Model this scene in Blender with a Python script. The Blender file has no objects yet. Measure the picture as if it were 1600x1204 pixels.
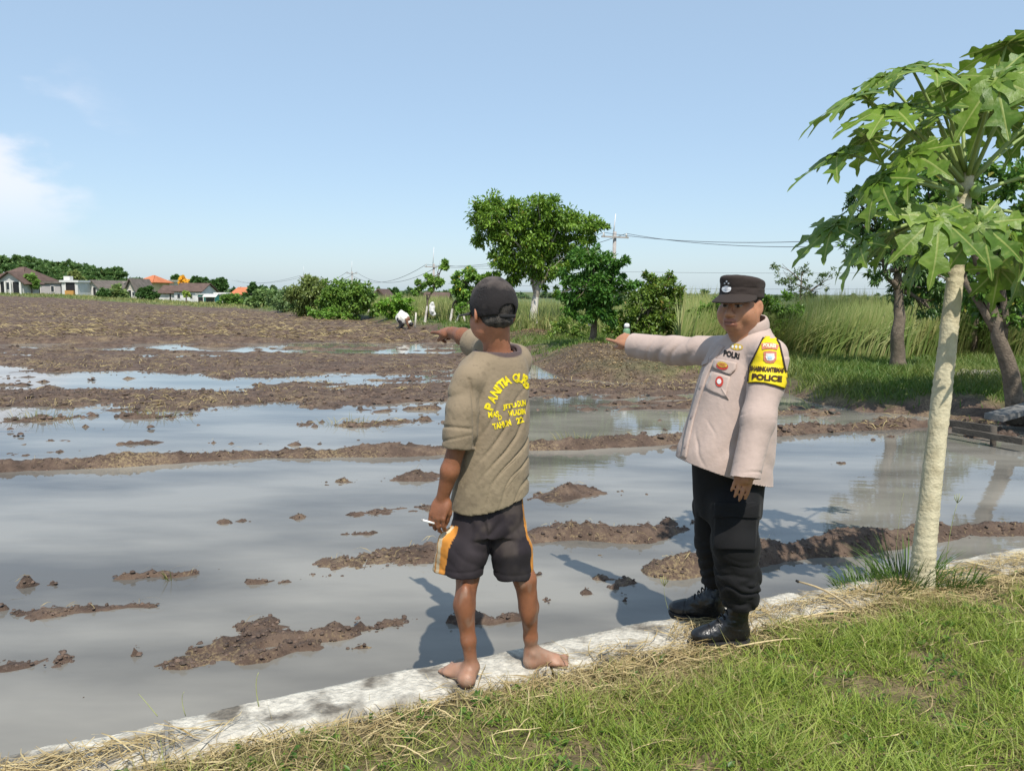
import bpy, math, random
import numpy as np
from mathutils import Matrix, Vector
from mathutils.bvhtree import BVHTree

sc = bpy.context.scene
COL = sc.collection

# ------------------------------------------------------------------ camera
PW, PH, FPX = 1600.0, 1204.0, 1209.0
CAM_H = 1.55
PITCH = math.atan((602 - 455) / FPX)
ROLL = math.radians(0.6)
cam_d = bpy.data.cameras.new('camera')
cam = bpy.data.objects.new('camera', cam_d)
COL.objects.link(cam)
cam_d.sensor_fit = 'HORIZONTAL'
cam_d.sensor_width = 36.0
cam_d.lens = 36.0 * FPX / PW
cam_d.clip_start = 0.05
cam_d.clip_end = 9000
CAM_R = (Matrix.Rotation(math.radians(90) - PITCH, 3, 'X') @ Matrix.Rotation(ROLL, 3, 'Z'))
cam.matrix_world = Matrix.Translation((0, 0, CAM_H)) @ CAM_R.to_4x4()
sc.camera = cam
sc.render.resolution_x, sc.render.resolution_y = 1024, 770

# ------------------------------------------------------------------ sun, sky, exposure
SUN_EL = math.radians(58)
SUN_AZ = math.radians(14)          # to the right of straight behind the camera
SUN_TO = Vector((math.sin(SUN_AZ) * math.cos(SUN_EL), -math.cos(SUN_AZ) * math.cos(SUN_EL), math.sin(SUN_EL)))
sun_d = bpy.data.lights.new('sun', 'SUN')
sun_d.energy = 4.6
sun_d.angle = math.radians(0.53)
sun_d.color = (1.0, 0.945, 0.86)
sun = bpy.data.objects.new('sun', sun_d)
COL.objects.link(sun)
sun.rotation_euler = SUN_TO.to_track_quat('Z', 'Y').to_euler()
sun.location = (3, -6, 12)

world = bpy.data.worlds.new('World')
sc.world = world
world.use_nodes = True
wn, wl = world.node_tree.nodes, world.node_tree.links
wn.clear()
w_out = wn.new('ShaderNodeOutputWorld')
w_bg = wn.new('ShaderNodeBackground')
w_sky = wn.new('ShaderNodeTexSky')
w_sky.sky_type = 'NISHITA'
w_sky.sun_disc = False
w_sky.sun_elevation = SUN_EL
w_sky.sun_rotation = math.pi - SUN_AZ
w_sky.altitude = 20
w_sky.air_density = 1.0
w_sky.dust_density = 0.8
w_sky.ozone_density = 3.0
w_bg.inputs['Strength'].default_value = 0.130
# thin cumulus low over the left horizon: soft noise inside one patch of directions
w_tc = wn.new('ShaderNodeTexCoord')
w_map = wn.new('ShaderNodeMapping')
w_map.inputs['Scale'].default_value = (1.0, 1.0, 2.1)
w_nz = wn.new('ShaderNodeTexNoise')
w_nz.inputs['Scale'].default_value = 5.2
w_nz.inputs['Detail'].default_value = 7
w_nz.inputs['Roughness'].default_value = 0.52
w_rm = wn.new('ShaderNodeMapRange')
w_rm.interpolation_type = 'SMOOTHSTEP'
w_rm.inputs['From Min'].default_value = 0.42
w_rm.inputs['From Max'].default_value = 0.56
w_rm.inputs['To Max'].default_value = 0.62
w_sep = wn.new('ShaderNodeSeparateXYZ')
w_dist = wn.new('ShaderNodeVectorMath'); w_dist.operation = 'DISTANCE'
w_dist.inputs[1].default_value = (-0.575, 0.805, 0.115)
w_band = wn.new('ShaderNodeMapRange')      # one bank of cloud low in the west-north-west
w_band.interpolation_type = 'SMOOTHSTEP'
w_band.inputs['From Min'].default_value = 0.21
w_band.inputs['From Max'].default_value = 0.05
w_band2 = wn.new('ShaderNodeMapRange')
w_band2.interpolation_type = 'SMOOTHSTEP'
w_band2.inputs['From Min'].default_value = 0.02
w_band2.inputs['From Max'].default_value = 0.12
w_m1 = wn.new('ShaderNodeMath'); w_m1.operation = 'MULTIPLY'
w_m2 = wn.new('ShaderNodeMath'); w_m2.operation = 'MULTIPLY'
w_mix = wn.new('ShaderNodeMixRGB')
w_mix.inputs[2].default_value = (7.2, 7.0, 7.3, 1)
w_tint = wn.new('ShaderNodeMixRGB')         # thin even veil of high haze over the whole sky
w_tint.inputs[0].default_value = 0.5
w_tint.inputs[2].default_value = (3.9, 5.2, 6.5, 1)
wl.new(w_tc.outputs['Generated'], w_map.inputs['Vector'])
wl.new(w_map.outputs['Vector'], w_nz.inputs['Vector'])
wl.new(w_nz.outputs['Fac'], w_rm.inputs['Value'])
wl.new(w_tc.outputs['Generated'], w_sep.inputs[0])
wl.new(w_tc.outputs['Generated'], w_dist.inputs[0]); wl.new(w_dist.outputs['Value'], w_band.inputs['Value'])
wl.new(w_sep.outputs['Z'], w_band2.inputs['Value'])
wl.new(w_band.outputs[0], w_m1.inputs[0]); wl.new(w_band2.outputs[0], w_m1.inputs[1])
wl.new(w_m1.outputs[0], w_m2.inputs[0]); wl.new(w_rm.outputs[0], w_m2.inputs[1])
wl.new(w_sky.outputs[0], w_tint.inputs[1])
wl.new(w_m2.outputs[0], w_mix.inputs[0]); wl.new(w_tint.outputs[0], w_mix.inputs[1])
wl.new(w_mix.outputs[0], w_bg.inputs['Color'])
wl.new(w_bg.outputs[0], w_out.inputs['Surface'])

sc.view_settings.view_transform = 'Standard'
sc.view_settings.look = 'None'
sc.view_settings.exposure = 0.2
sc.view_settings.gamma = 1.0
sc.view_settings.use_curve_mapping = False
sc.cycles.max_bounces = 6
sc.cycles.transparent_max_bounces = 6
sc.cycles.use_denoising = True

# ------------------------------------------------------------------ helpers
CR = np.array(CAM_R)
CP = np.array((0.0, 0.0, CAM_H))
def ray(px, py):
    return CR @ np.array(((px - PW / 2) / FPX, -(py - PH / 2) / FPX, -1.0))
def P(px, py, Y):
    """the point of the place at distance Y in front of the camera seen at a pixel of the photograph"""
    r = ray(px, py)
    return CP + r * (Y / r[1])
def G(px, py, z=0.0):
    """the point of the level plane z seen at a pixel of the photograph"""
    r = ray(px, py)
    return CP + r * ((z - CAM_H) / r[2])

_T = np.random.default_rng(7).random((64, 64, 64)).astype(np.float32)
def vnoise(x, y, z=0.0):
    x, y, z = np.broadcast_arrays(np.asarray(x, np.float32), np.asarray(y, np.float32), np.asarray(z, np.float32))
    xi, yi, zi = np.floor(x), np.floor(y), np.floor(z)
    fx, fy, fz = x - xi, y - yi, z - zi
    fx = fx * fx * (3 - 2 * fx); fy = fy * fy * (3 - 2 * fy); fz = fz * fz * (3 - 2 * fz)
    a, b, c = xi.astype(np.int64) & 63, yi.astype(np.int64) & 63, zi.astype(np.int64) & 63
    a1, b1, c1 = (a + 1) & 63, (b + 1) & 63, (c + 1) & 63
    l = lambda p, q, t: p + (q - p) * t
    return l(l(l(_T[a, b, c], _T[a1, b, c], fx), l(_T[a, b1, c], _T[a1, b1, c], fx), fy),
             l(l(_T[a, b, c1], _T[a1, b, c1], fx), l(_T[a, b1, c1], _T[a1, b1, c1], fx), fy), fz) * 2 - 1
def fbm(x, y, z=0.0, o=4, g=0.5):
    s, a, f = 0, 1.0, 1.0
    for i in range(o):
        s = s + a * vnoise(np.asarray(x) * f + 13.7 * i, np.asarray(y) * f + 5.1 * i, np.asarray(z) * f + 9.3 * i)
        a *= g; f *= 2.03
    return s
def sstep(a, b, x):
    t = np.clip((x - a) / (b - a), 0, 1)
    return t * t * (3 - 2 * t)

def mesh_from(name, V, F, smooth=True, col=None, attrs=None):
    """V (n,3); F (m,k) int array, or list of such arrays"""
    me = bpy.data.meshes.new(name)
    Fs = F if isinstance(F, list) else [F]
    Fs = [np.asarray(f, np.int32) for f in Fs if len(f)]
    V = np.asarray(V, np.float32)
    nl = sum(f.size for f in Fs); nf = sum(len(f) for f in Fs)
    me.vertices.add(len(V)); me.vertices.foreach_set('co', V.ravel())
    me.loops.add(nl); me.loops.foreach_set('vertex_index', np.concatenate([f.ravel() for f in Fs]))
    me.polygons.add(nf)
    tot = np.concatenate([np.full(len(f), f.shape[1], np.int32) for f in Fs])
    st = np.concatenate(([0], np.cumsum(tot)[:-1])).astype(np.int32)
    me.polygons.foreach_set('loop_start', st)
    me.polygons.foreach_set('use_smooth', np.full(nf, smooth, bool))
    me.update(calc_edges=True)
    if col is not None:
        a = me.color_attributes.new('col', 'FLOAT_COLOR', 'POINT')
        c = np.ones((len(V), 4), np.float32); c[:, :3] = col
        a.data.foreach_set('color', c.ravel())
    for k, v in (attrs or {}).items():
        a = me.attributes.new(k, 'FLOAT', 'POINT')
        a.data.foreach_set('value', np.asarray(v, np.float32))
    return me
def link(name, me, mat=None, parent=None):
    o = bpy.data.objects.new(name, me)
    COL.objects.link(o)
    if mat is not None:
        me.materials.append(mat)
    if parent is not None:
        o.parent = parent
        o.matrix_parent_inverse = Matrix.Translation(-Vector(parent.location))
    return o
def tag(o, label=None, cat=None, group=None, kind=None):
    if label: o['label'] = label
    if cat: o['category'] = cat
    if group: o['group'] = group
    if kind: o['kind'] = kind
    return o
def thing(name, loc, label, cat, group=None):
    o = bpy.data.objects.new(name, None)
    COL.objects.link(o)
    o.location = loc
    o.empty_display_size = 0.2
    return tag(o, label, cat, group)

class MB:
    """collects simple shapes into one mesh"""
    def __init__(s): s.V = []; s.F = {3: [], 4: []}; s.n = 0; s.C = []
    def add(s, V, F, col=None):
        V = np.asarray(V, float); s.V.append(V)
        for f in F: s.F.setdefault(len(f), []).append([i + s.n for i in f])
        s.n += len(V)
        if col is not None: s.C.append(np.tile(col, (len(V), 1)))
        return s
    def box(s, lo, hi, R=None, c=(0, 0, 0)):
        v = np.array([[x, y, z] for x in (lo[0], hi[0]) for y in (lo[1], hi[1]) for z in (lo[2], hi[2])], float)
        if R is not None: v = v @ np.asarray(R).T
        return s.add(v + np.asarray(c), [(0, 1, 3, 2), (4, 6, 7, 5), (0, 4, 5, 1), (2, 3, 7, 6), (0, 2, 6, 4), (1, 5, 7, 3)])
    def tube(s, pts, rad, n=8, cap=True):
        pts = np.asarray(pts, float); rad = np.broadcast_to(rad, (len(pts),))
        V = []; up = np.array((0.31, 0.17, 0.93))
        for i, p in enumerate(pts):
            t = pts[min(i + 1, len(pts) - 1)] - pts[max(i - 1, 0)]
            t = t / (np.linalg.norm(t) + 1e-9)
            a = np.cross(t, up); 
            if np.linalg.norm(a) < 0.15: a = np.cross(t, (1, 0, 0))
            a /= np.linalg.norm(a); b = np.cross(t, a)
            th = np.arange(n) * 2 * math.pi / n
            V.append(p + rad[i] * (np.cos(th)[:, None] * a + np.sin(th)[:, None] * b))
        F = []
        for i in range(len(pts) - 1):
            for j in range(n):
                k = (j + 1) % n
                F.append((i * n + j, i * n + k, (i + 1) * n + k, (i + 1) * n + j))
        V = np.concatenate(V)
        if cap:
            V = np.concatenate([V, pts[:1], pts[-1:]])
            m = len(pts) * n
            for j in range(n):
                k = (j + 1) % n
                F.append((m, k, j)); F.append((m + 1, m - n + j, m - n + k))
        return s.add(V, F)
    def mesh(s, name, smooth=False):
        return mesh_from(name, np.concatenate(s.V), [np.array(f) for f in s.F.values() if f], smooth,
                         np.concatenate(s.C) if s.C else None)
    def obj(s, name, mat, parent=None, smooth=False):
        return link(name, s.mesh(name, smooth), mat, parent)

# ------------------------------------------------------------------ materials
def mat_new(name):
    m = bpy.data.materials.new(name); m.use_nodes = True
    n = m.node_tree.nodes; l = m.node_tree.links
    return m, n, l, n['Principled BSDF']
def mat_simple(name, color, rough=0.8, var=0.25, scale=12.0, bump=0.0, bscale=60.0, spec=0.3, use_attr=False,
               metallic=0.0, trans=0.0, detail=4, dark=None, dscale=3.0, damt=0.6, island=0.0):
    """noise-varied principled; use_attr multiplies by the 'col' attribute; dark adds stains"""
    m, n, l, b = mat_new(name)
    b.inputs['Roughness'].default_value = rough
    b.inputs['Specular IOR Level'].default_value = spec
    b.inputs['Metallic'].default_value = metallic
    tc = n.new('ShaderNodeTexCoord')
    nz = n.new('ShaderNodeTexNoise'); nz.inputs['Scale'].default_value = scale; nz.inputs['Detail'].default_value = detail
    l.new(tc.outputs['Object'], nz.inputs['Vector'])
    mr = n.new('ShaderNodeMapRange'); mr.inputs['From Min'].default_value = 0.25; mr.inputs['From Max'].default_value = 0.75
    mr.inputs['To Min'].default_value = 1 - var; mr.inputs['To Max'].default_value = 1 + var
    l.new(nz.outputs['Fac'], mr.inputs['Value'])
    mul = n.new('ShaderNodeMixRGB'); mul.blend_type = 'MULTIPLY'; mul.inputs[0].default_value = 1
    if use_attr:
        at = n.new('ShaderNodeAttribute'); at.attribute_name = 'col'
        src = at.outputs['Color']
    else:
        rg = n.new('ShaderNodeRGB'); rg.outputs[0].default_value = (*color, 1)
        src = rg.outputs[0]
    if dark is not None:
        n2 = n.new('ShaderNodeTexNoise'); n2.inputs['Scale'].default_value = dscale; n2.inputs['Detail'].default_value = 6
        l.new(tc.outputs['Object'], n2.inputs['Vector'])
        m2 = n.new('ShaderNodeMapRange'); m2.inputs['From Min'].default_value = 0.48; m2.inputs['From Max'].default_value = 0.66
        m2.inputs['To Max'].default_value = damt
        l.new(n2.outputs['Fac'], m2.inputs['Value'])
        mx = n.new('ShaderNodeMixRGB'); mx.inputs[2].default_value = (*dark, 1)
        l.new(m2.outputs[0], mx.inputs[0]); l.new(src, mx.inputs[1]); src = mx.outputs[0]
    l.new(src, mul.inputs[1]); l.new(mr.outputs[0], mul.inputs[2])
    out = mul.outputs[0]
    if island > 0:
        ge = n.new('ShaderNodeNewGeometry')
        m3 = n.new('ShaderNodeMapRange'); m3.inputs['To Min'].default_value = 1 - island; m3.inputs['To Max'].default_value = 1 + island
        l.new(ge.outputs['Random Per Island'], m3.inputs['Value'])
        mu2 = n.new('ShaderNodeMixRGB'); mu2.blend_type = 'MULTIPLY'; mu2.inputs[0].default_value = 1
        l.new(out, mu2.inputs[1]); l.new(m3.outputs[0], mu2.inputs[2]); out = mu2.outputs[0]
    l.new(out, b.inputs['Base Color'])
    if bump > 0:
        bn = n.new('ShaderNodeTexNoise'); bn.inputs['Scale'].default_value = bscale; bn.inputs['Detail'].default_value = 5
        l.new(tc.outputs['Object'], bn.inputs['Vector'])
        bp = n.new('ShaderNodeBump'); bp.inputs['Strength'].default_value = bump; bp.inputs['Distance'].default_value = 0.02
        l.new(bn.outputs['Fac'], bp.inputs['Height']); l.new(bp.outputs[0], b.inputs['Normal'])
    if trans > 0:
        tr = n.new('ShaderNodeBsdfTranslucent'); l.new(out, tr.inputs['Color'])
        ms = n.new('ShaderNodeMixShader'); ms.inputs[0].default_value = trans
        l.new(b.outputs[0], ms.inputs[1]); l.new(tr.outputs[0], ms.inputs[2])
        l.new(ms.outputs[0], n['Material Output'].inputs['Surface'])
    return m
# ------------------------------------------------------------------ setting: field, water, banks
WL = -0.22
def Gs(pts, z): return np.array([G(a, b, z)[:2] for a, b in pts])
def seg_dist(X, Y, pl):
    """distance to a polyline and the arc position along it"""
    D = np.full(X.shape, 1e9, np.float32); S = np.zeros(X.shape, np.float32); s0 = 0
    for (ax, ay), (bx, by) in zip(pl[:-1], pl[1:]):
        L2 = (bx - ax) ** 2 + (by - ay) ** 2
        t = np.clip(((X - ax) * (bx - ax) + (Y - ay) * (by - ay)) / L2, 0, 1)
        d = np.hypot(X - ax - t * (bx - ax), Y - ay - t * (by - ay))
        m = d < D
        D = np.where(m, d, D); S = np.where(m, s0 + t * math.sqrt(L2), S)
        s0 += math.sqrt(L2)
    return D, S
def inside(X, Y, poly):
    r = np.zeros(X.shape, bool)
    for (ax, ay), (bx, by) in zip(poly, np.roll(poly, -1, 0)):
        if ay == by: continue
        r ^= ((ay > Y) != (by > Y)) & (X < (bx - ax) * (Y - ay) / (by - ay) + ax)
    return r

EDGE = Gs([(1900, 735), (1700, 690), (1600, 672), (1470, 658), (1330, 646), (1245, 630), (1215, 616), (1160, 603), (1085, 600), (960, 602), (850, 592),
           (815, 560), (740, 540), (690, 529), (640, 516), (560, 503), (470, 492)], WL)
EDGE = np.concatenate([EDGE, [(-22, 66), (-29, 84), (-40, 97), (-50, 100), (-60, 104), (-73, 110), (-140, 130), (-260, 150)]])
BANK_POLY = np.concatenate([EDGE, [(-260, 900), (900, 900), (900, 3)]])
WALL = np.array([G(a, b, 0)[:2] for a, b in [(-420, 1290), (330, 1110), (560, 1060), (830, 1003), (1040, 960), (1330, 905), (1600, 852), (2100, 772)]])
# smooth the wall into one gently bent line
wdir = WALL[-2] - WALL[1]; wdir = wdir / np.linalg.norm(wdir)
wnrm = np.array((wdir[1], -wdir[0]))          # towards the camera side
WALL0 = WALL[1:6].mean(0)
def wall_off(x, y):                            # signed distance from the water-side edge, + on the grass side
    return (x - WALL0[0]) * wnrm[0] + (y - WALL0[1]) * wnrm[1]

RIDGES = [  # pixels of the photograph along the crest, half width (m), crest above water (m), how broken
    ([(-500, 748), (-150, 741), (0, 733), (200, 724), (420, 712), (690, 704), (850, 700), (1080, 686), (1250, 676), (1430, 664), (1560, 668)], 0.20, 0.085, 0.25),
    ([(-300, 1075), (0, 1050), (130, 1035), (270, 1022), (540, 990), (640, 972)], 0.12, -0.006, 1.0),
    ([(-300, 935), (0, 914), (90, 910), (250, 900)], 0.10, -0.022, 1.0),
    ([(520, 880), (600, 872), (690, 858)], 0.24, 0.055, 0.5),
    ([(836, 838), (900, 830), (1000, 836), (1090, 818), (1190, 862)], 0.17, 0.05, 0.6),
    ([(1040, 898), (1110, 884), (1200, 872), (1320, 856), (1400, 842), (1480, 832), (1600, 828), (1750, 826)], 0.16, 0.075, 0.4),
    ([(300, 818), (480, 812), (690, 796)], 0.16, 0.0, 1.0),
    ([(830, 778), (910, 770), (990, 776)], 0.22, 0.02, 0.9),
    ([(500, 755), (570, 750), (690, 744), (840, 730), (1000, 722)], 0.22, 0.012, 0.9),
    ([(480, 668), (600, 662), (690, 664)], 0.35, 0.02, 0.7),
    ([(-100, 662), (0, 657), (110, 653)], 0.3, 0.03, 0.6),
    ([(-100, 712), (0, 711), (130, 705)], 0.2, 0.02, 0.7),
    ([(190, 694), (260, 691), (480, 695), (560, 692)], 0.16, 0.0, 1.0),
    ([(200, 651), (300, 649)], 0.25, 0.04, 0.5),
    ([(-400, 624), (0, 622), (300, 622), (560, 618), (700, 608), (860, 602), (1085, 602)], 1.25, 0.07, 0.3),
    ([(400, 604), (560, 598), (700, 592)], 0.5, 0.03, 0.7),
    ([(850, 640), (960, 632), (1085, 634)], 0.3, -0.01, 1.0),
    ([(-500, 566), (0, 565), (300, 569), (560, 572), (720, 570), (830, 566)], 2.4, 0.07, 0.3),
    ([(-500, 548), (0, 548), (300, 552), (560, 558), (720, 555)], 1.0, 0.05, 0.4),
]
RPL = [(Gs(p, WL), w, h, b) for p, w, h, b in RIDGES]
BUMPS = [(915, 927, 25, .05), (960, 918, 18, .06), (975, 938, 14, .05), (855, 940, 22, .03), (45, 1040, 30, .03), (100, 1030, 36, .05), (212, 1022, 16, .06), (315, 1018, 12, .05),
         (520, 987, 34, .06), (560, 978, 14, .05), (602, 973, 13, .02), (130, 1092, 24, .02), (350, 816, 26, .03), (465, 808, 30, .04), (40, 914, 24, .05), (85, 912, 20, .03),
         (640, 862, 40, .06), (560, 876, 26, .03), (870, 828, 34, .05), (950, 835, 45, .05), (1045, 818, 28, .06), (1240, 866, 40, .05), (1200, 872, 24, .06), (1290, 860, 34, .06),
         (1150, 880, 30, .05), (535, 752, 26, .03), (460, 695, 24, .03), (310, 664, 7, .05), (545, 664, 40, .04), (250, 650, 30, .03), (225, 694, 16, .04), (1340, 848, 30, .06)]
BPL = [(G(a, b, WL), r, h) for a, b, r, h in BUMPS]

def field_height(X, Y):
    n1 = fbm(X * 0.55, Y * 0.55, 1.0, 3)
    n2 = fbm(X * 2.6, Y * 3.4, 5.0, 3)
    clod = fbm(X * 9, Y * 9, 2.0, 4, 0.6)
    h = WL - 0.06 + 0.022 * n1 + 0.012 * n2
    em = np.zeros(X.shape, np.float32)
    for pl, w, hh, br in RPL:
        lo, hi = pl.min(0) - 3 * w - 0.5, pl.max(0) + 3 * w + 0.5
        m = (X > lo[0]) & (X < hi[0]) & (Y > lo[1]) & (Y < hi[1])
        if not m.any(): continue
        x, y = X[m], Y[m]
        wob = 0.45 * w * fbm(x * 1.1, y * 1.1, 8.0, 3)
        d, s = seg_dist(x + wob * 0.3, y + wob, pl)
        g = np.exp(-(d / w) ** 2 * 1.1)
        hh2 = (0.06 + hh) * (1 + br * 0.75 * fbm(x * 2.1 + 3, y * 2.1, 4.0, 3) - 0.3 * br)
        h[m] = np.maximum(h[m], WL - 0.06 + g * hh2 + (h[m] - WL + 0.06) * (1 - g) * 0.8)
        em[m] = np.maximum(em[m], g)
    for (bx, by, bz), r, hh in BPL:
        rr = 0.72 * r / FPX * by
        m = (np.abs(X - bx) < 3 * rr) & (np.abs(Y - by) < 3 * rr)
        if not m.any(): continue
        d2 = ((X[m] - bx) / rr) ** 2 + ((Y[m] - by) / rr) ** 2
        g = np.exp(-d2 * 1.1)
        h[m] = np.maximum(h[m], WL - 0.06 + g * (0.05 + hh))
        em[m] = np.maximum(em[m], g)
    # crumbs and low drowned rows breaking the surface here and there
    sp = fbm(X * 1.5, Y * 4.2 - X * 0.8, 12.0, 4, 0.6); pt = fbm(X * 0.33, Y * 0.6, 15.0, 2)
    cr = np.clip(sp * 0.9 + 0.75 * pt - 0.62 - 0.46 * sstep(9.5, 7.5, Y - 0.2 * X) - 0.5 * np.exp(-((Y - 0.06 * X - 15.2) / 1.3) ** 2), 0, 0.6)
    h = np.maximum(h, WL - 0.035 + np.minimum(0.16 * cr, 0.075 - 0.03 * sstep(9.5, 7.5, Y - 0.2 * X))); em = np.maximum(em, sstep(0.1, 0.3, cr) * 0.8)
    # the ploughed part beyond: rows of turned mud
    v = Y - 0.17 * X + 0.5 * fbm(X * 0.15, Y * 0.15, 3.0, 2)
    row = 0.5 + 0.5 * np.sin(v * 2 * math.pi / 1.9)
    far = sstep(24.0, 27.5, v + 1.6 * n1)
    hf = WL + 0.015 + 0.15 * row ** 1.5 + 0.05 * n1 + 0.02 * sstep(25, 40, v)
    h = np.where(far > 0, np.maximum(h, h * (1 - far) + hf * far), h)
    em = np.maximum(em, far)
    fine = sstep(35, 12, Y)
    h = h + em * (0.040 * (np.abs(clod) ** 0.8) * (0.35 + 0.65 * fine) + 0.022 * n2 - 0.014)
    return h, em

def dip(X, Y):
    """the land falls away a little towards the middle of the village and rises at its left end"""
    r = X / np.maximum(Y, 1)
    return -sstep(35, 125, Y) * np.interp(r, [-1.0, -.66, -.58, -.50, -.41, -.33, -.2, -.08], [-.5, -.22, -.05, .40, .95, .95, .3, 0.0])
def ground_height(X, Y):
    H, em, bk, gr = ground_height0(X, Y)
    return H + dip(X, Y), em, bk, gr
def ground_height0(X, Y):
    h, em = field_height(X, Y)
    ins = inside(X, Y, BANK_POLY)
    d, s = seg_dist(X, Y, EDGE)
    sd = np.where(ins, d, -d)
    n = fbm(X * 0.5, Y * 0.5, 6.0, 4)
    sd2 = sd + 0.5 * n * np.clip(Y / 25, 0.3, 1.0)
    wide = np.clip(Y / 14, 0.9, 1.5)
    bank = -0.33 + 0.44 * sstep(-0.25, 1.15, sd2 / wide) + 0.05 * n * sstep(0, 2, sd)
    # spoil heap under the dark tree, small heap under the pale-trunked tree
    for (px, py, z), r, a in (((935, 560, -0.1), 1.35, 0.20), ((835, 527, 0.0), 0.7, 0.16)):
        q = G(px, py, z)
        bank = bank + a * np.exp(-(((X - q[0]) / r) ** 2 + ((Y - q[1]) / (r * 1.5)) ** 2))
    bk = sstep(-0.5, 0.25, sd2 / wide)
    H = np.where(bk > 0, np.maximum(h * (1 - bk) + bank * bk, np.where(bk >= 1, -9, h - 0.15 * bk)), h)
    grassy = sstep(0.35, 1.0, sd2 / wide + 0.35 * fbm(X * 1.4, Y * 1.4, 2.0, 3))
    for (px, py, z), r in (((940, 570, -0.1), 2.0), ((835, 527, 0.0), 0.9)):
        q = G(px, py, z)
        grassy = grassy * (1 - 0.95 * np.exp(-((((X - q[0]) / r) ** 2 + ((Y - q[1]) / (r * 1.2)) ** 2)) ** 1.5))
    return H, em, bk, grassy
def gh(x, y):
    return float(ground_height(np.array([float(x)]), np.array([float(y)]))[0][0])

def grid(x0, x1, dx, y0, y1, dy):
    xs = np.linspace(x0, x1, int((x1 - x0) / dx) + 1); ys = np.linspace(y0, y1, int((y1 - y0) / dy) + 1)
    X, Y = np.meshgrid(xs, ys)
    H, em, bk, gr = ground_height(X, Y)
    ny, nx = X.shape
    i = np.arange(ny * nx).reshape(ny, nx)
    F = np.stack([i[:-1, :-1], i[:-1, 1:], i[1:, 1:], i[1:, :-1]], -1).reshape(-1, 4)
    return np.stack([X, Y, H], -1).reshape(-1, 3), F, bk.ravel(), gr.ravel(), em.ravel()
tiers = [grid(-8.4, 8.4, 0.031, 1.9, 11.0, 0.026), grid(-26, 26, 0.135, 10.97, 35, 0.095), grid(-135, 60, 0.85, 34.9, 165, 0.36)]
def subset(V, F, keep, extra):
    F = F[keep]; u, inv = np.unique(F, return_inverse=True)
    return V[u], inv.reshape(-1, 4), [e[u] for e in extra]

def ground_mat(name, grass):
    m, n, l, b = mat_new(name)
    tc = n.new('ShaderNodeTexCoord')
    def noise(s, d=5, r=0.55):
        z = n.new('ShaderNodeTexNoise'); z.inputs['Scale'].default_value = s; z.inputs['Detail'].default_value = d
        z.inputs['Roughness'].default_value = r
        l.new(tc.outputs['Object'], z.inputs['Vector']); return z.outputs['Fac']
    def ramp(src, stops):
        r = n.new('ShaderNodeValToRGB'); l.new(src, r.inputs[0])
        e = r.color_ramp.elements
        e[0].position, e[0].color = stops[0][0], (*stops[0][1], 1)
        e[1].position, e[1].color = stops[-1][0], (*stops[-1][1], 1)
        for p, c in stops[1:-1]:
            x = e.new(p); x.color = (*c, 1)
        return r.outputs[0]
    mud = ramp(noise(5.5, 8, 0.65), [(0.3, (0.045, 0.029, 0.020)), (0.5, (0.098, 0.064, 0.045)), (0.68, (0.165, 0.114, 0.078)), (0.8, (0.24, 0.17, 0.11))])
    straw = noise(1.1, 4); fine = noise(38, 3, 0.7)
    mx = n.new('ShaderNodeMath'); mx.operation = 'MULTIPLY'; l.new(straw, mx.inputs[0]); l.new(fine, mx.inputs[1])
    mr = n.new('ShaderNodeMapRange'); mr.inputs['From Min'].default_value = 0.28; mr.inputs['From Max'].default_value = 0.40; mr.inputs['To Max'].default_value = 0.75
    l.new(mx.outputs[0], mr.inputs['Value'])
    m1 = n.new('ShaderNodeMixRGB'); m1.inputs[2].default_value = (0.30, 0.225, 0.12, 1)
    l.new(mr.outputs[0], m1.inputs[0]); l.new(mud, m1.inputs[1])
    out = m1.outputs[0]
    if grass:
        g = ramp(noise(2.2, 7, 0.7), [(0.3, (0.045, 0.075, 0.016)), (0.5, (0.09, 0.125, 0.028)), (0.62, (0.16, 0.165, 0.05)), (0.78, (0.27, 0.23, 0.11))])
        at = n.new('ShaderNodeAttribute'); at.attribute_name = 'grassy'
        m2 = n.new('ShaderNodeMixRGB'); l.new(at.outputs['Fac'], m2.inputs[0]); l.new(out, m2.inputs[1]); l.new(g, m2.inputs[2])
        out = m2.outputs[0]
    l.new(out, b.inputs['Base Color'])
    b.inputs['Roughness'].default_value = 0.72
    b.inputs['Specular IOR Level'].default_value = 0.35
    bp = n.new('ShaderNodeBump'); bp.inputs['Strength'].default_value = 0.9; bp.inputs['Distance'].default_value = 0.03
    l.new(noise(22, 6, 0.7), bp.inputs['Height']); l.new(bp.outputs[0], b.inputs['Normal'])
    return m
M_MUD = ground_mat('mud', False)
M_BANK = ground_mat('bank_soil_and_turf', True)
for k, (V, F, bk, gr, em) in enumerate(tiers):
    fb = bk[F].mean(1) > 0.62
    if k == 0: pass
    for nm, keep, mat in (('paddy_field_mud', ~fb, M_MUD), ('grassy_bank', fb, M_BANK)):
        v, f, (g_,) = subset(V, F, keep, [gr])
        o = link(nm, mesh_from(nm, v, f, True, attrs={'grassy': g_}), mat)
        tag(o, kind='structure')
# land out to the horizon
mb = MB(); mb.add([(-4000, 20, -2.2), (4000, 20, -2.2), (4000, 5000, -2.2), (-4000, 5000, -2.2)], [(0, 1, 2, 3)])
M_LAND = mat_simple('far_land', (0.10, 0.12, 0.045), 0.9, 0.35, 0.05)
tag(mb.obj('ground', M_LAND), kind='structure')

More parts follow.
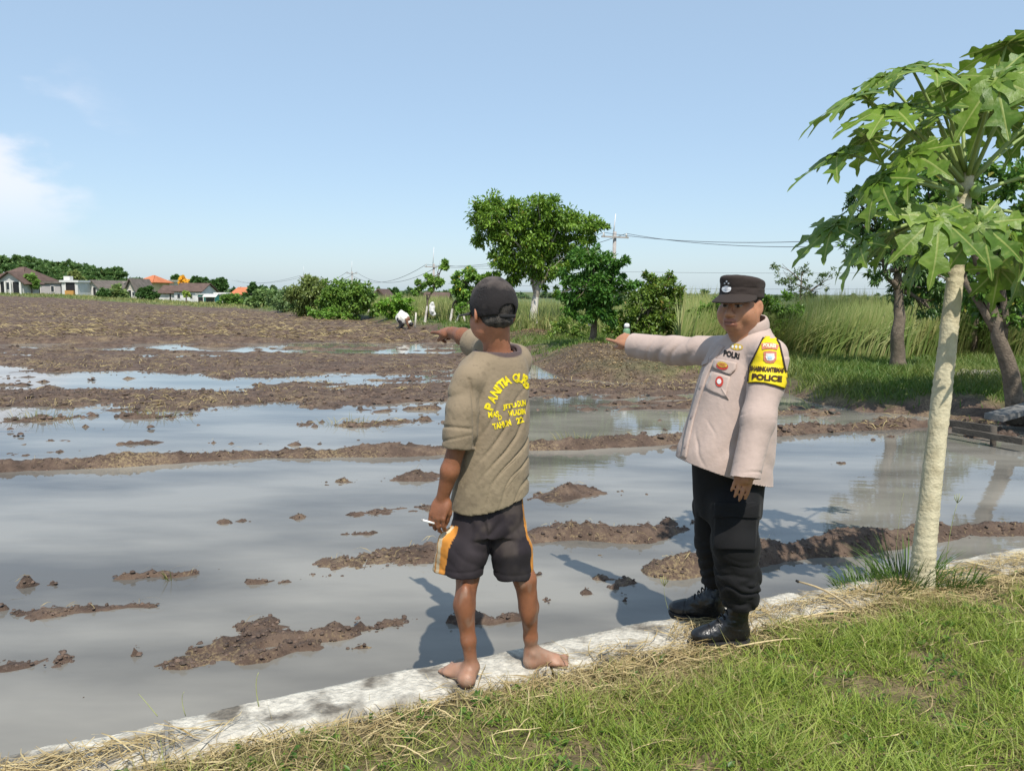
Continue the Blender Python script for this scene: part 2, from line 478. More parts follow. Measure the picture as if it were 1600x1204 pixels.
# water
m, n, l, b = mat_new('muddy_water')
tc = n.new('ShaderNodeTexCoord')
nz = n.new('ShaderNodeTexNoise'); nz.inputs['Scale'].default_value = 0.8; nz.inputs['Detail'].default_value = 5
mp = n.new('ShaderNodeMapping'); mp.inputs['Scale'].default_value = (0.55, 1.5, 1); mp.inputs['Rotation'].default_value = (0, 0, -0.2)
l.new(tc.outputs['Object'], mp.inputs[0]); l.new(mp.outputs[0], nz.inputs['Vector'])
rp = n.new('ShaderNodeValToRGB'); l.new(nz.outputs['Fac'], rp.inputs[0])
rp.color_ramp.elements[0].position = 0.34; rp.color_ramp.elements[0].color = (0.105, 0.099, 0.088, 1)
rp.color_ramp.elements[1].position = 0.62; rp.color_ramp.elements[1].color = (0.245, 0.231, 0.198, 1)
l.new(rp.outputs[0], b.inputs['Base Color'])
b.inputs['Roughness'].default_value = 0.025
b.inputs['IOR'].default_value = 1.33
wv = n.new('ShaderNodeTexNoise'); wv.inputs['Scale'].default_value = 5.0; wv.inputs['Detail'].default_value = 3
mp2 = n.new('ShaderNodeMapping'); mp2.inputs['Scale'].default_value = (0.6, 1.6, 1)
l.new(tc.outputs['Object'], mp2.inputs[0]); l.new(mp2.outputs[0], wv.inputs['Vector'])
bp = n.new('ShaderNodeBump'); bp.inputs['Strength'].default_value = 0.045; bp.inputs['Distance'].default_value = 0.03
l.new(wv.outputs['Fac'], bp.inputs['Height']); l.new(bp.outputs[0], b.inputs['Normal'])
M_WATER = m
mb = MB(); mb.add([(-140, 1.0, WL), (70, 1.0, WL), (70, 35, WL), (-140, 35, WL)], [(0, 1, 2, 3)])
tag(mb.obj('paddy_water', M_WATER), kind='structure')

# near bank: turf behind the low wall
WALL_W = 0.25
us = np.arange(-6, 12, 0.05); ws = np.concatenate([np.arange(WALL_W - 0.06, 2.2, 0.04), np.arange(2.2, 9, 0.25)])
U, W = np.meshgrid(us, ws)
nbX = WALL0[0] + U * wdir[0] + W * wnrm[0]; nbY = WALL0[1] + U * wdir[1] + W * wnrm[1]
def near_z(x, y):
    w = wall_off(x, y)
    return -0.05 + 0.05 * sstep(WALL_W - 0.06, WALL_W + 0.12, w) + 0.012 * fbm(x * 3, y * 3, 1.0, 3) * sstep(WALL_W, WALL_W + 0.2, w) + 0.03 * sstep(0.4, 2.0, w)
nbZ = near_z(nbX, nbY)
ny, nx = U.shape; i = np.arange(ny * nx).reshape(ny, nx)
F = np.stack([i[:-1, :-1], i[1:, :-1], i[1:, 1:], i[:-1, 1:]], -1).reshape(-1, 4)
M_SOIL = mat_simple('dry_thatch_soil', (0.15, 0.115, 0.06), 0.9, 0.6, 14, 0.8, 70, dark=(0.05, 0.06, 0.02), dscale=5, damt=0.7)
tag(link('near_bank', mesh_from('near_bank', np.stack([nbX, nbY, nbZ], -1).reshape(-1, 3), F), M_SOIL), kind='structure')

# low limewashed concrete wall in cast lengths
M_LIME = mat_simple('limewashed_concrete', (0.50, 0.47, 0.40), 0.9, 0.28, 34, 0.8, 60, dark=(0.11, 0.095, 0.075), dscale=6.5, damt=0.92, detail=8)
wroot = thing('retaining_wall', (WALL0[0], WALL0[1], -0.5), 'low limewashed concrete wall edging the flooded paddy', 'wall')
joints = [-6.0, -3.9, -1.6]
jx = (G(822, 1006, 0)[:2] - WALL0) @ wdir
joints += [jx, jx + 1.55, jx + 3.6, jx + 5.8, jx + 8.5]
rng = np.random.default_rng(3)
for a, b_ in zip(joints[:-1], joints[1:]):
    a += 0.006; b_ -= 0.006
    k = max(8, int((b_ - a) / 0.03)); nw = 9
    uu = np.linspace(a, b_, k)
    prof = [(0.0, -0.5), (0.0, -0.03), (0.012, -0.006)] + [(x, 0) for x in np.linspace(0.03, WALL_W - 0.02, nw)] + [(WALL_W, -0.012), (WALL_W, -0.5)]
    V = []
    dz = rng.uniform(-0.006, 0.006)
    for u_ in uu:
        for (w_, z_) in prof:
            e = 0.010 * float(vnoise(u_ * 3.1, w_ * 2, 4)) if w_ < 0.02 else 0
            x = WALL0[0] + u_ * wdir[0] + (w_ + e) * wnrm[0]; y = WALL0[1] + u_ * wdir[1] + (w_ + e) * wnrm[1]
            V.append((x, y, z_ + dz * (z_ > -0.4)))
    V = np.array(V); top = V[:, 2] > -0.1
    V[top, 2] += 0.006 * fbm(V[top, 0] * 9, V[top, 1] * 9, 0, 3)
    npf = len(prof); idx = np.arange(k * npf).reshape(k, npf)
    F = np.stack([idx[:-1, :-1], idx[1:, :-1], idx[1:, 1:], idx[:-1, 1:]], -1).reshape(-1, 4)
    Fe = [list(idx[0, ::-1]), list(idx[-1])]
    mb = MB(); mb.add(V, F.tolist() + Fe)
    link('wall_length', mb.mesh('wall_length', True), M_LIME, wroot)
# ------------------------------------------------------------------ people: distance-field sculpting
class Field:
    def __init__(s, lo, hi, h):
        s.lo = np.array(lo, float); s.h = h
        s.n = np.ceil((np.array(hi) - s.lo) / h).astype(int) + 1
        s.D = np.full(s.n, 0.2, np.float32)
        s.ax = [(s.lo[i] + np.arange(s.n[i]) * h).astype(np.float32) for i in range(3)]
    def put(s, fn, lo, hi, k=0.01, op='u'):
        a = np.clip(np.floor((np.array(lo) - 0.03 - k - s.lo) / s.h).astype(int), 0, s.n - 1)
        b = np.clip(np.ceil((np.array(hi) + 0.03 + k - s.lo) / s.h).astype(int) + 1, 1, s.n)
        if (b <= a).any(): return s
        sl = tuple(slice(a[i], b[i]) for i in range(3))
        X, Y, Z = s.ax[0][a[0]:b[0], None, None], s.ax[1][None, a[1]:b[1], None], s.ax[2][None, None, a[2]:b[2]]
        d = fn(X, Y, Z); A = s.D[sl]
        if op == 's': d = -d
        k = max(k, 1e-4)
        if op == 'u':
            h_ = np.maximum(k - np.abs(A - d), 0) / k
            s.D[sl] = np.minimum(A, d) - h_ * h_ * k * 0.25
        else:
            h_ = np.maximum(k - np.abs(A - d), 0) / k
            s.D[sl] = np.maximum(A, d) + h_ * h_ * k * 0.25
        return s
    def cone(s, a, b, ra, rb, k=0.015, op='u'):
        a, b = np.array(a, float), np.array(b, float); ba = b - a; L2 = ba @ ba; r = max(ra, rb)
        def fn(X, Y, Z):
            t = np.clip(((X - a[0]) * ba[0] + (Y - a[1]) * ba[1] + (Z - a[2]) * ba[2]) / L2, 0, 1)
            return np.sqrt((X - a[0] - t * ba[0]) ** 2 + (Y - a[1] - t * ba[1]) ** 2 + (Z - a[2] - t * ba[2]) ** 2) - (ra + (rb - ra) * t)
        return s.put(fn, np.minimum(a, b) - r, np.maximum(a, b) + r, k, op)
    def chain(s, pts, rad, k=0.015):
        for i in range(len(pts) - 1): s.cone(pts[i], pts[i + 1], rad[i], rad[i + 1], k)
        return s
    def ell(s, c, r, R=None, k=0.012, op='u'):
        c = np.array(c, float); r = np.array(r, float); R = np.eye(3) if R is None else np.asarray(R)
        def fn(X, Y, Z):
            x, y, z = X - c[0], Y - c[1], Z - c[2]
            q = [(x * R[0, i] + y * R[1, i] + z * R[2, i]) for i in range(3)]
            k0 = np.sqrt((q[0] / r[0]) ** 2 + (q[1] / r[1]) ** 2 + (q[2] / r[2]) ** 2)
            k1 = np.sqrt((q[0] / r[0] ** 2) ** 2 + (q[1] / r[1] ** 2) ** 2 + (q[2] / r[2] ** 2) ** 2)
            return k0 * (k0 - 1) / np.maximum(k1, 1e-6)
        return s.put(fn, c - r.max(), c + r.max(), k, op)
    def loft(s, secs, k=0.03, pw=2.3, op='u'):
        """secs: (x, y, z, r_side, r_front, yaw) rising in z"""
        A = np.array(sorted(secs, key=lambda q: q[2]), float)
        z0, z1 = A[0, 2], A[-1, 2]; rm = A[:, 3:5].max()
        def fn(X, Y, Z):
            zz = np.clip(Z.ravel(), z0, z1)
            zf = np.linspace(z0, z1, 240)
            par = []
            for i in (0, 1, 3, 4, 5):
                v = np.interp(zf, A[:, 2], A[:, i])
                g = np.exp(-np.linspace(-2, 2, 25) ** 2); g /= g.sum()
                v = np.convolve(np.pad(v, 12, mode='edge'), g, 'valid')
                par.append(np.interp(zz, zf, v).astype(np.float32)[None, None, :])
            cx, cy, rx, ry, yw = par
            c_, s_ = np.cos(yw), np.sin(yw)
            x, y = X - cx, Y - cy
            u, v = x * c_ + y * s_, -x * s_ + y * c_
            rho = (np.abs(u / rx) ** pw + np.abs(v / ry) ** pw) ** (1 / pw)
            d = (rho - 1) * np.minimum(rx, ry)
            return np.maximum(d, np.maximum(Z - z1, z0 - Z))
        c = A[:, :3]
        return s.put(fn, (c[:, 0].min() - rm, c[:, 1].min() - rm, z0), (c[:, 0].max() + rm, c[:, 1].max() + rm, z1), k, op)
    def half(s, p, n, lo=None, hi=None, k=0.002):
        """keep the side the normal points away from"""
        p, n = np.array(p, float), np.array(n, float); n = n / np.linalg.norm(n)
        lo = s.lo if lo is None else lo; hi = s.lo + s.n * s.h if hi is None else hi
        return s.put(lambda X, Y, Z: (X - p[0]) * n[0] + (Y - p[1]) * n[1] + (Z - p[2]) * n[2], lo, hi, k, 'i')
    def shell(s, t):
        s.D = np.maximum(s.D, -(s.D + t)); return s
    def mesh(s, smooth=2):
        D = s.D; S = D < 0
        n = s.n
        c = np.zeros(n - 1, np.int8)
        for i in (0, 1):
            for j in (0, 1):
                for k in (0, 1):
                    c += S[i:n[0] - 1 + i, j:n[1] - 1 + j, k:n[2] - 1 + k]
        act = np.argwhere((c > 0) & (c < 8))
        idx = np.full(n - 1, -1, np.int32); idx[tuple(act.T)] = np.arange(len(act))
        acc = np.zeros((len(act), 3)); cnt = np.zeros(len(act))
        off = [(i, j, k) for i in (0, 1) for j in (0, 1) for k in (0, 1)]
        val = {o: D[act[:, 0] + o[0], act[:, 1] + o[1], act[:, 2] + o[2]] for o in off}
        for a in off:
            for ax in range(3):
                if a[ax]: continue
                b = list(a); b[ax] = 1; b = tuple(b)
                va, vb = val[a], val[b]
                m = (va < 0) != (vb < 0)
                t = np.where(m, va / np.where(m, va - vb, 1), 0)
                p = np.zeros((len(act), 3)) + np.array(a, float); p[:, ax] += t
                acc += p * m[:, None]; cnt += m
        V = s.lo + (act + acc / cnt[:, None]) * s.h
        F = []
        for ax in range(3):
            sl0 = [slice(1, n[i] - 1) for i in range(3)]; sl0[ax] = slice(0, n[ax] - 1)
            sl1 = list(sl0); sl1[ax] = slice(1, n[ax])
            A, B = S[tuple(sl0)], S[tuple(sl1)]
            e = np.argwhere(A != B)
            flip = A[tuple(e.T)]
            base = e + np.array([0 if i == ax else 1 for i in range(3)])
            u, v = [(1, 2), (2, 0), (0, 1)][ax]
            q = []
            for du, dv in ((-1, -1), (0, -1), (0, 0), (-1, 0)):
                w = base.copy(); w[:, u] += du; w[:, v] += dv
                q.append(idx[tuple(w.T)])
            q = np.stack(q, 1)
            q[~flip] = q[~flip][:, ::-1]
            F.append(q)
        F = np.concatenate(F)
        for _ in range(smooth): V = relax(V, F, 0.5)
        return V, F
def clip(V, F, p, n):
    """cut an open cloth edge cleanly along a plane"""
    n = np.array(n, float); n /= np.linalg.norm(n); s = (V - np.array(p)) @ n
    F = F[(s[F] < 0).any(1)]
    V = V.copy(); out = s > 0; V[out] -= np.outer(s[out], n)
    return V, F
def tidy(V, F):
    u, inv = np.unique(F, return_inverse=True)
    return V[u], inv.reshape(-1, F.shape[1])
def relax(V, F, a):
    e = np.concatenate([F[:, [0, 1]], F[:, [1, 2]], F[:, [2, 3]], F[:, [3, 0]]])
    n = len(V); c = np.bincount(e[:, 0], minlength=n) + np.bincount(e[:, 1], minlength=n)
    out = np.empty_like(V)
    for i in range(3):
        t = np.bincount(e[:, 0], V[e[:, 1], i], n) + np.bincount(e[:, 1], V[e[:, 0], i], n)
        out[:, i] = V[:, i] * (1 - a) + a * t / np.maximum(c, 1)
    return out
def vnormals(V, F):
    fn = np.cross(V[F[:, 2]] - V[F[:, 0]], V[F[:, 3]] - V[F[:, 1]])
    N = np.zeros_like(V)
    for i in range(4):
        for j in range(3): N[:, j] += np.bincount(F[:, i], fn[:, j], len(V))
    return N / (np.linalg.norm(N, axis=1, keepdims=True) + 1e-12)
def visor_mesh(gf, R0x, R0y, L, drop, span, name, mat, parent, col, curve=0.012):
    """curved peak: gf maps (right, forward, up) to the place"""
    na, nt = 33, 9; V = []
    for i in range(na):
        a = -span + 2 * span * i / (na - 1)
        l = L * max(0.02, math.cos(a / span * math.pi / 2)) ** 0.55
        for j in range(nt):
            s_ = j / (nt - 1)
            r = (R0x + l * s_ * 0.75, R0y + l * s_)
            V.append(gf(r[0] * math.sin(a), r[1] * math.cos(a), -drop * s_ * l / L - curve * (math.sin(a) ** 2) * (0.3 + s_)))
    I = np.arange(na * nt).reshape(na, nt)
    F = np.stack([I[:-1, :-1], I[1:, :-1], I[1:, 1:], I[:-1, 1:]], -1).reshape(-1, 4)
    o = surf(name, np.array(V), F, mat, parent, col)
    md = o.modifiers.new('thick', 'SOLIDIFY'); md.thickness = 0.004; md.offset = 0
    return o
def crease(q, sharp=0.35):
    """rounded ridges with narrow valleys"""
    f = q - np.floor(q)
    return 1 - np.exp(-((np.minimum(f, 1 - f)) / sharp) ** 2 * 4)
def proj(V):
    """photo pixels of points (used only to lay prints and seams out on cloth)"""
    d = (V - CP) @ CR
    return PW / 2 - d[:, 0] / d[:, 2] * FPX, PH / 2 + d[:, 1] / d[:, 2] * FPX
def frame(fwd, up=(0, 0, 1)):
    f = np.array(fwd, float); f /= np.linalg.norm(f)
    r = np.cross(f, up); r /= np.linalg.norm(r); u = np.cross(r, f)
    return np.stack([r, f, u], 1)          # columns: his right, forward, up
def hand(F, wrist, fwd, back, size=1.0, curl=(0.2, 0.4, 0.5, 0.6), thumb=(0.35, 0.5), side=1, spread=1.0):
    """palm, four separate fingers and a thumb; fwd along the palm, back = normal of its back, side = +1 thumb on fwd x back"""
    f = np.array(fwd, float); f /= np.linalg.norm(f)
    b = np.array(back, float); b -= f * (b @ f); b /= np.linalg.norm(b)
    t = np.cross(f, b) * side
    w = np.array(wrist, float); S = size
    R = np.stack([t, f, b], 1)
    F.ell(w + f * 0.045 * S, np.array((0.040, 0.052, 0.0155)) * S, R, 0.012)
    F.ell(w + f * 0.035 * S + t * 0.024 * S - b * 0.006 * S, np.array((0.018, 0.032, 0.016)) * S, R, 0.012)
    tips = []
    for i, (o, L, r) in enumerate(((0.030, 0.072, 0.0088), (0.010, 0.080, 0.0092), (-0.010, 0.074, 0.0088), (-0.029, 0.058, 0.0078))):
        k0 = w + f * (0.086 - 0.004 * abs(i - 1)) * S + t * o * S
        c = curl[i]; p = k0; ang = 0.0; ld = [0.46, 0.30, 0.24]
        pts = [k0 - f * 0.02 * S, k0]
        for j in range(3):
            ang += c * (1.25 if j < 2 else 0.8)
            d = f * math.cos(ang) - b * math.sin(ang) + t * (o * 1.5 * spread) * (1 if j == 0 else 0.4)
            p = p + d / np.linalg.norm(d) * L * ld[j] * S; pts.append(p)
        F.chain(pts, np.array((1.05, 1.1, 0.98, 0.92, 0.8)) * r * S, 0.004)
        tips.append(pts)
    k0 = w + f * 0.018 * S + t * 0.026 * S - b * 0.008 * S
    a, c = thumb
    d1 = f * math.cos(a) + t * math.sin(a) - b * 0.35; d1 /= np.linalg.norm(d1)
    d2 = f * math.cos(a - c) + t * math.sin(a - c) - b * 0.45; d2 /= np.linalg.norm(d2)
    p1 = k0 + d1 * 0.042 * S; p2 = p1 + d2 * 0.030 * S; p3 = p2 + d2 * 0.022 * S
    F.chain([k0, p1, p2, p3], np.array((0.015, 0.0115, 0.0105, 0.0088)) * S, 0.006)
    return tips
def head(F, H, R, fat=1.0):
    """skull, face and ears in a frame R (right, forward, up) about the eye-line centre H"""
    g = lambda r, f, u: H + R @ np.array((r, f, u))
    F.ell(g(0, -0.012, 0.034), (0.076, 0.096, 0.088), R, 0.02)
    F.ell(g(0, 0.022, -0.042), (0.064 * fat, 0.066, 0.078), R, 0.025)
    for s in (-1, 1):
        F.ell(g(0.036 * s * fat, 0.048, -0.036), (0.033 * fat, 0.034, 0.042), R, 0.022)
        F.ell(g(0.045 * s * fat, 0.012, -0.062), (0.024 * fat, 0.045, 0.04), R, 0.025)
    F.ell(g(0, 0.064, -0.094), (0.030 * fat, 0.026, 0.023), R, 0.022)
    F.ell(g(0, 0.085, -0.068), (0.030, 0.016, 0.026), R, 0.02)
    for s in (-1, 1):
        F.ell(g(0.031 * s, 0.100, -0.001), (0.021, 0.016, 0.012), R, 0.014, 's')
        F.ell(g(0.031 * s, 0.0745, -0.001), (0.0165, 0.014, 0.012), R, 0.004)
        F.ell(g(0.030 * s, 0.085, 0.019), (0.026, 0.013, 0.008), R, 0.012)
        F.ell(g(0.0135 * s, 0.101, -0.039), (0.0115, 0.012, 0.010), R, 0.008)
    F.cone(g(0, 0.088, 0.004), g(0, 0.114, -0.034), 0.0085, 0.0135, 0.012)
    F.ell(g(0, 0.101, -0.064), (0.029, 0.012, 0.0085), R, 0.006)
    F.ell(g(0, 0.099, -0.080), (0.026, 0.013, 0.0095), R, 0.006)
    F.ell(g(0, 0.1135, -0.0715), (0.024, 0.008, 0.0022), R, 0.004, 's')
    for s in (-1, 1):
        Re = R @ np.array(Matrix.Rotation(0.42 * s, 3, 'Z'))
        F.ell(g(0.080 * s, -0.014, -0.012), (0.009, 0.021, 0.034), Re, 0.008)
        F.ell(g(0.089 * s, -0.010, -0.008), (0.006, 0.011, 0.020), Re, 0.006, 's')
    return g
def local(V, H, R): return (V - H) @ R

def cloth_mat(name, rough, bump, bscale, attr=True, color=(1, 1, 1), var=0.1, sheen=0.15):
    m = mat_simple(name, color, rough, var, 9, bump, bscale, 0.25, attr)
    m.node_tree.nodes['Principled BSDF'].inputs['Sheen Weight'].default_value = sheen
    return m
def skin_mat(name):
    m = mat_simple(name, (1, 1, 1), 0.5, 0.12, 40, 0.12, 220, 0.4, True)
    b = m.node_tree.nodes['Principled BSDF']
    b.inputs['Subsurface Weight'].default_value = 0.08
    b.inputs['Subsurface Radius'].default_value = (0.012, 0.004, 0.002)
    return m
M_SKIN = skin_mat('skin')

def surf(name, V, F, mat, parent, col):
    c = np.asarray(col, float)
    if c.ndim == 1: c = np.tile(c, (len(V), 1))
    return link(name, mesh_from(name, V, F, True, c), mat, parent)
def tree_of(*objs):
    V, Fa, n = [], [], 0
    for o in objs:
        v = np.empty(len(o.data.vertices) * 3); o.data.vertices.foreach_get('co', v); v = v.reshape(-1, 3)
        V.append(v); Fa += [tuple(i + n for i in p.vertices) for p in o.data.polygons]; n += len(v)
    return BVHTree.FromPolygons(np.concatenate(V).tolist(), Fa)
def wrap(V, F, tree, off=0.0018):
    """lay a flat print (photo pixels) onto the cloth it is printed on"""
    out = []; ok = []
    for x, y in V:
        r = ray(x, y)
        h, nrm, i, d = tree.ray_cast(Vector(CP), Vector(r).normalized(), 12)
        if h is None: out.append((0, 0, 0)); ok.append(False)
        else:
            if nrm.dot(Vector(r)) > 0: nrm = -nrm
            out.append(h + nrm * off); ok.append(True)
    ok = np.array(ok); out = np.array(out)
    keep = []
    for f in F:
        if ok[list(f)].all():
            q = out[list(f)]
            if np.ptp(q[:, 1]) < 0.06: keep.append(f)
    return out, keep
import bmesh
def text2d(s, bold=True, cuts=2):
    """flat lettering as triangles, height 1, centred"""
    c = bpy.data.curves.new('t', 'FONT'); c.body = s; c.size = 1.4
    c.fill_mode = 'FRONT'; c.resolution_u = 3; c.offset = 0.07 if bold else 0.008
    o = bpy.data.objects.new('t', c); COL.objects.link(o)
    dg = bpy.context.evaluated_depsgraph_get(); me = o.evaluated_get(dg).to_mesh()
    bm = bmesh.new(); bm.from_mesh(me)
    bmesh.ops.triangulate(bm, faces=bm.faces[:])
    if cuts: bmesh.ops.subdivide_edges(bm, edges=bm.edges[:], cuts=cuts, use_grid_fill=True)
    bmesh.ops.triangulate(bm, faces=bm.faces[:])
    bm.verts.index_update()
    V = np.array([v.co[:2] for v in bm.verts]); F = [tuple(v.index for v in f.verts) for f in bm.faces]
    bm.free(); o.evaluated_get(dg).to_mesh_clear(); bpy.data.objects.remove(o); bpy.data.curves.remove(c)
    V[:, 0] -= (V[:, 0].min() + V[:, 0].max()) / 2
    V[:, 1] -= (V[:, 1].min() + V[:, 1].max()) / 2
    return V, F
def disc2d(pts, rings=3):
    """fan of a closed outline, in photo pixels"""
    pts = np.array(pts, float); c = pts.mean(0); n = len(pts)
    V = [c]; F = []
    for k in range(1, rings + 1): V += list(c + (pts - c) * k / rings)
    for j in range(n): F.append((0, 1 + j, 1 + (j + 1) % n))
    for k in range(1, rings):
        a = 1 + (k - 1) * n; b = 1 + k * n
        for j in range(n):
            j2 = (j + 1) % n
            F += [(a + j, b + j, b + j2), (a + j, b + j2, a + j2)]
    return np.array(V), F
def ellpts(cx, cy, rx, ry, n=20, rot=0.0):
    t = np.arange(n) * 2 * math.pi / n; x, y = rx * np.cos(t), ry * np.sin(t)
    return np.stack([cx + x * math.cos(rot) - y * math.sin(rot), cy + x * math.sin(rot) + y * math.cos(rot)], 1)
def densify(pts, k=4):
    pts = np.array(pts, float); out = []
    for a, b in zip(pts, np.roll(pts, -1, 0)):
        out += [a + (b - a) * i / k for i in range(k)]
    return out
def largest(F, n):
    p = list(range(n))
    def f_(i):
        while p[i] != i: p[i] = p[p[i]]; i = p[i]
        return i
    for f in F:
        for b in f[1:]: p[f_(f[0])] = f_(b)
    cnt = {}
    for f in F: cnt[f_(f[0])] = cnt.get(f_(f[0]), 0) + 1
    best = max(cnt, key=cnt.get)
    return [f for f in F if f_(f[0]) == best]
def decal(name, V2, F2, tree, mat, parent, off=0.0018):
    V, F = wrap(V2, F2, tree, off)
    if name not in ('lettering',) and F: F = largest(F, len(V))
    F = [f if np.cross(V[f[1]] - V[f[0]], V[f[2]] - V[f[0]]) @ (V[f[0]] - CP) < 0 else tuple(f)[::-1] for f in F]
    used = sorted({i for f in F for i in f}); ren = {i: k for k, i in enumerate(used)}
    V = V[used]; F = [tuple(ren[i] for i in f) for f in F]
    mb = MB(); mb.add(V, F)
    return mb.obj(name, mat, parent, True)
def print_text(name, s, cx, cy, w, h, ang, tree, mat, parent, shear=0.0, cuts=2, off=0.002, arc=None):
    """w, h in photo pixels; ang clockwise on the photo; arc=(radius) bends the line upwards"""
    V, F = text2d(s, True, cuts)
    V[:, 0] *= w / np.ptp(V[:, 0]); V[:, 1] *= h / np.ptp(V[:, 1])
    V[:, 0] += shear * V[:, 1]
    x, y = V[:, 0], -V[:, 1]
    if arc:
        t = x / arc; rr = arc - y
        x, y = rr * np.sin(t), arc - rr * np.cos(t)
    c, s_ = math.cos(ang), math.sin(ang)
    return decal(name, np.stack([cx + x * c - y * s_, cy + x * s_ + y * c], 1), F, tree, mat, parent, off)
# ------------------------------------------------------------------ plants
def rnd_unit(rg, n):
    v = rg.normal(size=(n, 3)); return v / np.linalg.norm(v, axis=1, keepdims=True)
def leaf_quads(pos, dirv, nrm, L, W, col, rg, fold=0.25, droop=0.15):
    """bent diamond leaves: base, left, tip, right"""
    n = len(pos); L = np.broadcast_to(L, (n,))[:, None]; W = np.broadcast_to(W, (n,))[:, None]
    s = np.cross(dirv, nrm); s /= np.linalg.norm(s, axis=1, keepdims=True) + 1e-9
    nr = np.cross(s, dirv)
    mid = pos + dirv * L * 0.45
    V = np.stack([pos, mid + s * W + nr * W * fold, pos + dirv * L - nr * L * droop, mid - s * W + nr * W * fold], 1).reshape(-1, 3)
    i = np.arange(n)[:, None] * 4
    F = np.concatenate([i + (0, 2, 1), i + (0, 3, 2)])
    return V, F, np.repeat(col, 4, 0)
def crown_mesh(blobs, rg, n_per, L, W, cols, sub=7, hang=0.35, fill=0.75):
    """blobs: (centre, radii) lists; leaves cluster in sprays on their shells so that gaps stay open"""
    Vs, Fs, Cs, k = [], [], [], 0
    cols = np.array(cols, float)
    for c, r in blobs:
        r = np.broadcast_to(np.array(r, float), (3,)); vol = (r[0] * r[1] * r[2]) ** (2 / 3)
        ns = max(4, int(sub * vol / 0.35 ** 2)) if sub > 0 else 6
        ns = min(ns, 90)
        sc_ = np.array(c) + rnd_unit(rg, ns) * r * (rg.random((ns, 1)) ** 0.45) * 0.9
        nn = max(10, int(1.5 * n_per * vol / ns))
        for q in sc_:
            rr = r.mean() * rg.uniform(0.24, 0.42)
            p = q + rnd_unit(rg, nn) * (rg.random((nn, 1)) ** (1 / 2.0)) * rr * np.array((1, 1, 0.75))
            d = (p - np.array(c)) / r + rg.normal(size=(nn, 3)) * 0.75; d[:, 2] -= hang
            d /= np.linalg.norm(d, axis=1, keepdims=True)
            nv = rg.normal(size=(nn, 3)) * 0.55 + np.array((0, 0, 1.0))
            t = np.clip(rg.normal(0.56, 0.22, (nn, 1)) + rg.normal(0, 0.12), 0, 1)
            cc = (cols[0] * (1 - t) + cols[1] * t) * 2.15
            yl = rg.random((nn, 1)) < 0.03; cc = np.where(yl, cols[2] if len(cols) > 2 else cc, cc)
            l = L * rg.uniform(0.65, 1.25, nn)
            V, F, C = leaf_quads(p, d, nv, l, W * l / L, cc, rg)
            Vs.append(V); Fs.append(F + k); Cs.append(C); k += len(V)
    return np.concatenate(Vs), np.concatenate(Fs), np.concatenate(Cs)
def leaf_mat(name, trans=0.35, rough=0.42):
    return mat_simple(name, (1, 1, 1), rough, 0.12, 3.0, 0, 0, 0.45, True, trans=trans)
M_LEAF = leaf_mat('leaf')
M_LEAF2 = leaf_mat('matt_leaf', 0.4, 0.6)
M_BARK = mat_simple('bark', (0.17, 0.135, 0.10), 0.9, 0.4, 18, 0.8, 40, dark=(0.07, 0.055, 0.04), dscale=9)
M_PALEBARK = mat_simple('limed_bark', (0.42, 0.37, 0.31), 0.9, 0.3, 14, 0.7, 40, dark=(0.16, 0.13, 0.10), dscale=7)
def wig(a, b, n, rg, amp):
    a, b = np.array(a, float), np.array(b, float); t = np.linspace(0, 1, n)[:, None]
    o = rg.normal(size=(n, 3)) * amp; o[0] = o[-1] = 0
    return a + (b - a) * t + np.cumsum(o, 0) * np.sin(t * math.pi)
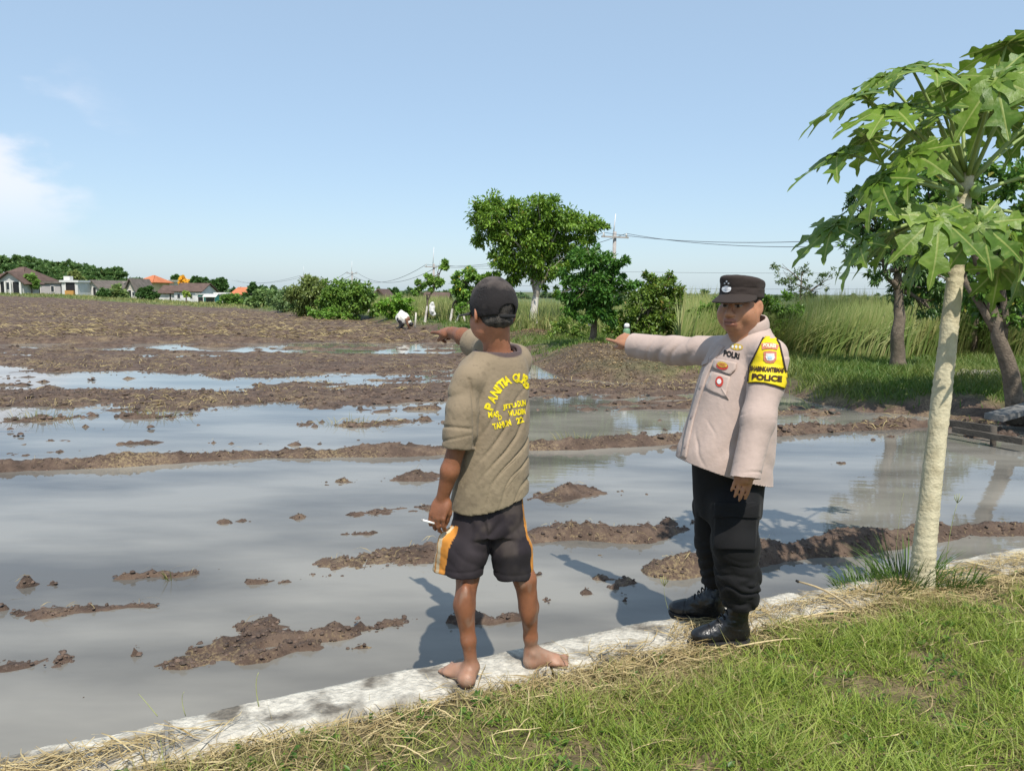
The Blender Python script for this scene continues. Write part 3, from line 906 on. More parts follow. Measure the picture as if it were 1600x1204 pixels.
def tree(name, label, base, Y, blobs_px, trunk_px, r0, n_per, L, W, cols, seed, limbs=8, mat=None, bark=None, cat='tree', group=None, depth=0.8, sub=7, lime=None, hang=0.35, z0=None):
    """blobs_px: (px, py, r_px[, dY]); trunk_px: list of pixels from the foot up"""
    rg = np.random.default_rng(seed)
    blobs = []
    for b in blobs_px:
        dy = b[3] if len(b) > 3 else rg.uniform(-0.3, 0.3) * depth
        r = b[2] / FPX * Y
        blobs.append((P(b[0], b[1], Y + dy), (r, r * depth * 1.1, r * 0.9)))
    foot = P(trunk_px[0][0], trunk_px[0][1], Y)
    foot[2] = gh(foot[0], foot[1]) - 0.03 if z0 is None else z0
    root = thing(name, foot, label, cat, group)
    pts = [foot] + [P(x, y, Y + rg.uniform(-0.1, 0.1) * depth) for x, y in trunk_px[1:]]
    tp = []
    for a, b in zip(pts[:-1], pts[1:]): tp += list(wig(a, b, 5, rg, r0 * 0.12))[:-1]
    tp.append(pts[-1])
    rad = np.linspace(r0, r0 * 0.42, len(tp)); rad[0] *= 1.35
    mb = MB(); mb.tube(tp, rad, 10)
    fork0 = max(1, int(len(tp) * (0.45 if name != 'bank_tree' else 0.72)))
    order = sorted(range(len(blobs)), key=lambda i: -blobs[i][1][0])[:limbs]
    for i in order:
        c = blobs[i][0]; s = tp[min(len(tp) - 1, rg.integers(fork0, len(tp)))]
        w = wig(s, c, 6, rg, 0.06 * np.linalg.norm(c - s) / 2)
        mb.tube(w, np.linspace(r0 * 0.45, r0 * 0.10, 6), 7)
        for _ in range(3):
            e = c + rnd_unit(rg, 1)[0] * blobs[i][1] * 0.8; s2 = w[rg.integers(2, 5)]
            mb.tube(wig(s2, e, 4, rg, 0.03 * np.linalg.norm(e - s2)), np.linspace(r0 * 0.2, r0 * 0.05, 4), 5)
    mb.obj('trunk', bark or M_BARK, root, True)
    if lime:                       # limewashed foot of the trunk
        k = max(2, int(len(tp) * lime)); mb = MB(); mb.tube(tp[:k + 1], rad[:k + 1] + 0.004, 12, False)
        mb.obj('limewash_band', mat_simple('limewash', (0.62, 0.58, 0.52), 0.9, 0.2, 12, 0.4, 40, dark=(0.3, 0.25, 0.2), dscale=6), root, True)
    V, F, C = crown_mesh(blobs, rg, n_per, L, W, cols, sub, hang)
    link('crown', mesh_from('crown', V, F, True, C), mat or M_LEAF, root)
    return root
DG, MG, LG = (0.030, 0.070, 0.012), (0.060, 0.125, 0.018), (0.105, 0.185, 0.028)
YG = (0.24, 0.24, 0.04)
# tall spreading tree with a limed trunk
tree('spreading_tree', 'tall spreading tree with pale trunk standing on a straw heap behind the paddy', None, 28.0,
     [(768, 335, 34), (765, 365, 30), (800, 340, 36), (845, 332, 34), (885, 342, 30), (920, 358, 24), (940, 356, 12), (815, 375, 38), (860, 372, 36), (900, 385, 26), (790, 405, 26), (835, 410, 34),
      (870, 415, 28), (752, 328, 14), (772, 440, 16), (800, 432, 18), (850, 440, 16), (865, 455, 10)], [(835, 523), (836, 470), (842, 445), (845, 400)], 0.15, 2600, 0.15, 0.034,
     [(0.040, 0.085, 0.012), (0.12, 0.19, 0.022), YG], 11, limbs=12, bark=M_PALEBARK, lime=0.45, depth=1.0, sub=9)
# dense glossy tree on the spoil heap
tree('dense_tree', 'dense dark glossy tree standing on the brown earth heap', None, 20.5,
     [(925, 405, 30), (905, 432, 30), (945, 425, 32), (970, 415, 18), (900, 460, 32), (935, 462, 36), (965, 455, 26), (925, 488, 30), (950, 492, 20), (898, 482, 18), (985, 440, 14)],
     [(925, 545), (928, 500), (930, 460), (935, 425)], 0.10, 3600, 0.13, 0.030, [(0.020, 0.058, 0.010), (0.055, 0.125, 0.016), (0.12, 0.18, 0.03)], 12, limbs=8, sub=9)
tree('round_tree', 'round bushy tree with yellowish leaves beside the dark glossy tree', None, 22.5,
     [(1035, 450, 34), (1010, 455, 34), (1055, 470, 24), (1000, 490, 34), (1040, 495, 32), (975, 500, 28), (965, 525, 24), (1005, 520, 26), (1040, 520, 22), (1020, 432, 16), (1045, 432, 14), (1068, 498, 22), (1062, 525, 20), (1085, 515, 14)],
     [(1010, 548), (1012, 500), (1020, 460)], 0.08, 2800, 0.12, 0.030, [(0.032, 0.07, 0.012), (0.105, 0.15, 0.022), (0.30, 0.22, 0.04)], 13, sub=8)
tree('leafy_bush', 'pale green low bush growing between the two trunks beyond the paddy', None, 24.0,
     [(880, 515, 26), (905, 520, 24), (860, 525, 20), (890, 535, 24), (915, 535, 18)], [(885, 552), (885, 530)], 0.04, 2400, 0.11, 0.026, [(0.06, 0.11, 0.02), (0.13, 0.18, 0.035), YG], 14, cat='bush', limbs=3)
tree('leafy_bush', 'broad dark bush growing behind the officer', None, 19.5,
     [(1105, 490, 26), (1140, 480, 31), (1180, 480, 34), (1215, 478, 29), (1240, 498, 24), (1120, 515, 29), (1165, 520, 36), (1210, 515, 31), (1235, 530, 19), (1190, 545, 26)], [(1180, 560), (1180, 510)], 0.05, 2600, 0.12, 0.028,
     [(0.030, 0.070, 0.012), (0.085, 0.15, 0.02), YG], 15, cat='bush', limbs=4)
tree('thin_tree', 'thin airy tree seen above the tall grass, under the papaya leaves', None, 31.0,
     [(1225, 435, 20), (1255, 425, 18), (1285, 440, 16), (1250, 455, 20), (1300, 428, 10), (1215, 415, 10), (1275, 460, 12)], [(1252, 520), (1250, 470), (1252, 440)], 0.06, 1100, 0.12, 0.022, [(0.03, 0.055, 0.014), (0.06, 0.09, 0.025), YG], 16, limbs=7, sub=7)
tree('bank_tree', 'dark tree with straight bare trunk on the shaded grass bank', None, 15.5,
     [(1350, 345, 40), (1400, 320, 40), (1440, 350, 40), (1330, 395, 26), (1380, 390, 40), (1430, 400, 44), (1470, 430, 36), (1420, 445, 34), (1455, 470, 28), (1370, 430, 18), (1480, 380, 34), (1340, 310, 24)],
     [(1403, 583), (1402, 520), (1404, 470), (1408, 400)], 0.15, 2300, 0.13, 0.020, [(0.020, 0.048, 0.012), (0.055, 0.10, 0.022), YG], 17, limbs=12, sub=8, hang=0.7)
tree('backing_tree', 'dark leafy tree filling the gap behind the papaya trunk', None, 18.5,
     [(1450, 470, 36), (1500, 480, 40), (1550, 470, 44), (1610, 470, 50), (1480, 515, 30), (1540, 520, 34), (1600, 525, 36), (1430, 440, 26), (1520, 435, 36), (1660, 450, 50), (1680, 520, 40)],
     [(1520, 575), (1522, 520), (1530, 470)], 0.10, 2000, 0.13, 0.032, [(0.022, 0.055, 0.012), (0.06, 0.115, 0.018), YG], 24, limbs=6, sub=7)
tree('leaning_tree', 'large leaning tree with forked trunk at the right of the bank', None, 10.6,
     [(1560, 310, 50), (1620, 300, 60), (1600, 370, 60), (1690, 340, 70), (1540, 370, 36), (1560, 430, 44), (1640, 430, 50), (1530, 440, 30), (1590, 480, 34), (1720, 430, 60), (1560, 500, 22), (1680, 480, 40), (1620, 250, 40), (1740, 280, 60), (1800, 380, 70), (1420, 292, 40), (1480, 312, 48), (1440, 350, 36), (1505, 255, 42), (1460, 250, 36), (1400, 315, 46), (1450, 300, 55), (1385, 352, 34), (1500, 335, 55), (1540, 460, 38)],
     [(1592, 640), (1572, 560), (1552, 490), (1530, 420)], 0.125, 1900, 0.12, 0.030, [(0.025, 0.06, 0.012), (0.075, 0.14, 0.02), YG], 18, limbs=10, sub=7)
tree('shade_tree', 'leafy tree growing just beyond the right edge of the bank', None, 8.2,
     [(1980, 330, 110), (2080, 260, 120), (1900, 240, 80), (2150, 380, 110), (1990, 150, 90)], [(2050, 690), (2040, 540), (2040, 380)], 0.14, 900, 0.13, 0.034, [DG, MG, YG], 19, limbs=6, sub=6)
# young trees with limed feet, left of the barefoot man's head
yt = 'young trees in the tall grass'
tree('young_tree', 'slim young tree with tiered tufts of leaves, left of the black cap', None, 37.0, [(690, 415, 11), (672, 440, 14), (655, 445, 10), (685, 440, 10), (650, 455, 6)], [(664, 505), (668, 470), (684, 435), (690, 418)], 0.05, 3200, 0.17, 0.05,
     [(0.05, 0.10, 0.02), (0.13, 0.21, 0.035), YG], 21, limbs=5, lime=0.3, group=yt)
tree('young_tree', 'bushy young tree with limed trunk and yellow fruit close to the black cap', None, 36.0, [(740, 425, 16), (755, 440, 16), (720, 445, 18), (730, 465, 20), (712, 455, 12), (750, 465, 18), (715, 475, 10)], [(703, 507), (708, 475), (730, 440)], 0.06, 3200, 0.17, 0.05,
     [(0.045, 0.10, 0.018), (0.12, 0.20, 0.03), (0.55, 0.42, 0.03)], 22, limbs=6, lime=0.4, group=yt)
tree('young_tree', 'short slanting young tree with limed trunk behind the black cap', None, 35.0, [(722, 482, 12), (735, 478, 12)], [(712, 508), (718, 490), (722, 478)], 0.05, 2600, 0.16, 0.05, [MG, LG, YG], 23, limbs=2, lime=0.6, group=yt)
# bushes along the left end of the bank
hb = 'bushes along the far bank'
tree('hedge_bush', 'tall rounded bush, rightmost of the long bushes on the far bank', None, 44.0, [(545, 465, 32), (565, 462, 22), (525, 458, 27), (550, 485, 22), (570, 480, 17), (530, 483, 22), (515, 475, 22)], [(545, 500), (545, 480)], 0.06, 1900, 0.17, 0.05, [(0.045, 0.09, 0.016), (0.11, 0.175, 0.03), YG], 31, cat='bush', group=hb, limbs=3)
tree('hedge_bush', 'olive tinted bush in the middle of the long bushes on the far bank', None, 47.0, [(490, 455, 27), (505, 462, 24), (470, 462, 24), (500, 480, 20), (475, 480, 20), (485, 445, 15)], [(488, 496), (488, 475)], 0.06, 1900, 0.17, 0.045, [(0.06, 0.085, 0.022), (0.12, 0.15, 0.04), (0.2, 0.15, 0.05)], 32, cat='bush', group=hb, limbs=3)
tree('hedge_bush', 'low bright green bush near the bending person in white', None, 41.0, [(608, 478, 17), (625, 474, 17), (640, 480, 15), (595, 482, 12), (618, 488, 15)], [(615, 500), (615, 485)], 0.04, 1900, 0.16, 0.05, [(0.06, 0.12, 0.018), (0.13, 0.23, 0.03), YG], 33, cat='bush', group=hb, limbs=2)
tree('hedge_bush', 'low sprawling bush at the foot of the far bank', None, 43.0, [(520, 492, 15), (500, 490, 12), (540, 495, 12), (485, 488, 10)], [(515, 500), (515, 492)], 0.04, 1900, 0.14, 0.05, [MG, LG, YG], 34, cat='bush', group=hb, limbs=2)
tree('hedge_bush', 'grey green bush, leftmost of the long bushes on the far bank', None, 60.0, [(452, 465, 17), (440, 472, 15), (460, 478, 15), (428, 470, 12)], [(445, 488), (445, 475)], 0.05, 1600, 0.2, 0.06, [(0.06, 0.10, 0.035), (0.11, 0.16, 0.06), YG], 35, cat='bush', group=hb, limbs=2)

# --- blades: cane, bank grass, lawn
def blades(name, pos, h, w, lean, curve, col, mat, seed, seg=3, tip=None):
    rg = np.random.default_rng(seed); n = len(pos)
    a = rg.uniform(0, 2 * math.pi, n); d = np.stack([np.cos(a), np.sin(a), 0 * a], 1)
    b = rg.uniform(0, 2 * math.pi, n); s = np.stack([np.cos(b), np.sin(b), 0 * b], 1)
    h = np.broadcast_to(h, (n,))[:, None]; w = np.broadcast_to(w, (n,))[:, None]
    lean = np.broadcast_to(lean, (n,))[:, None]; curve = np.broadcast_to(curve, (n,))[:, None]
    V = []
    for k in range(seg):
        t = k / seg
        c = pos + np.array((0, 0, 1.0)) * h * (t - curve * 0.5 * t * t) + d * h * (lean * t + curve * t * t)
        ww = w * (1 - 0.55 * t)
        V += [c + s * ww, c - s * ww]
    V.append(pos + np.array((0, 0, 1.0)) * h * (1 - curve * 0.5) + d * h * (lean + curve))
    nv = 2 * seg + 1
    V = np.stack(V, 1).reshape(-1, 3); i = np.arange(n)[:, None] * nv
    Q = np.concatenate([i + np.array((2 * k, 2 * k + 1, 2 * k + 3, 2 * k + 2)) for k in range(seg - 1)]) if seg > 1 else np.zeros((0, 4), int)
    T = i + np.array((2 * seg - 2, 2 * seg - 1, 2 * seg))
    C = np.repeat(col, nv, 0)
    if tip is not None:
        t = np.tile(np.repeat(np.arange(seg + 1) / seg, 2)[:nv], n)[:, None]; C = C * (1 - t * 0.6) + t * 0.6 * np.repeat(tip, nv, 0)
    return link(name, mesh_from(name, V, [Q, T], True, C), mat)
M_GRASS = mat_simple('grass_blade', (1, 1, 1), 0.5, 0.1, 2.0, 0, 0, 0.4, True, trans=0.35)
M_STRAW = mat_simple('straw', (1, 1, 1), 0.7, 0.15, 5.0, 0, 0, 0.3, True, trans=0.15)
def mixc(a, b, t): return np.array(a) * (1 - t) + np.array(b) * t
def scatter_z(x, y): return ground_height(x, y)[0]
def cane(n, px0, px1, Y0, Y1, hm, seed, label):
    rg = np.random.default_rng(seed)
    Y = rg.uniform(Y0, Y1, n); px = rg.uniform(px0, px1, n); X = (px - 800) / FPX * Y
    H, em, bk, gr = ground_height(X, Y); d = seg_dist(X, Y, EDGE)[0]
    k = (bk > 0.99) & (d > 2.2); X, Y, H = X[k], Y[k], H[k]; n = len(X)
    cl = fbm(X * 0.7, Y * 0.7, 2.0, 3)
    t = np.clip(0.45 + 0.45 * cl + rg.normal(0, 0.3, n), 0, 1)[:, None]
    col = mixc((0.15, 0.23, 0.05), (0.52, 0.47, 0.21), t)
    h = hm * rg.uniform(0.6, 1.05, n) * (1 + 0.22 * cl)
    o = blades('tall_cane_grass', np.stack([X, Y, H - 0.02], 1), h, rg.uniform(0.010, 0.026, n), rg.uniform(0.02, 0.16, n), np.where(rg.random(n) < 0.4, rg.uniform(0.4, 0.9, n), rg.uniform(0.02, 0.25, n)), col, M_GRASS, seed, 3,
               np.broadcast_to(np.array((0.24, 0.30, 0.08)), (n, 3)))
    return tag(o, label, 'grass', kind='stuff')
cane(34000, 1060, 1750, 17.6, 30, 1.5, 41, 'tall yellowing cane grass behind the shaded bank')
cane(24000, 640, 1080, 27, 46, 1.05, 42, 'tall pale cane grass behind the spreading tree')
cane(9000, 560, 700, 46, 75, 1.2, 43, 'tall grass far along the bank behind the bending person')
def bank_grass(n, px0, px1, Y0, Y1, hm, seed, label, wm=1.0):
    rg = np.random.default_rng(seed)
    Y = Y0 * (Y1 / Y0) ** rg.random(n); px = rg.uniform(px0, px1, n); X = (px - 800) / FPX * Y
    H, em, bk, gr = ground_height(X, Y)
    k = (bk > 0.9) & (gr + rg.normal(0, 0.25, n) > 0.45); X, Y, H = X[k], Y[k], H[k]; n = len(X)
    cl = fbm(X * 0.8, Y * 0.8, 7.0, 3)
    t = np.clip(0.30 + 0.35 * cl + rg.normal(0, 0.2, n), 0, 1)[:, None]
    col = mixc((0.075, 0.16, 0.02), (0.28, 0.29, 0.08), t)
    o = blades('bank_grass', np.stack([X, Y, H - 0.01], 1), hm * rg.uniform(0.4, 1.2, n) * (1 + 0.5 * cl), wm * rg.uniform(0.005, 0.010, n), rg.uniform(0.1, 0.5, n), rg.uniform(0.1, 0.6, n), col, M_GRASS, seed, 2)
    return tag(o, label, 'grass', kind='stuff')
bank_grass(50000, 1060, 1800, 10.5, 21, 0.20, 51, 'short green grass covering the right bank')
bank_grass(26000, 640, 1100, 19, 32, 0.17, 52, 'short grass on the bank under the trees', 1.3)
bank_grass(26000, 330, 760, 28, 80, 0.24, 53, 'rough grass along the far edge of the field', 2.2)
# ------------------------------------------------------------------ papaya tree
def build_papaya():
    rg = np.random.default_rng(5)
    foot = G(1440, 916, 0.0); Yb = foot[1]
    root = thing('papaya_tree', foot, 'papaya tree with ringed pale trunk and big lobed leaves at the edge of the lawn', 'tree')
    top = P(1512, 268, Yb + 0.12)
    pl = [foot + np.array((0, 0, -0.05)), P(1445, 850, Yb), P(1459, 720, Yb + 0.02), P(1478, 560, Yb + 0.05), P(1493, 430, Yb + 0.08), P(1502, 350, Yb + 0.1), top]
    pr = [0.068, 0.058, 0.052, 0.047, 0.041, 0.038, 0.030]
    n = 150; s = np.linspace(0, len(pl) - 1, n); pl = np.array(pl)
    path = np.stack([np.interp(s, range(len(pl)), pl[:, i]) for i in range(3)], 1)
    g = np.exp(-np.linspace(-2, 2, 15) ** 2); g /= g.sum()
    for i in range(3): path[:, i] = np.convolve(np.pad(path[:, i], 7, mode='reflect', reflect_type='odd'), g, 'valid')
    rad = 0.95 * np.interp(s, range(len(pr)), pr)
    na = 28; th = np.arange(na) * 2 * math.pi / na
    V = []
    zz = path[:, 2]
    ring = np.mod(zz * 27 + 0.6 * np.sin(zz * 9), 1.0)
    for i in range(n):
        e = 0.0042 * np.exp(-((ring[i] - 0.5) / 0.14) ** 2) + 0.0022 * vnoise(th * 2.2, np.full(na, zz[i] * 7), 3.0)
        scar = 0.0035 * np.maximum(0, vnoise(np.cos(th) * 3 + 5, np.sin(th) * 3, np.full(na, zz[i] * 16)) - 0.35)
        r = rad[i] + e + scar
        V.append(path[i] + np.stack([np.cos(th) * r, np.sin(th) * r, 0 * th], 1))
    I = np.arange(n * na).reshape(n, na)
    F = np.stack([I[:-1], np.roll(I[:-1], -1, 1), np.roll(I[1:], -1, 1), I[1:]], -1).reshape(-1, 4)
    M_T = mat_simple('papaya_bark', (0.56, 0.50, 0.34), 0.85, 0.14, 22, 0.35, 60, dark=(0.36, 0.30, 0.18), dscale=13, damt=0.5)
    link('trunk', mesh_from('trunk', np.concatenate(V), F), M_T, root)
    M_P = mat_simple('petiole', (0.26, 0.33, 0.10), 0.5, 0.15, 12, 0, 0, 0.4, trans=0.0)
    M_L = mat_simple('papaya_leaf', (1, 1, 1), 0.45, 0.14, 14, 0.25, 40, 0.4, True, trans=0.32)
    def lobe(L, W, seed, fold, droop):
        """one pinnate lobe in (along, across, up): toothed outline, raised pale midrib"""
        q = np.random.default_rng(seed)
        nt = 22; tt = np.linspace(0, 1, nt)
        V = []; C = []
        base = np.interp(tt, [0, 0.12, 0.4, 0.62, 0.85, 1], [0.34, 0.62, 0.85, 0.95, 0.5, 0.0])
        tooth = np.interp(np.mod(tt * 3.4 + 0.25, 1), [0, 0.35, 0.72, 0.8, 1], [0.36, 0.8, 1.22, 0.42, 0.36]) * sstep(0.25, 0.45, tt) + 1.0 * (1 - sstep(0.25, 0.45, tt))
        g1 = mixc((0.082, 0.165, 0.015), (0.175, 0.275, 0.028), q.random())
        vein = np.array((0.30, 0.36, 0.09))
        for i, t in enumerate(tt):
            wl = W * base[i] * tooth[i] * q.uniform(0.9, 1.05); wr = W * base[i] * np.roll(tooth, 1)[i] * q.uniform(0.9, 1.05)
            if i == nt - 1: wl = wr = 0.001
            vw = 0.0045 * (1 - 0.8 * t) + 0.0006
            for a in (-1, -0.5, 'V', 'v', 0, 'w', 'W', 0.5, 1):
                x = {'v': -vw, 'w': vw, 'V': -vw * 1.7, 'W': vw * 1.7}[a] if isinstance(a, str) else (a * (wl if a < 0 else wr))
                z = fold * abs(x) - droop * t * t * L + (0.002 if a == 0 else 0) + 0.012 * math.sin(9 * t + (x > 0)) * abs(x) / max(W, .01)
                side = abs(x) / max(W, 0.01)
                sv = 0.5 + 0.5 * math.cos((t * 3.4 - side * 0.55) * 2 * math.pi)
                c = g1 * (1 + 0.2 * (q.random() - 0.5)) * (1 - 0.0) if a not in ('v', 'w', 0) else vein
                if not isinstance(a, str) and a != 0 and sv > 0.96: c = c * 0.6 + vein * 0.4
                V.append((t * L * (1 - 0.18 * droop * t), x, z)); C.append(c)
        I = np.arange(nt * 9).reshape(nt, 9)
        F = np.stack([I[:-1, :-1], I[1:, :-1], I[1:, 1:], I[:-1, 1:]], -1).reshape(-1, 4)
        return np.array(V), F, np.array(C)
    def leaf(hub, out, size, tilt, seed, att):
        """out: direction the middle lobe points (horizontal-ish), tilt: how steeply the blade hangs"""
        q = np.random.default_rng(seed)
        o = np.array(out, float); o /= np.linalg.norm(o)
        oh = np.array((o[0], o[1], 0.0)); oh /= np.linalg.norm(oh) + 1e-9
        f = oh * math.cos(tilt) - np.array((0, 0, 1.0)) * math.sin(tilt)
        s = np.cross((0, 0, 1.0), oh); u = np.cross(f, s)
        rl = q.normal(0, 0.3); s, u = s * math.cos(rl) + u * math.sin(rl), u * math.cos(rl) - s * math.sin(rl)
        Vs, Fs, Cs, k = [], [], [], 0
        for j, (a, l) in enumerate(((0, 1), (42, 0.93), (-42, 0.93), (86, 0.8), (-86, 0.8), (130, 0.6), (-130, 0.6), (168, 0.36), (-168, 0.36))):
            ar = math.radians(a + q.normal(0, 4)); L = size * l * q.uniform(0.92, 1.06)
            v, fc, c = lobe(L, L * 0.245, seed * 20 + j, 0.12 + q.normal(0, 0.06), q.uniform(0.10, 0.42))
            d = f * math.cos(ar) + s * math.sin(ar); w = np.cross(u, d)
            lift = 0.0015 * (j % 3)
            Vs.append(hub + v[:, :1] * d + v[:, 1:2] * w + (v[:, 2:] + lift) * u); Fs.append(fc + k); Cs.append(c); k += len(v)
        link('leaf', mesh_from('leaf', np.concatenate(Vs), np.concatenate(Fs), True, np.concatenate(Cs)), M_L, root)
        mb = MB(); t = np.linspace(0, 1, 9)[:, None]
        mid = (att + hub) / 2 + np.array((0, 0, 0.05)) * np.linalg.norm(hub - att)
        pth = att * (1 - t) ** 2 + 2 * mid * t * (1 - t) + hub * t ** 2
        mb.tube(pth, np.linspace(0.0125, 0.006, 9), 8); mb.obj('petiole', M_P, root, True)
    def trunk_at(z): return np.array([np.interp(z, path[:, 2], path[:, i]) for i in range(3)])
    zt = path[-1, 2]
    Y = Yb + 0.1
    #  hub px, py, dY, aim (image right, away from camera), size, tilt, height of attachment below the tip
    spec = [(1345, 148, 0.0, (-1, 0.05), .34, .55, .05), (1423, 104, -0.1, (-.5, -.5), .27, .35, .03), (1312, 238, -.05, (-1, -.1), .33, .65, .12), (1465, 338, -.42, (-.25, -1), .34, 1.0, .20),
            (1303, 352, 0.05, (-1, .05), .33, .75, .16), (1556, 124, -.40, (-.1, -1), .33, 1.05, .02), (1572, 72, .1, (.3, .2), .34, .15, .0), (1392, 168, -.25, (-.7, -.7), .30, .75, .05),
            (1425, 240, -.35, (-.6, -.8), .27, .95, .10), (1588, 385, -.25, (.6, -.7), .34, 1.05, .2), (1500, 128, .25, (-.1, .9), .30, .4, .02), (1400, 365, .3, (-.8, .5), .30, .8, .18),
            (1355, 215, .45, (-.8, .6), .30, .7, .08), (1470, 165, -.05, (-.4, -.3), .26, .6, .0), (1655, 150, 0, (1, 0), .34, .6, .04), (1670, 260, .1, (1, .1), .34, .8, .12), (1640, 345, -.15, (.8, -.4), .32, .9, .18),
            (1620, 200, .5, (.6, .8), .32, .7, .06), (1600, 110, -.2, (.5, -.6), .3, .7, .02), (1440, 395, -.15, (-.8, -.5), .26, 1.1, .24), (1530, 350, -.45, (.25, -1), .28, 1.1, .2), (1445, 150, .5, (-.4, .8), .3, .5, .03),
            (1375, 280, -.3, (-.9, -.5), .27, .9, .12), (1560, 420, .25, (.5, .6), .26, 1.1, .24), (1380, 120, .15, (-.8, .3), .26, .5, .02),
            (1460, 110, -.3, (-.3, -.8), .28, .6, .0), (1345, 380, -.2, (-.9, -.4), .26, .95, .2), (1440, 200, .2, (-.6, .3), .3, .7, .05), (1620, 420, .05, (.8, -.2), .3, 1.0, .22), (1540, 180, .3, (.2, .7), .3, .6, .03)]
    for k, (x, y, dy, (ax, ay), sz, tl, dz) in enumerate(spec):
        hub = P(x, y, Y + dy); att = trunk_at(zt - dz)
        leaf(np.array(hub), (ax, ay, 0), sz * rg.uniform(0.95, 1.15), tl * (0.75 if tl < 0.8 else 1.0) + rg.normal(0, 0.08), 300 + k, att + np.array((hub[0] - att[0], hub[1] - att[1], 0)) / (np.linalg.norm(hub[:2] - att[:2]) + 1e-6) * 0.03)
    # young fruit and growing tip
    M_F = mat_simple('green_fruit', (0.20, 0.30, 0.07), 0.4, 0.15, 10, 0, 0, 0.5)
    for x, y, r in ((1502, 392, 0.045), (1488, 300, 0.04), (1524, 300, 0.036)):
        F = Field(P(x, y, Y - 0.05) - 0.09, P(x, y, Y - 0.05) + 0.09, 0.006)
        F.ell(P(x, y, Y - 0.05), (r * .75, r * .75, r), None, 0.001); v, f = F.mesh(1)
        link('fruit', mesh_from('fruit', v, f), M_F, root)
build_papaya()
# ------------------------------------------------------------------ lawn, straw and weeds behind the wall
def wall_uv(u, w): return WALL0[0] + u * wdir[0] + w * wnrm[0], WALL0[1] + u * wdir[1] + w * wnrm[1]
def ribbons(name, pos, ang, L, wd, bow, rise, col, mat, rg, seg=4):
    """strands lying on the ground"""
    n = len(pos); V = []
    d = np.stack([np.cos(ang), np.sin(ang), 0 * ang], 1); s = np.stack([-np.sin(ang), np.cos(ang), 0 * ang], 1)
    for k in range(seg + 1):
        t = k / seg - 0.5
        c = pos + d * (L * t)[:, None] + s * (bow * L * (t * t - 0.12))[:, None] + np.array((0, 0, 1.0)) * (rise * (0.25 - t * t) * 4 * L + rg.normal(0, 0.003, n))[:, None]
        w = (wd * (1 - 0.5 * abs(t) * 2))[:, None]
        tl = rg.normal(0, 0.5, n)[:, None]
        V += [c + s * w + np.array((0, 0, 1.0)) * w * tl, c - s * w - np.array((0, 0, 1.0)) * w * tl]
    nv = 2 * (seg + 1); V = np.stack(V, 1).reshape(-1, 3); i = np.arange(n)[:, None] * nv
    Q = np.concatenate([i + np.array((2 * k, 2 * k + 1, 2 * k + 3, 2 * k + 2)) for k in range(seg)])
    return link(name, mesh_from(name, V, Q, True, np.repeat(col, nv, 0)), mat)
rg = np.random.default_rng(77)
def lawn_pts(n, w0, w1, u0, u1, pw=1.0):
    w = w0 + (w1 - w0) * rg.random(n) ** pw; u = rg.uniform(u0, u1, n)
    x, y = wall_uv(u, w); k = (y > 1.3) & (x > -3.2 - 0 * y) & (np.abs(x) < 0.75 * np.maximum(y, 1) + 1.4)
    return x[k], y[k], w[k]
def dryness(x, y, w):
    """1 = straw, 0 = lush"""
    a = fbm(x * 1.6, y * 1.6, 3.0, 3)
    left = sstep(1.6, -1.2, x)
    return np.clip(1.05 - 1.25 * sstep(0.15, 0.78 + 0.3 * left, w) + 0.38 * a + 0.10 * left, 0, 1)
x, y, w = lawn_pts(280000, WALL_W - 0.07, 3.0, -4.2, 6.5, 1.1)
dr = dryness(x, y, w); cl = fbm(x * 4.5, y * 4.5, 1.0, 3)
keep = rg.random(len(x)) < (1.0 - 0.6 * sstep(0.4, 0.95, dr)) * (0.85 + 0.35 * cl); x, y, w, dr, cl = x[keep], y[keep], w[keep], dr[keep], cl[keep]
n = len(x); t = np.clip(dr + rg.normal(0, 0.2, n) + 0.5 * (rg.random(n) < 0.12), 0, 1)[:, None]; b = np.clip(rg.normal(0.5, 0.25, n), 0, 1)[:, None]
col = mixc(mixc((0.13, 0.225, 0.02), (0.39, 0.46, 0.085), b), mixc((0.30, 0.25, 0.10), (0.44, 0.36, 0.17), b), np.where(t > 0.55, np.clip(t * 1.1, 0, 1), t * 0.35))
hh = np.clip(0.062 + 0.042 * cl + rg.normal(0, 0.018, n), 0.015, 0.15) * (1 - 0.35 * dr) * np.where(rg.random(n) < 0.04, 1.8, 1)
tag(blades('lawn_grass', np.stack([x, y, near_z(x, y) - 0.004], 1), hh, rg.uniform(0.0013, 0.0031, n), rg.uniform(0.1, 0.9, n), rg.uniform(0.1, 0.9, n), col, M_GRASS, 61, 2),
    'short green lawn grass in front of the low wall', 'grass', kind='stuff')
# dead straw matted against the wall
x, y, w = lawn_pts(21000, WALL_W - 0.10, 1.7, -4.2, 6.5, 1.9)
dr = dryness(x, y, w); k = rg.random(len(x)) < (0.08 + 0.95 * dr ** 1.5) * np.where(w < WALL_W + 0.03, sstep(-0.9, -1.5, x) + sstep(0.62, 0.9, x) * 0.6 + 0.6 * sstep(-0.1, 0.5, fbm(x * 2.5, y * 2.5, 9.0, 2)) * sstep(WALL_W - 0.12, WALL_W, w), 1); x, y, w = x[k], y[k], w[k]; n = len(x)
base = math.atan2(wdir[1], wdir[0]); z = np.where(w < WALL_W + 0.02, 0.006, np.maximum(near_z(x, y), -0.02) + 0.006) + rg.random(n) * 0.028
b = rg.random((n, 1))
ribo = ribbons('dead_straw', np.stack([x, y, z], 1), base + rg.normal(0, 0.75, n), rg.uniform(0.05, 0.26, n), rg.uniform(0.0009, 0.0024, n), rg.normal(0, 0.35, n), rg.uniform(-0.02, 0.10, n),
               mixc((0.28, 0.20, 0.085), (0.58, 0.47, 0.25), b), M_STRAW, rg)
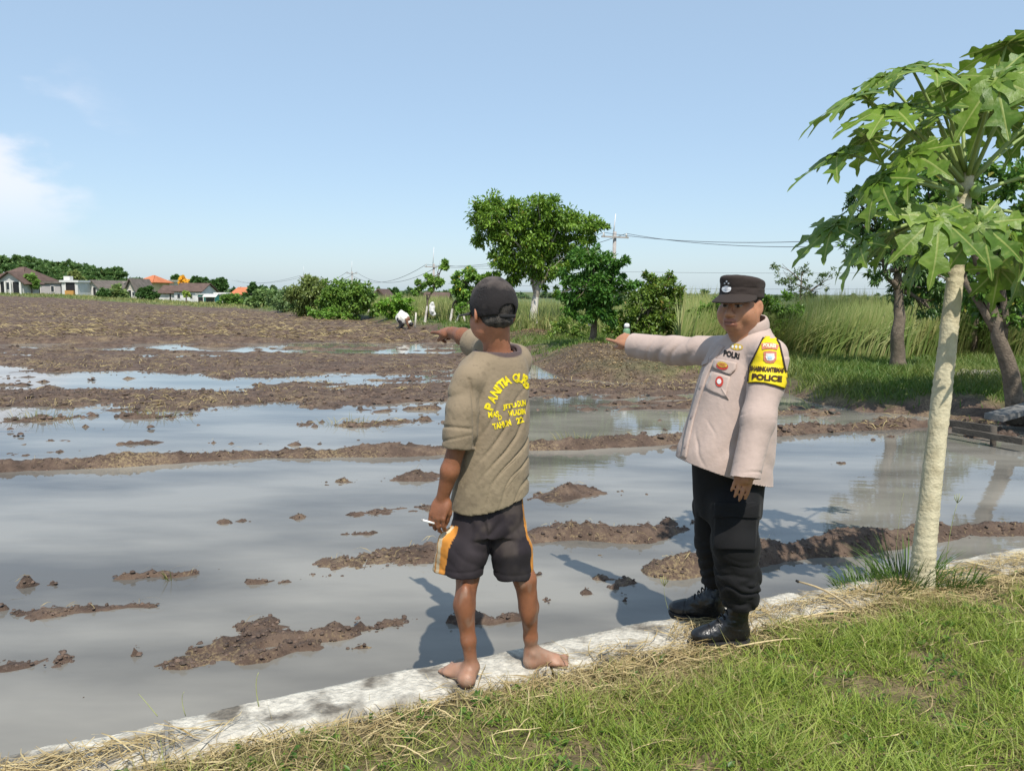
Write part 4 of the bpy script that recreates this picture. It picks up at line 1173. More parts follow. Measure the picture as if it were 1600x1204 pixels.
tag(ribo, 'dead straw matted along the wall', 'straw', kind='stuff')
# broad-leaved weeds among the grass
x, y, w = lawn_pts(1500, WALL_W + 0.05, 2.6, -4, 6)
n = len(x); P0 = np.repeat(np.stack([x, y, near_z(x, y) + 0.012], 1), 6, 0); m = len(P0)
a = rg.uniform(0, 2 * math.pi, m); d = np.stack([np.cos(a), np.sin(a), rg.uniform(0.15, 0.9, m)], 1); d /= np.linalg.norm(d, axis=1, keepdims=True)
V, F, C = leaf_quads(P0 + d * 0.008, d, np.tile((0, 0, 1.0), (m, 1)) + rg.normal(size=(m, 3)) * 0.2, rg.uniform(0.015, 0.038, m), rg.uniform(0.005, 0.010, m), mixc((0.05, 0.12, 0.015), (0.13, 0.24, 0.03), rg.random((m, 1))), rg)
tag(link('lawn_weeds', mesh_from('lawn_weeds', V, F, True, C), M_LEAF), 'small round-leaved weeds among the lawn grass', 'weeds', kind='stuff')

# tall weeds round the papaya foot
def clump(name, label, foot, n, h, spread, cols, seed, wd=0.004, cat='weed'):
    q = np.random.default_rng(seed); a = q.uniform(0, 2 * math.pi, n); r = spread * np.sqrt(q.random(n))
    X, Y = foot[0] + r * np.cos(a), foot[1] + r * np.sin(a) * 0.8
    o = blades(name, np.stack([X, Y, near_z(X, Y) - 0.01], 1), h * q.uniform(0.45, 1.1, n), wd * q.uniform(0.6, 1.3, n), q.uniform(0.05, 0.35, n), q.uniform(0.1, 0.7, n), mixc(cols[0], cols[1], q.random((n, 1))), M_GRASS, seed, 4)
    return tag(o, label, cat)
clump('weed_clump', 'tall grassy weeds to the left of the papaya foot', G(1415, 908, 0), 260, 0.30, 0.15, [(0.05, 0.115, 0.02), (0.12, 0.2, 0.035)], 1, 0.0035)
clump('weed_clump', 'low leafy weeds spilling over the wall left of the papaya', G(1365, 915, 0), 420, 0.15, 0.20, [(0.05, 0.115, 0.02), (0.14, 0.22, 0.04)], 2, 0.004)
clump('weed_clump', 'green weeds growing on the right side of the papaya foot', G(1478, 910, 0), 300, 0.15, 0.17, [(0.05, 0.115, 0.02), (0.14, 0.22, 0.04)], 3, 0.0035)
clump('weed_clump', 'bright tuft of grass at the wall between the two people', G(930, 1020, 0), 60, 0.07, 0.06, [(0.08, 0.15, 0.02), (0.3, 0.28, 0.1)], 4, 0.002)
# seed stalks
M_STALK = mat_simple('stalk', (0.30, 0.32, 0.13), 0.7, 0.2, 30)
def stalk(label, foot, top, head=True, r=0.0022):
    foot = np.array(foot, float); top = np.array(top, float)
    root = thing('grass_stalk', foot, label, 'grass stalk')
    q = np.random.default_rng(int(abs(foot[0]) * 1000)); t = np.linspace(0, 1, 8)[:, None]
    mid = foot * 0.5 + top * 0.5 + np.array((-0.02, 0, 0.03)); pth = foot * (1 - t) ** 2 + 2 * mid * t * (1 - t) + top * t ** 2
    mb = MB(); mb.tube(pth, np.linspace(r, r * 0.5, 8), 6); mb.obj('stem', M_STALK, root, True)
    if head:
        for k in range(4):
            e = top + np.array((0.013 * (k - 1.5), q.normal(0, 0.008), 0.055 - 0.006 * abs(k - 1.5)))
            mb = MB(); mb.tube([top - (top - pth[-2]) * 0.05, (top + e) / 2 + np.array((0.004 * (k - 1.5), 0, 0)), e], (0.0012, 0.0024, 0.0008), 5); mb.obj('seed_spike', M_STALK, root, True)
stalk('tall grass stalk with splayed seed head right of the papaya trunk', G(1476, 900, 0), P(1496, 785, G(1476, 900, 0)[1] - 0.02))
stalk('bare thin grass stalk leaning over the water left of the papaya trunk', G(1398, 905, 0), P(1412, 770, G(1398, 905, 0)[1]), False, 0.0012)
stalk('short pale grass stalk standing at the left end of the wall', G(405, 1105, 0), P(404, 1050, G(405, 1105, 0)[1]), False, 0.0022)
stalk('bent dry stalk at the overgrown end of the wall', G(290, 1118, 0), P(288, 1080, G(290, 1118, 0)[1]), False, 0.0016)
stalk('dry stalk leaning left over the water, lower left', G(246, 1118, 0), P(216, 1083, G(246, 1118, 0)[1] + 0.1), False, 0.0018)
stalk('white flowered weed stalk beside the far boot', G(1046, 958, 0), P(1038, 915, G(1046, 958, 0)[1]), True, 0.0012)
# stick by the wall
q = G(1330, 948, 0.02); e = P(1247, 908, q[1] + 0.18); root = thing('dry_stick', q, 'dry broken stick lying on the wall with its dark end over the water', 'stick')
mb = MB(); t = np.linspace(0, 1, 7)[:, None]; pp = q * (1 - t) + e * t + np.array((0, 0, 0.02)) * np.sin(t * math.pi); mb.tube(pp, np.linspace(0.006, 0.0045, 7), 7)
mb.obj('stem', mat_simple('dry_stick', (0.42, 0.33, 0.19), 0.8, 0.25, 30), root, True)
mb = MB(); dv = (e - q) / np.linalg.norm(e - q); mb.tube([e - dv * 0.004, e + dv * 0.012], (0.0075, 0.006), 8); mb.obj('charred_end', mat_simple('char', (0.015, 0.014, 0.013), 0.8), root, True)
# straw stalks lying by the officer's boots
for k, (a_, b_) in enumerate((((1150, 1010), (1300, 998)), ((1190, 975), (1290, 1000)), ((1240, 968), (1345, 955)), ((1205, 985), (1260, 960)))):
    A, B = G(*a_, 0.02), G(*b_, 0.02); mb = MB(); t = np.linspace(0, 1, 6)[:, None]
    mb.tube(A * (1 - t) + B * t + np.array((0, 0, 0.018)) * np.sin(t * math.pi), np.linspace(0.004, 0.0025, 6), 6)
    o = mb.obj('straw_stalk', mat_simple('straw_stalk', (0.55, 0.44, 0.24), 0.75, 0.2, 40), None, True)
    tag(o, ['long pale straw stalk lying in front of the near boot', 'straw stalk slanting across the wall behind the near boot', 'straw stalk lying along the wall below the dry stick', 'short straw stalk crossing the wall behind the heel'][k], 'straw', 'loose straw stalks')

# ------------------------------------------------------------------ clods and litter on the mud
def clod_stuff(n, seed, y0, y1, smin, smax, thr, label):
    q = np.random.default_rng(seed)
    Y = y0 * (y1 / y0) ** q.random(n); X = (q.uniform(-150, 1750, n) - 800) / FPX * Y
    H, em, bk, gr = ground_height(X, Y)
    row = 0.5 + 0.5 * np.sin((Y - 0.17 * X + 0.5 * fbm(X * 0.15, Y * 0.15, 3.0, 2)) * 2 * math.pi / 1.9)
    k = (H > WL - 0.016) & (q.random(n) < np.where(Y > 20, 0.15 + 0.85 * row, 1)) & (em + q.normal(0, 0.15, n) > thr) & (bk < 0.6) & (wall_off(X, Y) < -0.05)
    X, Y, H = X[k], Y[k], H[k]; n = len(X)
    s = smin * (smax / smin) ** (q.random(n) ** 1.7)
    # low rough lump: octahedron split once
    base = np.array([(1, 0, 0), (-1, 0, 0), (0, 1, 0), (0, -1, 0), (0, 0, 1), (0, 0, -1), (.7, .7, 0), (-.7, .7, 0), (-.7, -.7, 0), (.7, -.7, 0), (.7, 0, .7), (0, .7, .7), (-.7, 0, .7), (0, -.7, .7)], float)
    FB = np.array([(4, 10, 11), (4, 11, 12), (4, 12, 13), (4, 13, 10), (10, 0, 6), (10, 6, 11), (11, 6, 2), (11, 2, 7), (11, 7, 12), (12, 7, 1), (12, 1, 8), (12, 8, 13), (13, 8, 3), (13, 3, 9), (13, 9, 10), (10, 9, 0)])
    V = base[None] * (1 + q.normal(0, 0.16, (n, len(base), 1))) * s[:, None, None] * np.array((1, 1, 0.72))
    a = q.uniform(0, 6.3, n); c, sn = np.cos(a), np.sin(a)
    V = np.stack([V[..., 0] * c[:, None] - V[..., 1] * sn[:, None], V[..., 0] * sn[:, None] + V[..., 1] * c[:, None], V[..., 2]], -1) + np.stack([X, Y, H + s * 0.12], 1)[:, None]
    F = (FB[None] + np.arange(n)[:, None, None] * len(base)).reshape(-1, 3)
    tag(link('mud_clods', mesh_from('mud_clods', V.reshape(-1, 3), F, True), M_CLOD), label, 'mud', kind='stuff')
M_CLOD = mat_simple('mud_clod', (0.092, 0.061, 0.043), 0.62, 0.45, 20, 0.6, 60, 0.4, island=0.35)
clod_stuff(46000, 81, 3.2, 11, 0.003, 0.017, 0.35, 'wet brown mud clods lying on the near ridges')
clod_stuff(26000, 82, 9, 30, 0.012, 0.05, 0.35, 'brown mud clods on the ridges of the middle field')
clod_stuff(26000, 83, 26, 90, 0.025, 0.075, 0.3, 'brown mud clods over the far ploughed field')
def litter(n, seed, y0, y1, l0, l1, w0, thr, label):
    q = np.random.default_rng(seed)
    Y = y0 * (y1 / y0) ** q.random(n); X = (q.uniform(-150, 1700, n) - 800) / FPX * Y
    H, em, bk, gr = ground_height(X, Y)
    patch = fbm(X * 0.5, Y * 0.9, 4.0, 3)
    row = 0.5 + 0.5 * np.sin((Y - 0.17 * X + 0.5 * fbm(X * 0.15, Y * 0.15, 3.0, 2)) * 2 * math.pi / 1.9 + 0.6)
    patch = patch + np.where(Y > 18, 2.0 * (row - 0.62), 0)
    k = (H > WL + 0.005) & (em > thr) & (bk < 0.8) & (patch + q.normal(0, 0.3, n) > 0.05) & (wall_off(X, Y) < -0.05)
    X, Y, H = X[k], Y[k], H[k]; n = len(X)
    o = ribbons('stubble_straw', np.stack([X, Y, H + 0.012 + q.random(n) * 0.03 * l1], 1), np.where(Y > 18, 0.17 + q.normal(0, 0.35, n), q.uniform(0, 6.3, n)), q.uniform(l0, l1, n), np.full(n, w0) * q.uniform(0.6, 1.3, n), q.normal(0, 0.3, n), q.uniform(0.0, 0.3, n),
                mixc((0.20, 0.14, 0.06), (0.52, 0.42, 0.20), q.random((n, 1))), M_STRAW, q, 3)
    tag(o, label, 'straw', kind='stuff')
litter(9000, 91, 3.2, 12, 0.04, 0.16, 0.0016, 0.5, 'rice straw scattered over the near mud ridges')
litter(22000, 92, 10, 32, 0.08, 0.30, 0.0045, 0.4, 'rice straw on the mud of the middle field')
litter(30000, 93, 26, 80, 0.2, 0.6, 0.012, 0.3, 'pale straw rows across the far ploughed field')
def verge(n, seed):
    q = np.random.default_rng(seed); Y = q.uniform(80, 135, n); px = q.uniform(-250, 480, n); X = (px - 800) / FPX * Y
    H, em, bk, gr = ground_height(X, Y); d = seg_dist(X, Y, EDGE)[0]; k = (bk > 0.9) & (d < 26); X, Y, H = X[k], Y[k], H[k]; n = len(X)
    t = np.clip(0.5 + 0.5 * fbm(X * 0.3, Y * 0.3, 3, 3) + q.normal(0, .2, n), 0, 1)[:, None]
    tag(blades('verge_grass', np.stack([X, Y, H - .02], 1), q.uniform(.15, .5, n), q.uniform(.02, .05, n), q.uniform(.1, .5, n), q.uniform(.1, .5, n), mixc((0.13, 0.20, 0.04), (0.42, 0.38, 0.15), t), M_GRASS, seed, 2), 'yellowish grass verge between the field and the village', 'grass', kind='stuff')
verge(26000, 97)

# spoil heap under the dark tree: crumbs and dead leaves
def heap(px, py, rx, ry, n, seed, lab):
    q = np.random.default_rng(seed); c = G(px, py, -0.05); X = c[0] + q.normal(0, rx, n); Y = c[1] + q.normal(0, ry, n); H = ground_height(X, Y)[0]
    k = H > WL + 0.01; X, Y, H = X[k], Y[k], H[k]; n = len(X)
    a = q.uniform(0, 6.3, n); d = np.stack([np.cos(a), np.sin(a), q.uniform(-.1, .5, n)], 1); d /= np.linalg.norm(d, axis=1, keepdims=True)
    V, F, C = leaf_quads(np.stack([X, Y, H + q.random(n) * .03], 1), d, np.tile((0, 0, 1.), (n, 1)) + q.normal(size=(n, 3)) * .5, q.uniform(.02, .07, n), q.uniform(.006, .018, n), mixc((0.10, 0.062, 0.035), (0.42, 0.31, 0.16), q.random((n, 1)) ** 1.5), q)
    tag(link('leaf_litter', mesh_from('leaf_litter', V, F, True, C), M_STRAW), lab, 'leaf litter', kind='stuff')
heap(940, 572, 1.5, 1.3, 5000, 5, 'dead leaves and crumbs on the brown earth heap')
heap(835, 530, 0.7, 0.9, 2500, 6, 'straw heaped round the foot of the spreading tree')

for k, (px, py, n_, h_, sp_, lab) in enumerate(((905, 688, 60, .16, .25, 'yellow grass tuft in the water right of the farmer'), (60, 655, 70, .16, .4, 'yellowish grass tuft on the drowned row at far left'), (250, 651, 60, .14, .35, 'dry yellow tuft on the low mud island, left'),
        (268, 905, 7, .12, .03, 'few thin green shoots standing in open water, left'), (550, 664, 50, .14, .35, 'straw coloured tuft on the mud island left of the farmer'), (1105, 868, 12, .05, .05, 'short green shoots beside the clods near the officer'))):
    f = G(px, py, WL); q = np.random.default_rng(700 + k); a = q.uniform(0, 6.3, n_); r = sp_ * np.sqrt(q.random(n_)); X = f[0] + r * np.cos(a) * 1.4; Y = f[1] + r * np.sin(a) * .6
    tag(blades('grass_tuft', np.stack([X, Y, np.maximum(ground_height(X, Y)[0], WL - .03)], 1), h_ * q.uniform(.4, 1.2, n_), .004 * q.uniform(.5, 1.2, n_), q.uniform(.05, .5, n_), q.uniform(.1, .6, n_), mixc((0.16, 0.19, 0.05), (0.45, 0.38, 0.15), q.random((n_, 1))), M_GRASS, 700 + k, 3), lab.replace('farmer', 'barefoot person'), 'grass', 'tufts in the flooded field', 'stuff')
# ------------------------------------------------------------------ the barefoot man
def build_farmer():
    t = thing('person', (0.0, 3.0, 0.0), 'barefoot person in olive shirt, striped shorts and black cap, seen from behind, pointing left', 'person')
    yaw = 0.50
    fw = np.array((-math.sin(yaw), math.cos(yaw), 0)); rt = np.array((math.cos(yaw), math.sin(yaw), 0)); up = np.array((0, 0, 1.0))
    HF = np.array((-math.sin(0.52), math.cos(0.52), -0.04)); HR = frame(HF)
    H = P(769, 487, 3.03)
    sh_r, el_r, wr_r = P(806, 563, 3.14), P(742, 536, 3.40), P(706, 519, 3.58)
    sh_l, el_l, wr_l = P(732, 593, 2.95), P(716, 690, 2.93), P(692, 776, 2.95)
    kn_l, kn_r = P(731, 900, 2.99), P(820, 905, 3.0)
    an_l, an_r = P(737, 1043, 2.93), P(830, 1018, 3.06)
    # --- body
    F = Field((-0.75, 2.62, -0.01), (0.42, 4.05, 1.70), 0.005)
    head(F, H, HR)
    nb = P(777, 548, 3.06)
    F.cone(H + HR @ np.array((0, -0.028, -0.05)), nb - up * 0.03, 0.051, 0.056, 0.02)
    for s_ in (sh_l, sh_r):
        F.cone(nb - up * 0.065, s_ - up * 0.04, 0.042, 0.034, 0.02)
    def sec(py, cx, rx, ry, yw, Y=3.05):
        q = P(cx, py, Y); return (q[0], q[1], q[2], rx, ry, yw)
    torso = [sec(562, 772, .08, .06, yaw), sec(580, 769, .12, .08, yaw), sec(650, 770, .135, .095, yaw), sec(720, 770, .125, .092, .4), sec(790, 766, .115, .08, .2), sec(820, 764, .11, .075, .1)]
    F.loft(torso, 0.05)
    F.chain([sh_l, el_l, P(703, 735, 2.93), wr_l], (0.046, 0.036, 0.0345, 0.025), 0.02)
    F.chain([sh_r, el_r, el_r * .5 + wr_r * .5 + np.array((0, 0, .004)), wr_r], (0.046, 0.040, 0.038, 0.027), 0.02)
    hp_l, hp_r = P(742, 825, 3.03), P(788, 825, 3.05)
    F.chain([hp_l, kn_l, P(725.5, 945, 2.95), P(732, 1000, 2.93), an_l], (0.062, 0.044, 0.041, 0.028, 0.0245), 0.02)
    F.chain([hp_r, kn_r, P(826.5, 948, 3.03), P(829, 995, 3.05), an_r], (0.062, 0.044, 0.038, 0.027, 0.0245), 0.02)
    F.ell(P(727, 945, 2.915), (0.028, 0.031, 0.085), None, 0.03)
    F.ell(P(824, 946, 2.995), (0.026, 0.029, 0.085), None, 0.03)
    # feet
    for an, heel, toe, sd in ((an_l, G(737, 1077, 0), G(694, 1043, 0), 1), (an_r, G(818, 1044, 0), G(879, 1036, 0), -1)):
        heel, toe = np.array(heel), np.array(toe); d = toe - heel; L = np.linalg.norm(d); d = d / L; sdv = np.cross(d, up) * sd
        L = min(max(L, 0.205), 0.235); ball = heel + d * L * 0.68
        R = np.stack([np.cross(d, up), d, up], 1)
        F.ell(heel + d * 0.035 + up * 0.031, (0.031, 0.037, 0.031), R, 0.015)
        F.cone(an, heel + d * 0.035 + up * 0.03, 0.026, 0.027, 0.02)
        F.cone(an + d * 0.01, ball + up * 0.026, 0.028, 0.020, 0.025)
        F.cone(heel + d * 0.04 + up * 0.022, ball + up * 0.018, 0.026, 0.019, 0.02)
        F.ell(ball + up * 0.018, (0.046, 0.035, 0.0175), R, 0.02)
        for i, o in enumerate((0.030, 0.012, -0.004, -0.019, -0.032)):
            b0 = ball + sdv * o + d * 0.018 + up * 0.012
            F.cone(b0, b0 + d * (0.044 - 0.006 * i) + sdv * o * 0.2 - up * 0.001, 0.0105 if i else 0.0135, 0.0085 if i else 0.0115, 0.005)
        F.ell(an + sdv * 0.022, (0.012, 0.012, 0.013), None, 0.012); F.ell(an - sdv * 0.024, (0.012, 0.012, 0.013), None, 0.012)
    # hands: the near one hangs half closed, the far one points
    tips = hand(F, wr_l, P(683, 806, 2.93) - P(692, 776, 2.95), np.array((-0.35, -0.9, 0.12)), 0.98, (0.42, 0.40, 0.36, 0.30), (0.3, 0.5), -1)
    hand(F, wr_r, P(672, 512, 3.74) - wr_r, np.array((-0.1, -0.45, 0.9)), 0.95, (0.05, 0.85, 0.95, 0.95), (0.15, 0.2), -1)
    V, Q = F.mesh(2)
    q = local(V, H, HR)
    skin = np.array((0.235, 0.094, 0.046))
    c = np.tile(skin, (len(V), 1))
    neckz = sstep(0.30, 0.22, np.linalg.norm(V - H, axis=1)); c = c * (1 - neckz[:, None]) + neckz[:, None] * np.array((0.37, 0.155, 0.085))
    ft = sstep(0.16, 0.03, V[:, 2]); c = c * (1 - 0.75 * ft[:, None]) + 0.75 * ft[:, None] * np.array((0.34, 0.20, 0.135))
    c *= (1 + 0.18 * fbm(V[:, 0] * 14, V[:, 1] * 14, V[:, 2] * 14, 3))[:, None]
    leg = (V[:, 2] < 0.5); mud = sstep(0.1, 0.6, fbm(V[:, 0] * 25, V[:, 1] * 25, V[:, 2] * 12, 3)) * leg
    c = c * (1 - 0.3 * mud[:, None]) + 0.3 * mud[:, None] * np.array((0.33, 0.26, 0.2))
    sc_ = ((q[:, 2] > -0.01) & (q[:, 1] < 0.02))
    surf('body', V, Q, M_SKIN, t, c)
    # --- short grey hair under the cap
    F = Field(H - 0.16, H + 0.17, 0.004)
    g = lambda r, f, u: H + HR @ np.array((r, f, u))
    F.ell(g(0, -0.014, 0.028), (0.0785, 0.0995, 0.085), HR, 0.01)
    F.ell(g(0, -0.045, -0.035), (0.061, 0.062, 0.032), HR, 0.02)
    F.half(g(0, 0.0, -0.055), HR @ np.array((0, 0.35, -1.0)))
    F.half(g(0, 0.02, 0), HR @ np.array((0, 1.0, -0.1)))
    for s_ in (-1, 1): F.ell(g(0.085 * s_, -0.008, -0.015), (0.014, 0.03, 0.042), HR, 0.004, 's')
    V, Q = F.mesh(1); N = vnormals(V, Q)
    V += N * (0.0025 * fbm(V[:, 0] * 90, V[:, 1] * 90, V[:, 2] * 40, 2))[:, None]
    gr = np.clip(0.5 + 0.6 * fbm(V[:, 0] * 60, V[:, 1] * 60, V[:, 2] * 30, 2), 0, 1)[:, None]
    surf('hair', V, Q, mat_simple('grey_hair', (1, 1, 1), 0.6, 0.3, 150, 0.7, 300, 0.3, True), t, (1 - gr) * np.array((0.022, 0.019, 0.017)) + gr * np.array((0.11, 0.095, 0.08)))
    # --- cap
    F = Field(H - 0.20, H + 0.20, 0.004)
    F.ell(g(0, -0.012, 0.030), (0.0885, 0.1085, 0.108), HR, 0.01)
    F.shell(0.006)
    F.half(g(0, -0.1, -0.014), HR @ np.array((0, -0.10, -1.0)))
    F.ell(g(0.012, -0.112, -0.004), (0.040, 0.045, 0.030), HR, 0.004, 's')
    V, Q = F.mesh(2); N = vnormals(V, Q); q = local(V, H, HR)
    an_ = np.arctan2(q[:, 0], q[:, 1] + 0.012)
    seam = np.exp(-((np.mod(an_ + math.pi / 6, math.pi / 3) - math.pi / 6) / 0.025) ** 2)
    V += N * (0.0022 * fbm(V[:, 0] * 22, V[:, 1] * 22, V[:, 2] * 22, 3) - 0.0012 * seam)[:, None]
    crown_pale = np.clip(0.55 * fbm(V[:, 0] * 26, V[:, 1] * 26, V[:, 2] * 26, 4) + 0.75 * sstep(0.03, 0.13, q[:, 2]) - 0.2, 0, 1)[:, None]  # cap colour paler towards the crown, broken up by noise
    capm = cloth_mat('faded_black_cotton', 0.9, 0.25, 320, sheen=0.03)
    cap = surf('cap', V, Q, capm, t, np.array((0.021, 0.018, 0.018)) * (1 - crown_pale) + crown_pale * np.array((0.105, 0.085, 0.075)))
    visor_mesh(lambda r, f, u: g(r, f - 0.012, u + 0.002), 0.085, 0.104, 0.085, 0.012, 1.15, 'visor', capm, cap, (0.03, 0.027, 0.027))
    mb = MB()
    arc = [g(0.012 + 0.075 * math.sin(a), -0.012 - 0.100 * math.cos(a), -0.018) for a in np.linspace(-0.5, 0.5, 10)]
    for z_ in (0.0,):
        V = []
        for p in arc:
            V += [p + HR[:, 2] * 0.007, p - HR[:, 2] * 0.007]
        V = np.array(V); mb.add(V, [(2 * i, 2 * i + 1, 2 * i + 3, 2 * i + 2) for i in range(9)])
    so = mb.obj('strap', capm, cap, True)
    ca = so.data.color_attributes.new('col', 'FLOAT_COLOR', 'POINT')
    ca.data.foreach_set('color', np.tile((0.02, 0.02, 0.02, 1), len(so.data.vertices)).astype(np.float32))
    md = so.modifiers.new('thick', 'SOLIDIFY'); md.thickness = 0.003
    # --- shirt
    F = Field((-0.50, 2.68, 0.55), (0.40, 3.62, 1.48), 0.005)
    shirt = [sec(548, 776, .085, .072, yaw), sec(558, 772, .125, .088, yaw), sec(572, 770, .148, .098, yaw), sec(600, 769, .157, .105, yaw), sec(650, 770, .152, .108, yaw),
             sec(700, 771, .147, .109, .46), sec(740, 769, .151, .118, .36), sec(780, 765, .160, .132, .24), sec(830, 763, .164, .138, .18)]
    F.loft(shirt, 0.03, 2.2)
    F.cone(nb - up * 0.045 + rt * 0.05, sh_r, 0.052, 0.058, 0.03)
    F.cone(nb - up * 0.055 - rt * 0.05, sh_l, 0.05, 0.052, 0.03)
    F.cone(sh_l, P(721, 612, 2.94), 0.051, 0.053, 0.03)
    F.cone(sh_r, sh_r * .7 + el_r * .3, 0.060, 0.062, 0.035)
    F.shell(0.011)
    hl, hr_, hb = P(704, 799, 2.98), P(827, 758, 3.1), P(752, 803, 2.92)
    nn = np.cross(hr_ - hl, hb - hl); nn = nn if nn[2] < 0 else -nn
    F.half(hl, nn, (-0.5, 2.68, 0.5), (0.4, 3.5, 0.95))
    S = Field((-0.50, 2.68, 0.55), (0.40, 3.62, 1.48), 0.005)
    S.chain([sh_l, P(722, 640, 2.93), P(719, 672, 2.93), P(716, 697, 2.93)], (0.052, 0.057, 0.059, 0.061), 0.035)
    S.cone(P(718, 676, 2.93), P(715, 701, 2.93), 0.0635, 0.0615, 0.008)
    S.shell(0.011)
    S.half(P(716, 699, 2.93), P(715, 700, 2.93) - P(721, 640, 2.93))
    F.D = np.minimum(F.D, S.D)
    S = Field((-0.50, 2.68, 0.55), (0.40, 3.62, 1.48), 0.005)
    S.chain([sh_r, sh_r * .45 + el_r * .55, el_r + (wr_r - el_r) * 0.10], (0.060, 0.066, 0.066), 0.035)
    S.shell(0.011)
    axr = wr_r - el_r
    S.half(el_r + axr * 0.10, axr)
    F.D = np.minimum(F.D, S.D)
    F.ell(nb + up * 0.008 + fw * 0.002, (0.082, 0.082, 0.050), np.stack([rt, fw, up], 1), 0.004, 's')
    V, Q = F.mesh(1); N = vnormals(V, Q)
    px, py = proj(V)
    X, Z = V[:, 0], V[:, 2]
    q = 0.86 * X - 0.51 * (Z - 1.0) + 0.030 * fbm(X * 4, V[:, 1] * 4, Z * 4, 3)
    lo = sstep(1.28, 1.02, Z)
    sleeve = sstep(742, 734, px + (py - 620) * 0.02) * sstep(705, 700, py)
    body_m = (1 - sleeve)
    mask = body_m * lo * (0.35 + 0.65 * sstep(740, 790, px)) * sstep(0.66, 0.76, Z)
    am = 0.55 + 0.55 * fbm(X * 3 + 7, V[:, 1] * 3, Z * 3, 2)
    disp = mask * (crease(q * 17, 0.2) - 0.8) * 0.011 * np.clip(am * 1.3 - 0.25, 0.0, 1.2)
    disp += body_m * 0.006 * fbm(X * 7, V[:, 1] * 7, Z * 5, 3)
    qs = X * 17 + Z * 4 + 1.1 * fbm(X * 5, V[:, 1] * 5, Z * 4, 2)
    roll = np.exp(-((py - 668 - 0.10 * (px - 715)) / 2.2) ** 2) + 0.6 * np.exp(-((py - 684 + 0.2 * (px - 715)) / 1.8) ** 2)
    disp -= sleeve * 0.006 * roll
    disp += sleeve * ((crease(qs, 0.25) - 0.7) * 0.0035 * np.clip(0.5 + fbm(X * 5, V[:, 1] * 5, Z * 5 + 3, 2), 0, 1) * sstep(1.22, 1.0, Z) + 0.002 * fbm(X * 14, V[:, 1] * 14, Z * 9, 2))
    # armhole seam
    seam = np.exp(-((px - (741 - 9 * np.exp(-((py - 575) / 40) ** 2))) / 2.2) ** 2) * (py > 590) * (py < 700) * (V[:, 1] < 3.05)
    disp -= 0.007 * seam
    V2 = V + N * disp[:, None]
    c = np.tile(np.array((0.245, 0.190, 0.125)), (len(V), 1))
    d1 = np.clip(0.9 * fbm(X * 5, V[:, 1] * 5, Z * 5, 4) - 0.12, 0, 1)[:, None]
    c = c * (1 - 0.35 * d1) + 0.35 * d1 * np.array((0.13, 0.098, 0.062))
    low = (sstep(0.98, 0.72, Z) * 0.5)[:, None]
    c = c * (1 - 0.5 * low) + 0.5 * low * np.array((0.175, 0.155, 0.09))
    sp = sstep(0.55, 0.75, fbm(X * 55, V[:, 1] * 55, Z * 55, 3) + 0.3 * sstep(0.95, 0.74, Z))[:, None]
    c = c * (1 - 0.25 * sp) + 0.25 * sp * np.array((0.09, 0.07, 0.045))
    patch = np.exp(-(((px - 735) / 14) ** 2 + ((py - 785) / 9) ** 2))[:, None]
    c = c * (1 - 0.45 * patch) + 0.45 * patch * np.array((0.10, 0.075, 0.05))
    dn = np.sqrt((((V - (nb + up * 0.008 + fw * 0.002)) @ np.stack([rt, fw, up], 1)) / np.array((0.082, 0.082, 0.050)) ** 1) ** 2 @ np.ones(3))
    band = sstep(1.27, 1.2, dn)[:, None]
    c = c * (1 - band) + band * np.array((0.085, 0.06, 0.058))
    M_SHIRT = cloth_mat('worn_olive_jersey', 0.92, 0.16, 55, sheen=0.08)
    shirt_o = surf('shirt', V2, Q, M_SHIRT, t, c)
    tr = tree_of(shirt_o)
    M_YEL = mat_simple('yellow_print', (0.78, 0.62, 0.015), 0.75, 0.35, 60, 0.1, 300)
    # arched upper line, letter by letter along the photographed arc
    arc = [('P', 764.5, 635, -72), ('A', 769, 623, -62), ('N', 774, 612.5, -52), ('I', 778.5, 606, -45), ('T', 783, 600.5, -38), ('I', 787.5, 597, -30), ('A', 792.5, 594, -24),
           ('Q', 805.5, 590.5, 2), ('U', 813.5, 590.5, 8), ('R', 820.5, 593.5, 28), ('B', 824.5, 601, 62)]
    for ch, x, y, a in arc:
        print_text('lettering', ch, x, y, 10.5 if ch != 'I' else 4.0, 14.5, math.radians(a), tr, M_YEL, shirt_o)
    for s_, x, y, w, h, a in (('MAS', 771, 647, 17, 9.5, -6), ('JITU', 796, 635, 22, 9.5, -9), ('DUN', 814.5, 630, 13, 10, -8), ('D', 781, 652, 6, 8, -6), ('WLADIM', 807, 644, 27, 9.5, -9),
                              ('TAHUN', 784, 663, 29, 10, -14), ('22', 812, 656, 12, 10, -16)):
        print_text('lettering', s_, x, y, w, h, math.radians(a), tr, M_YEL, shirt_o)
    # --- shorts
    F = Field((-0.50, 2.70, 0.28), (0.32, 3.34, 0.92), 0.0055)
    F.loft([sec(770, 766, .132, .095, .2, 3.04), sec(800, 765, .140, .105, .15, 3.04), sec(830, 764, .146, .112, .1, 3.04)], 0.03, 2.4)
    lh, rh = P(717, 915, 2.985), P(804, 925, 3.005)
    lt, rt_ = P(742, 822, 3.03), P(788, 822, 3.05)
    F.chain([lt, P(728, 860, 3.0), lh], (0.084, 0.087, 0.084), 0.015)
    F.chain([rt_, P(800, 860, 3.02), rh], (0.083, 0.082, 0.079), 0.015)
    F.cone(P(700, 845, 2.985), P(690, 915, 2.985), 0.045, 0.045, 0.03)
    F.shell(0.011)
    cl, cr = P(716, 901, 2.94), P(804, 908, 2.95)
    F.half(cl, (-0.10, 0, -1), (-0.55, 2.6, 0.2), (P(762, 880, 3.0)[0], 3.4, 0.6))
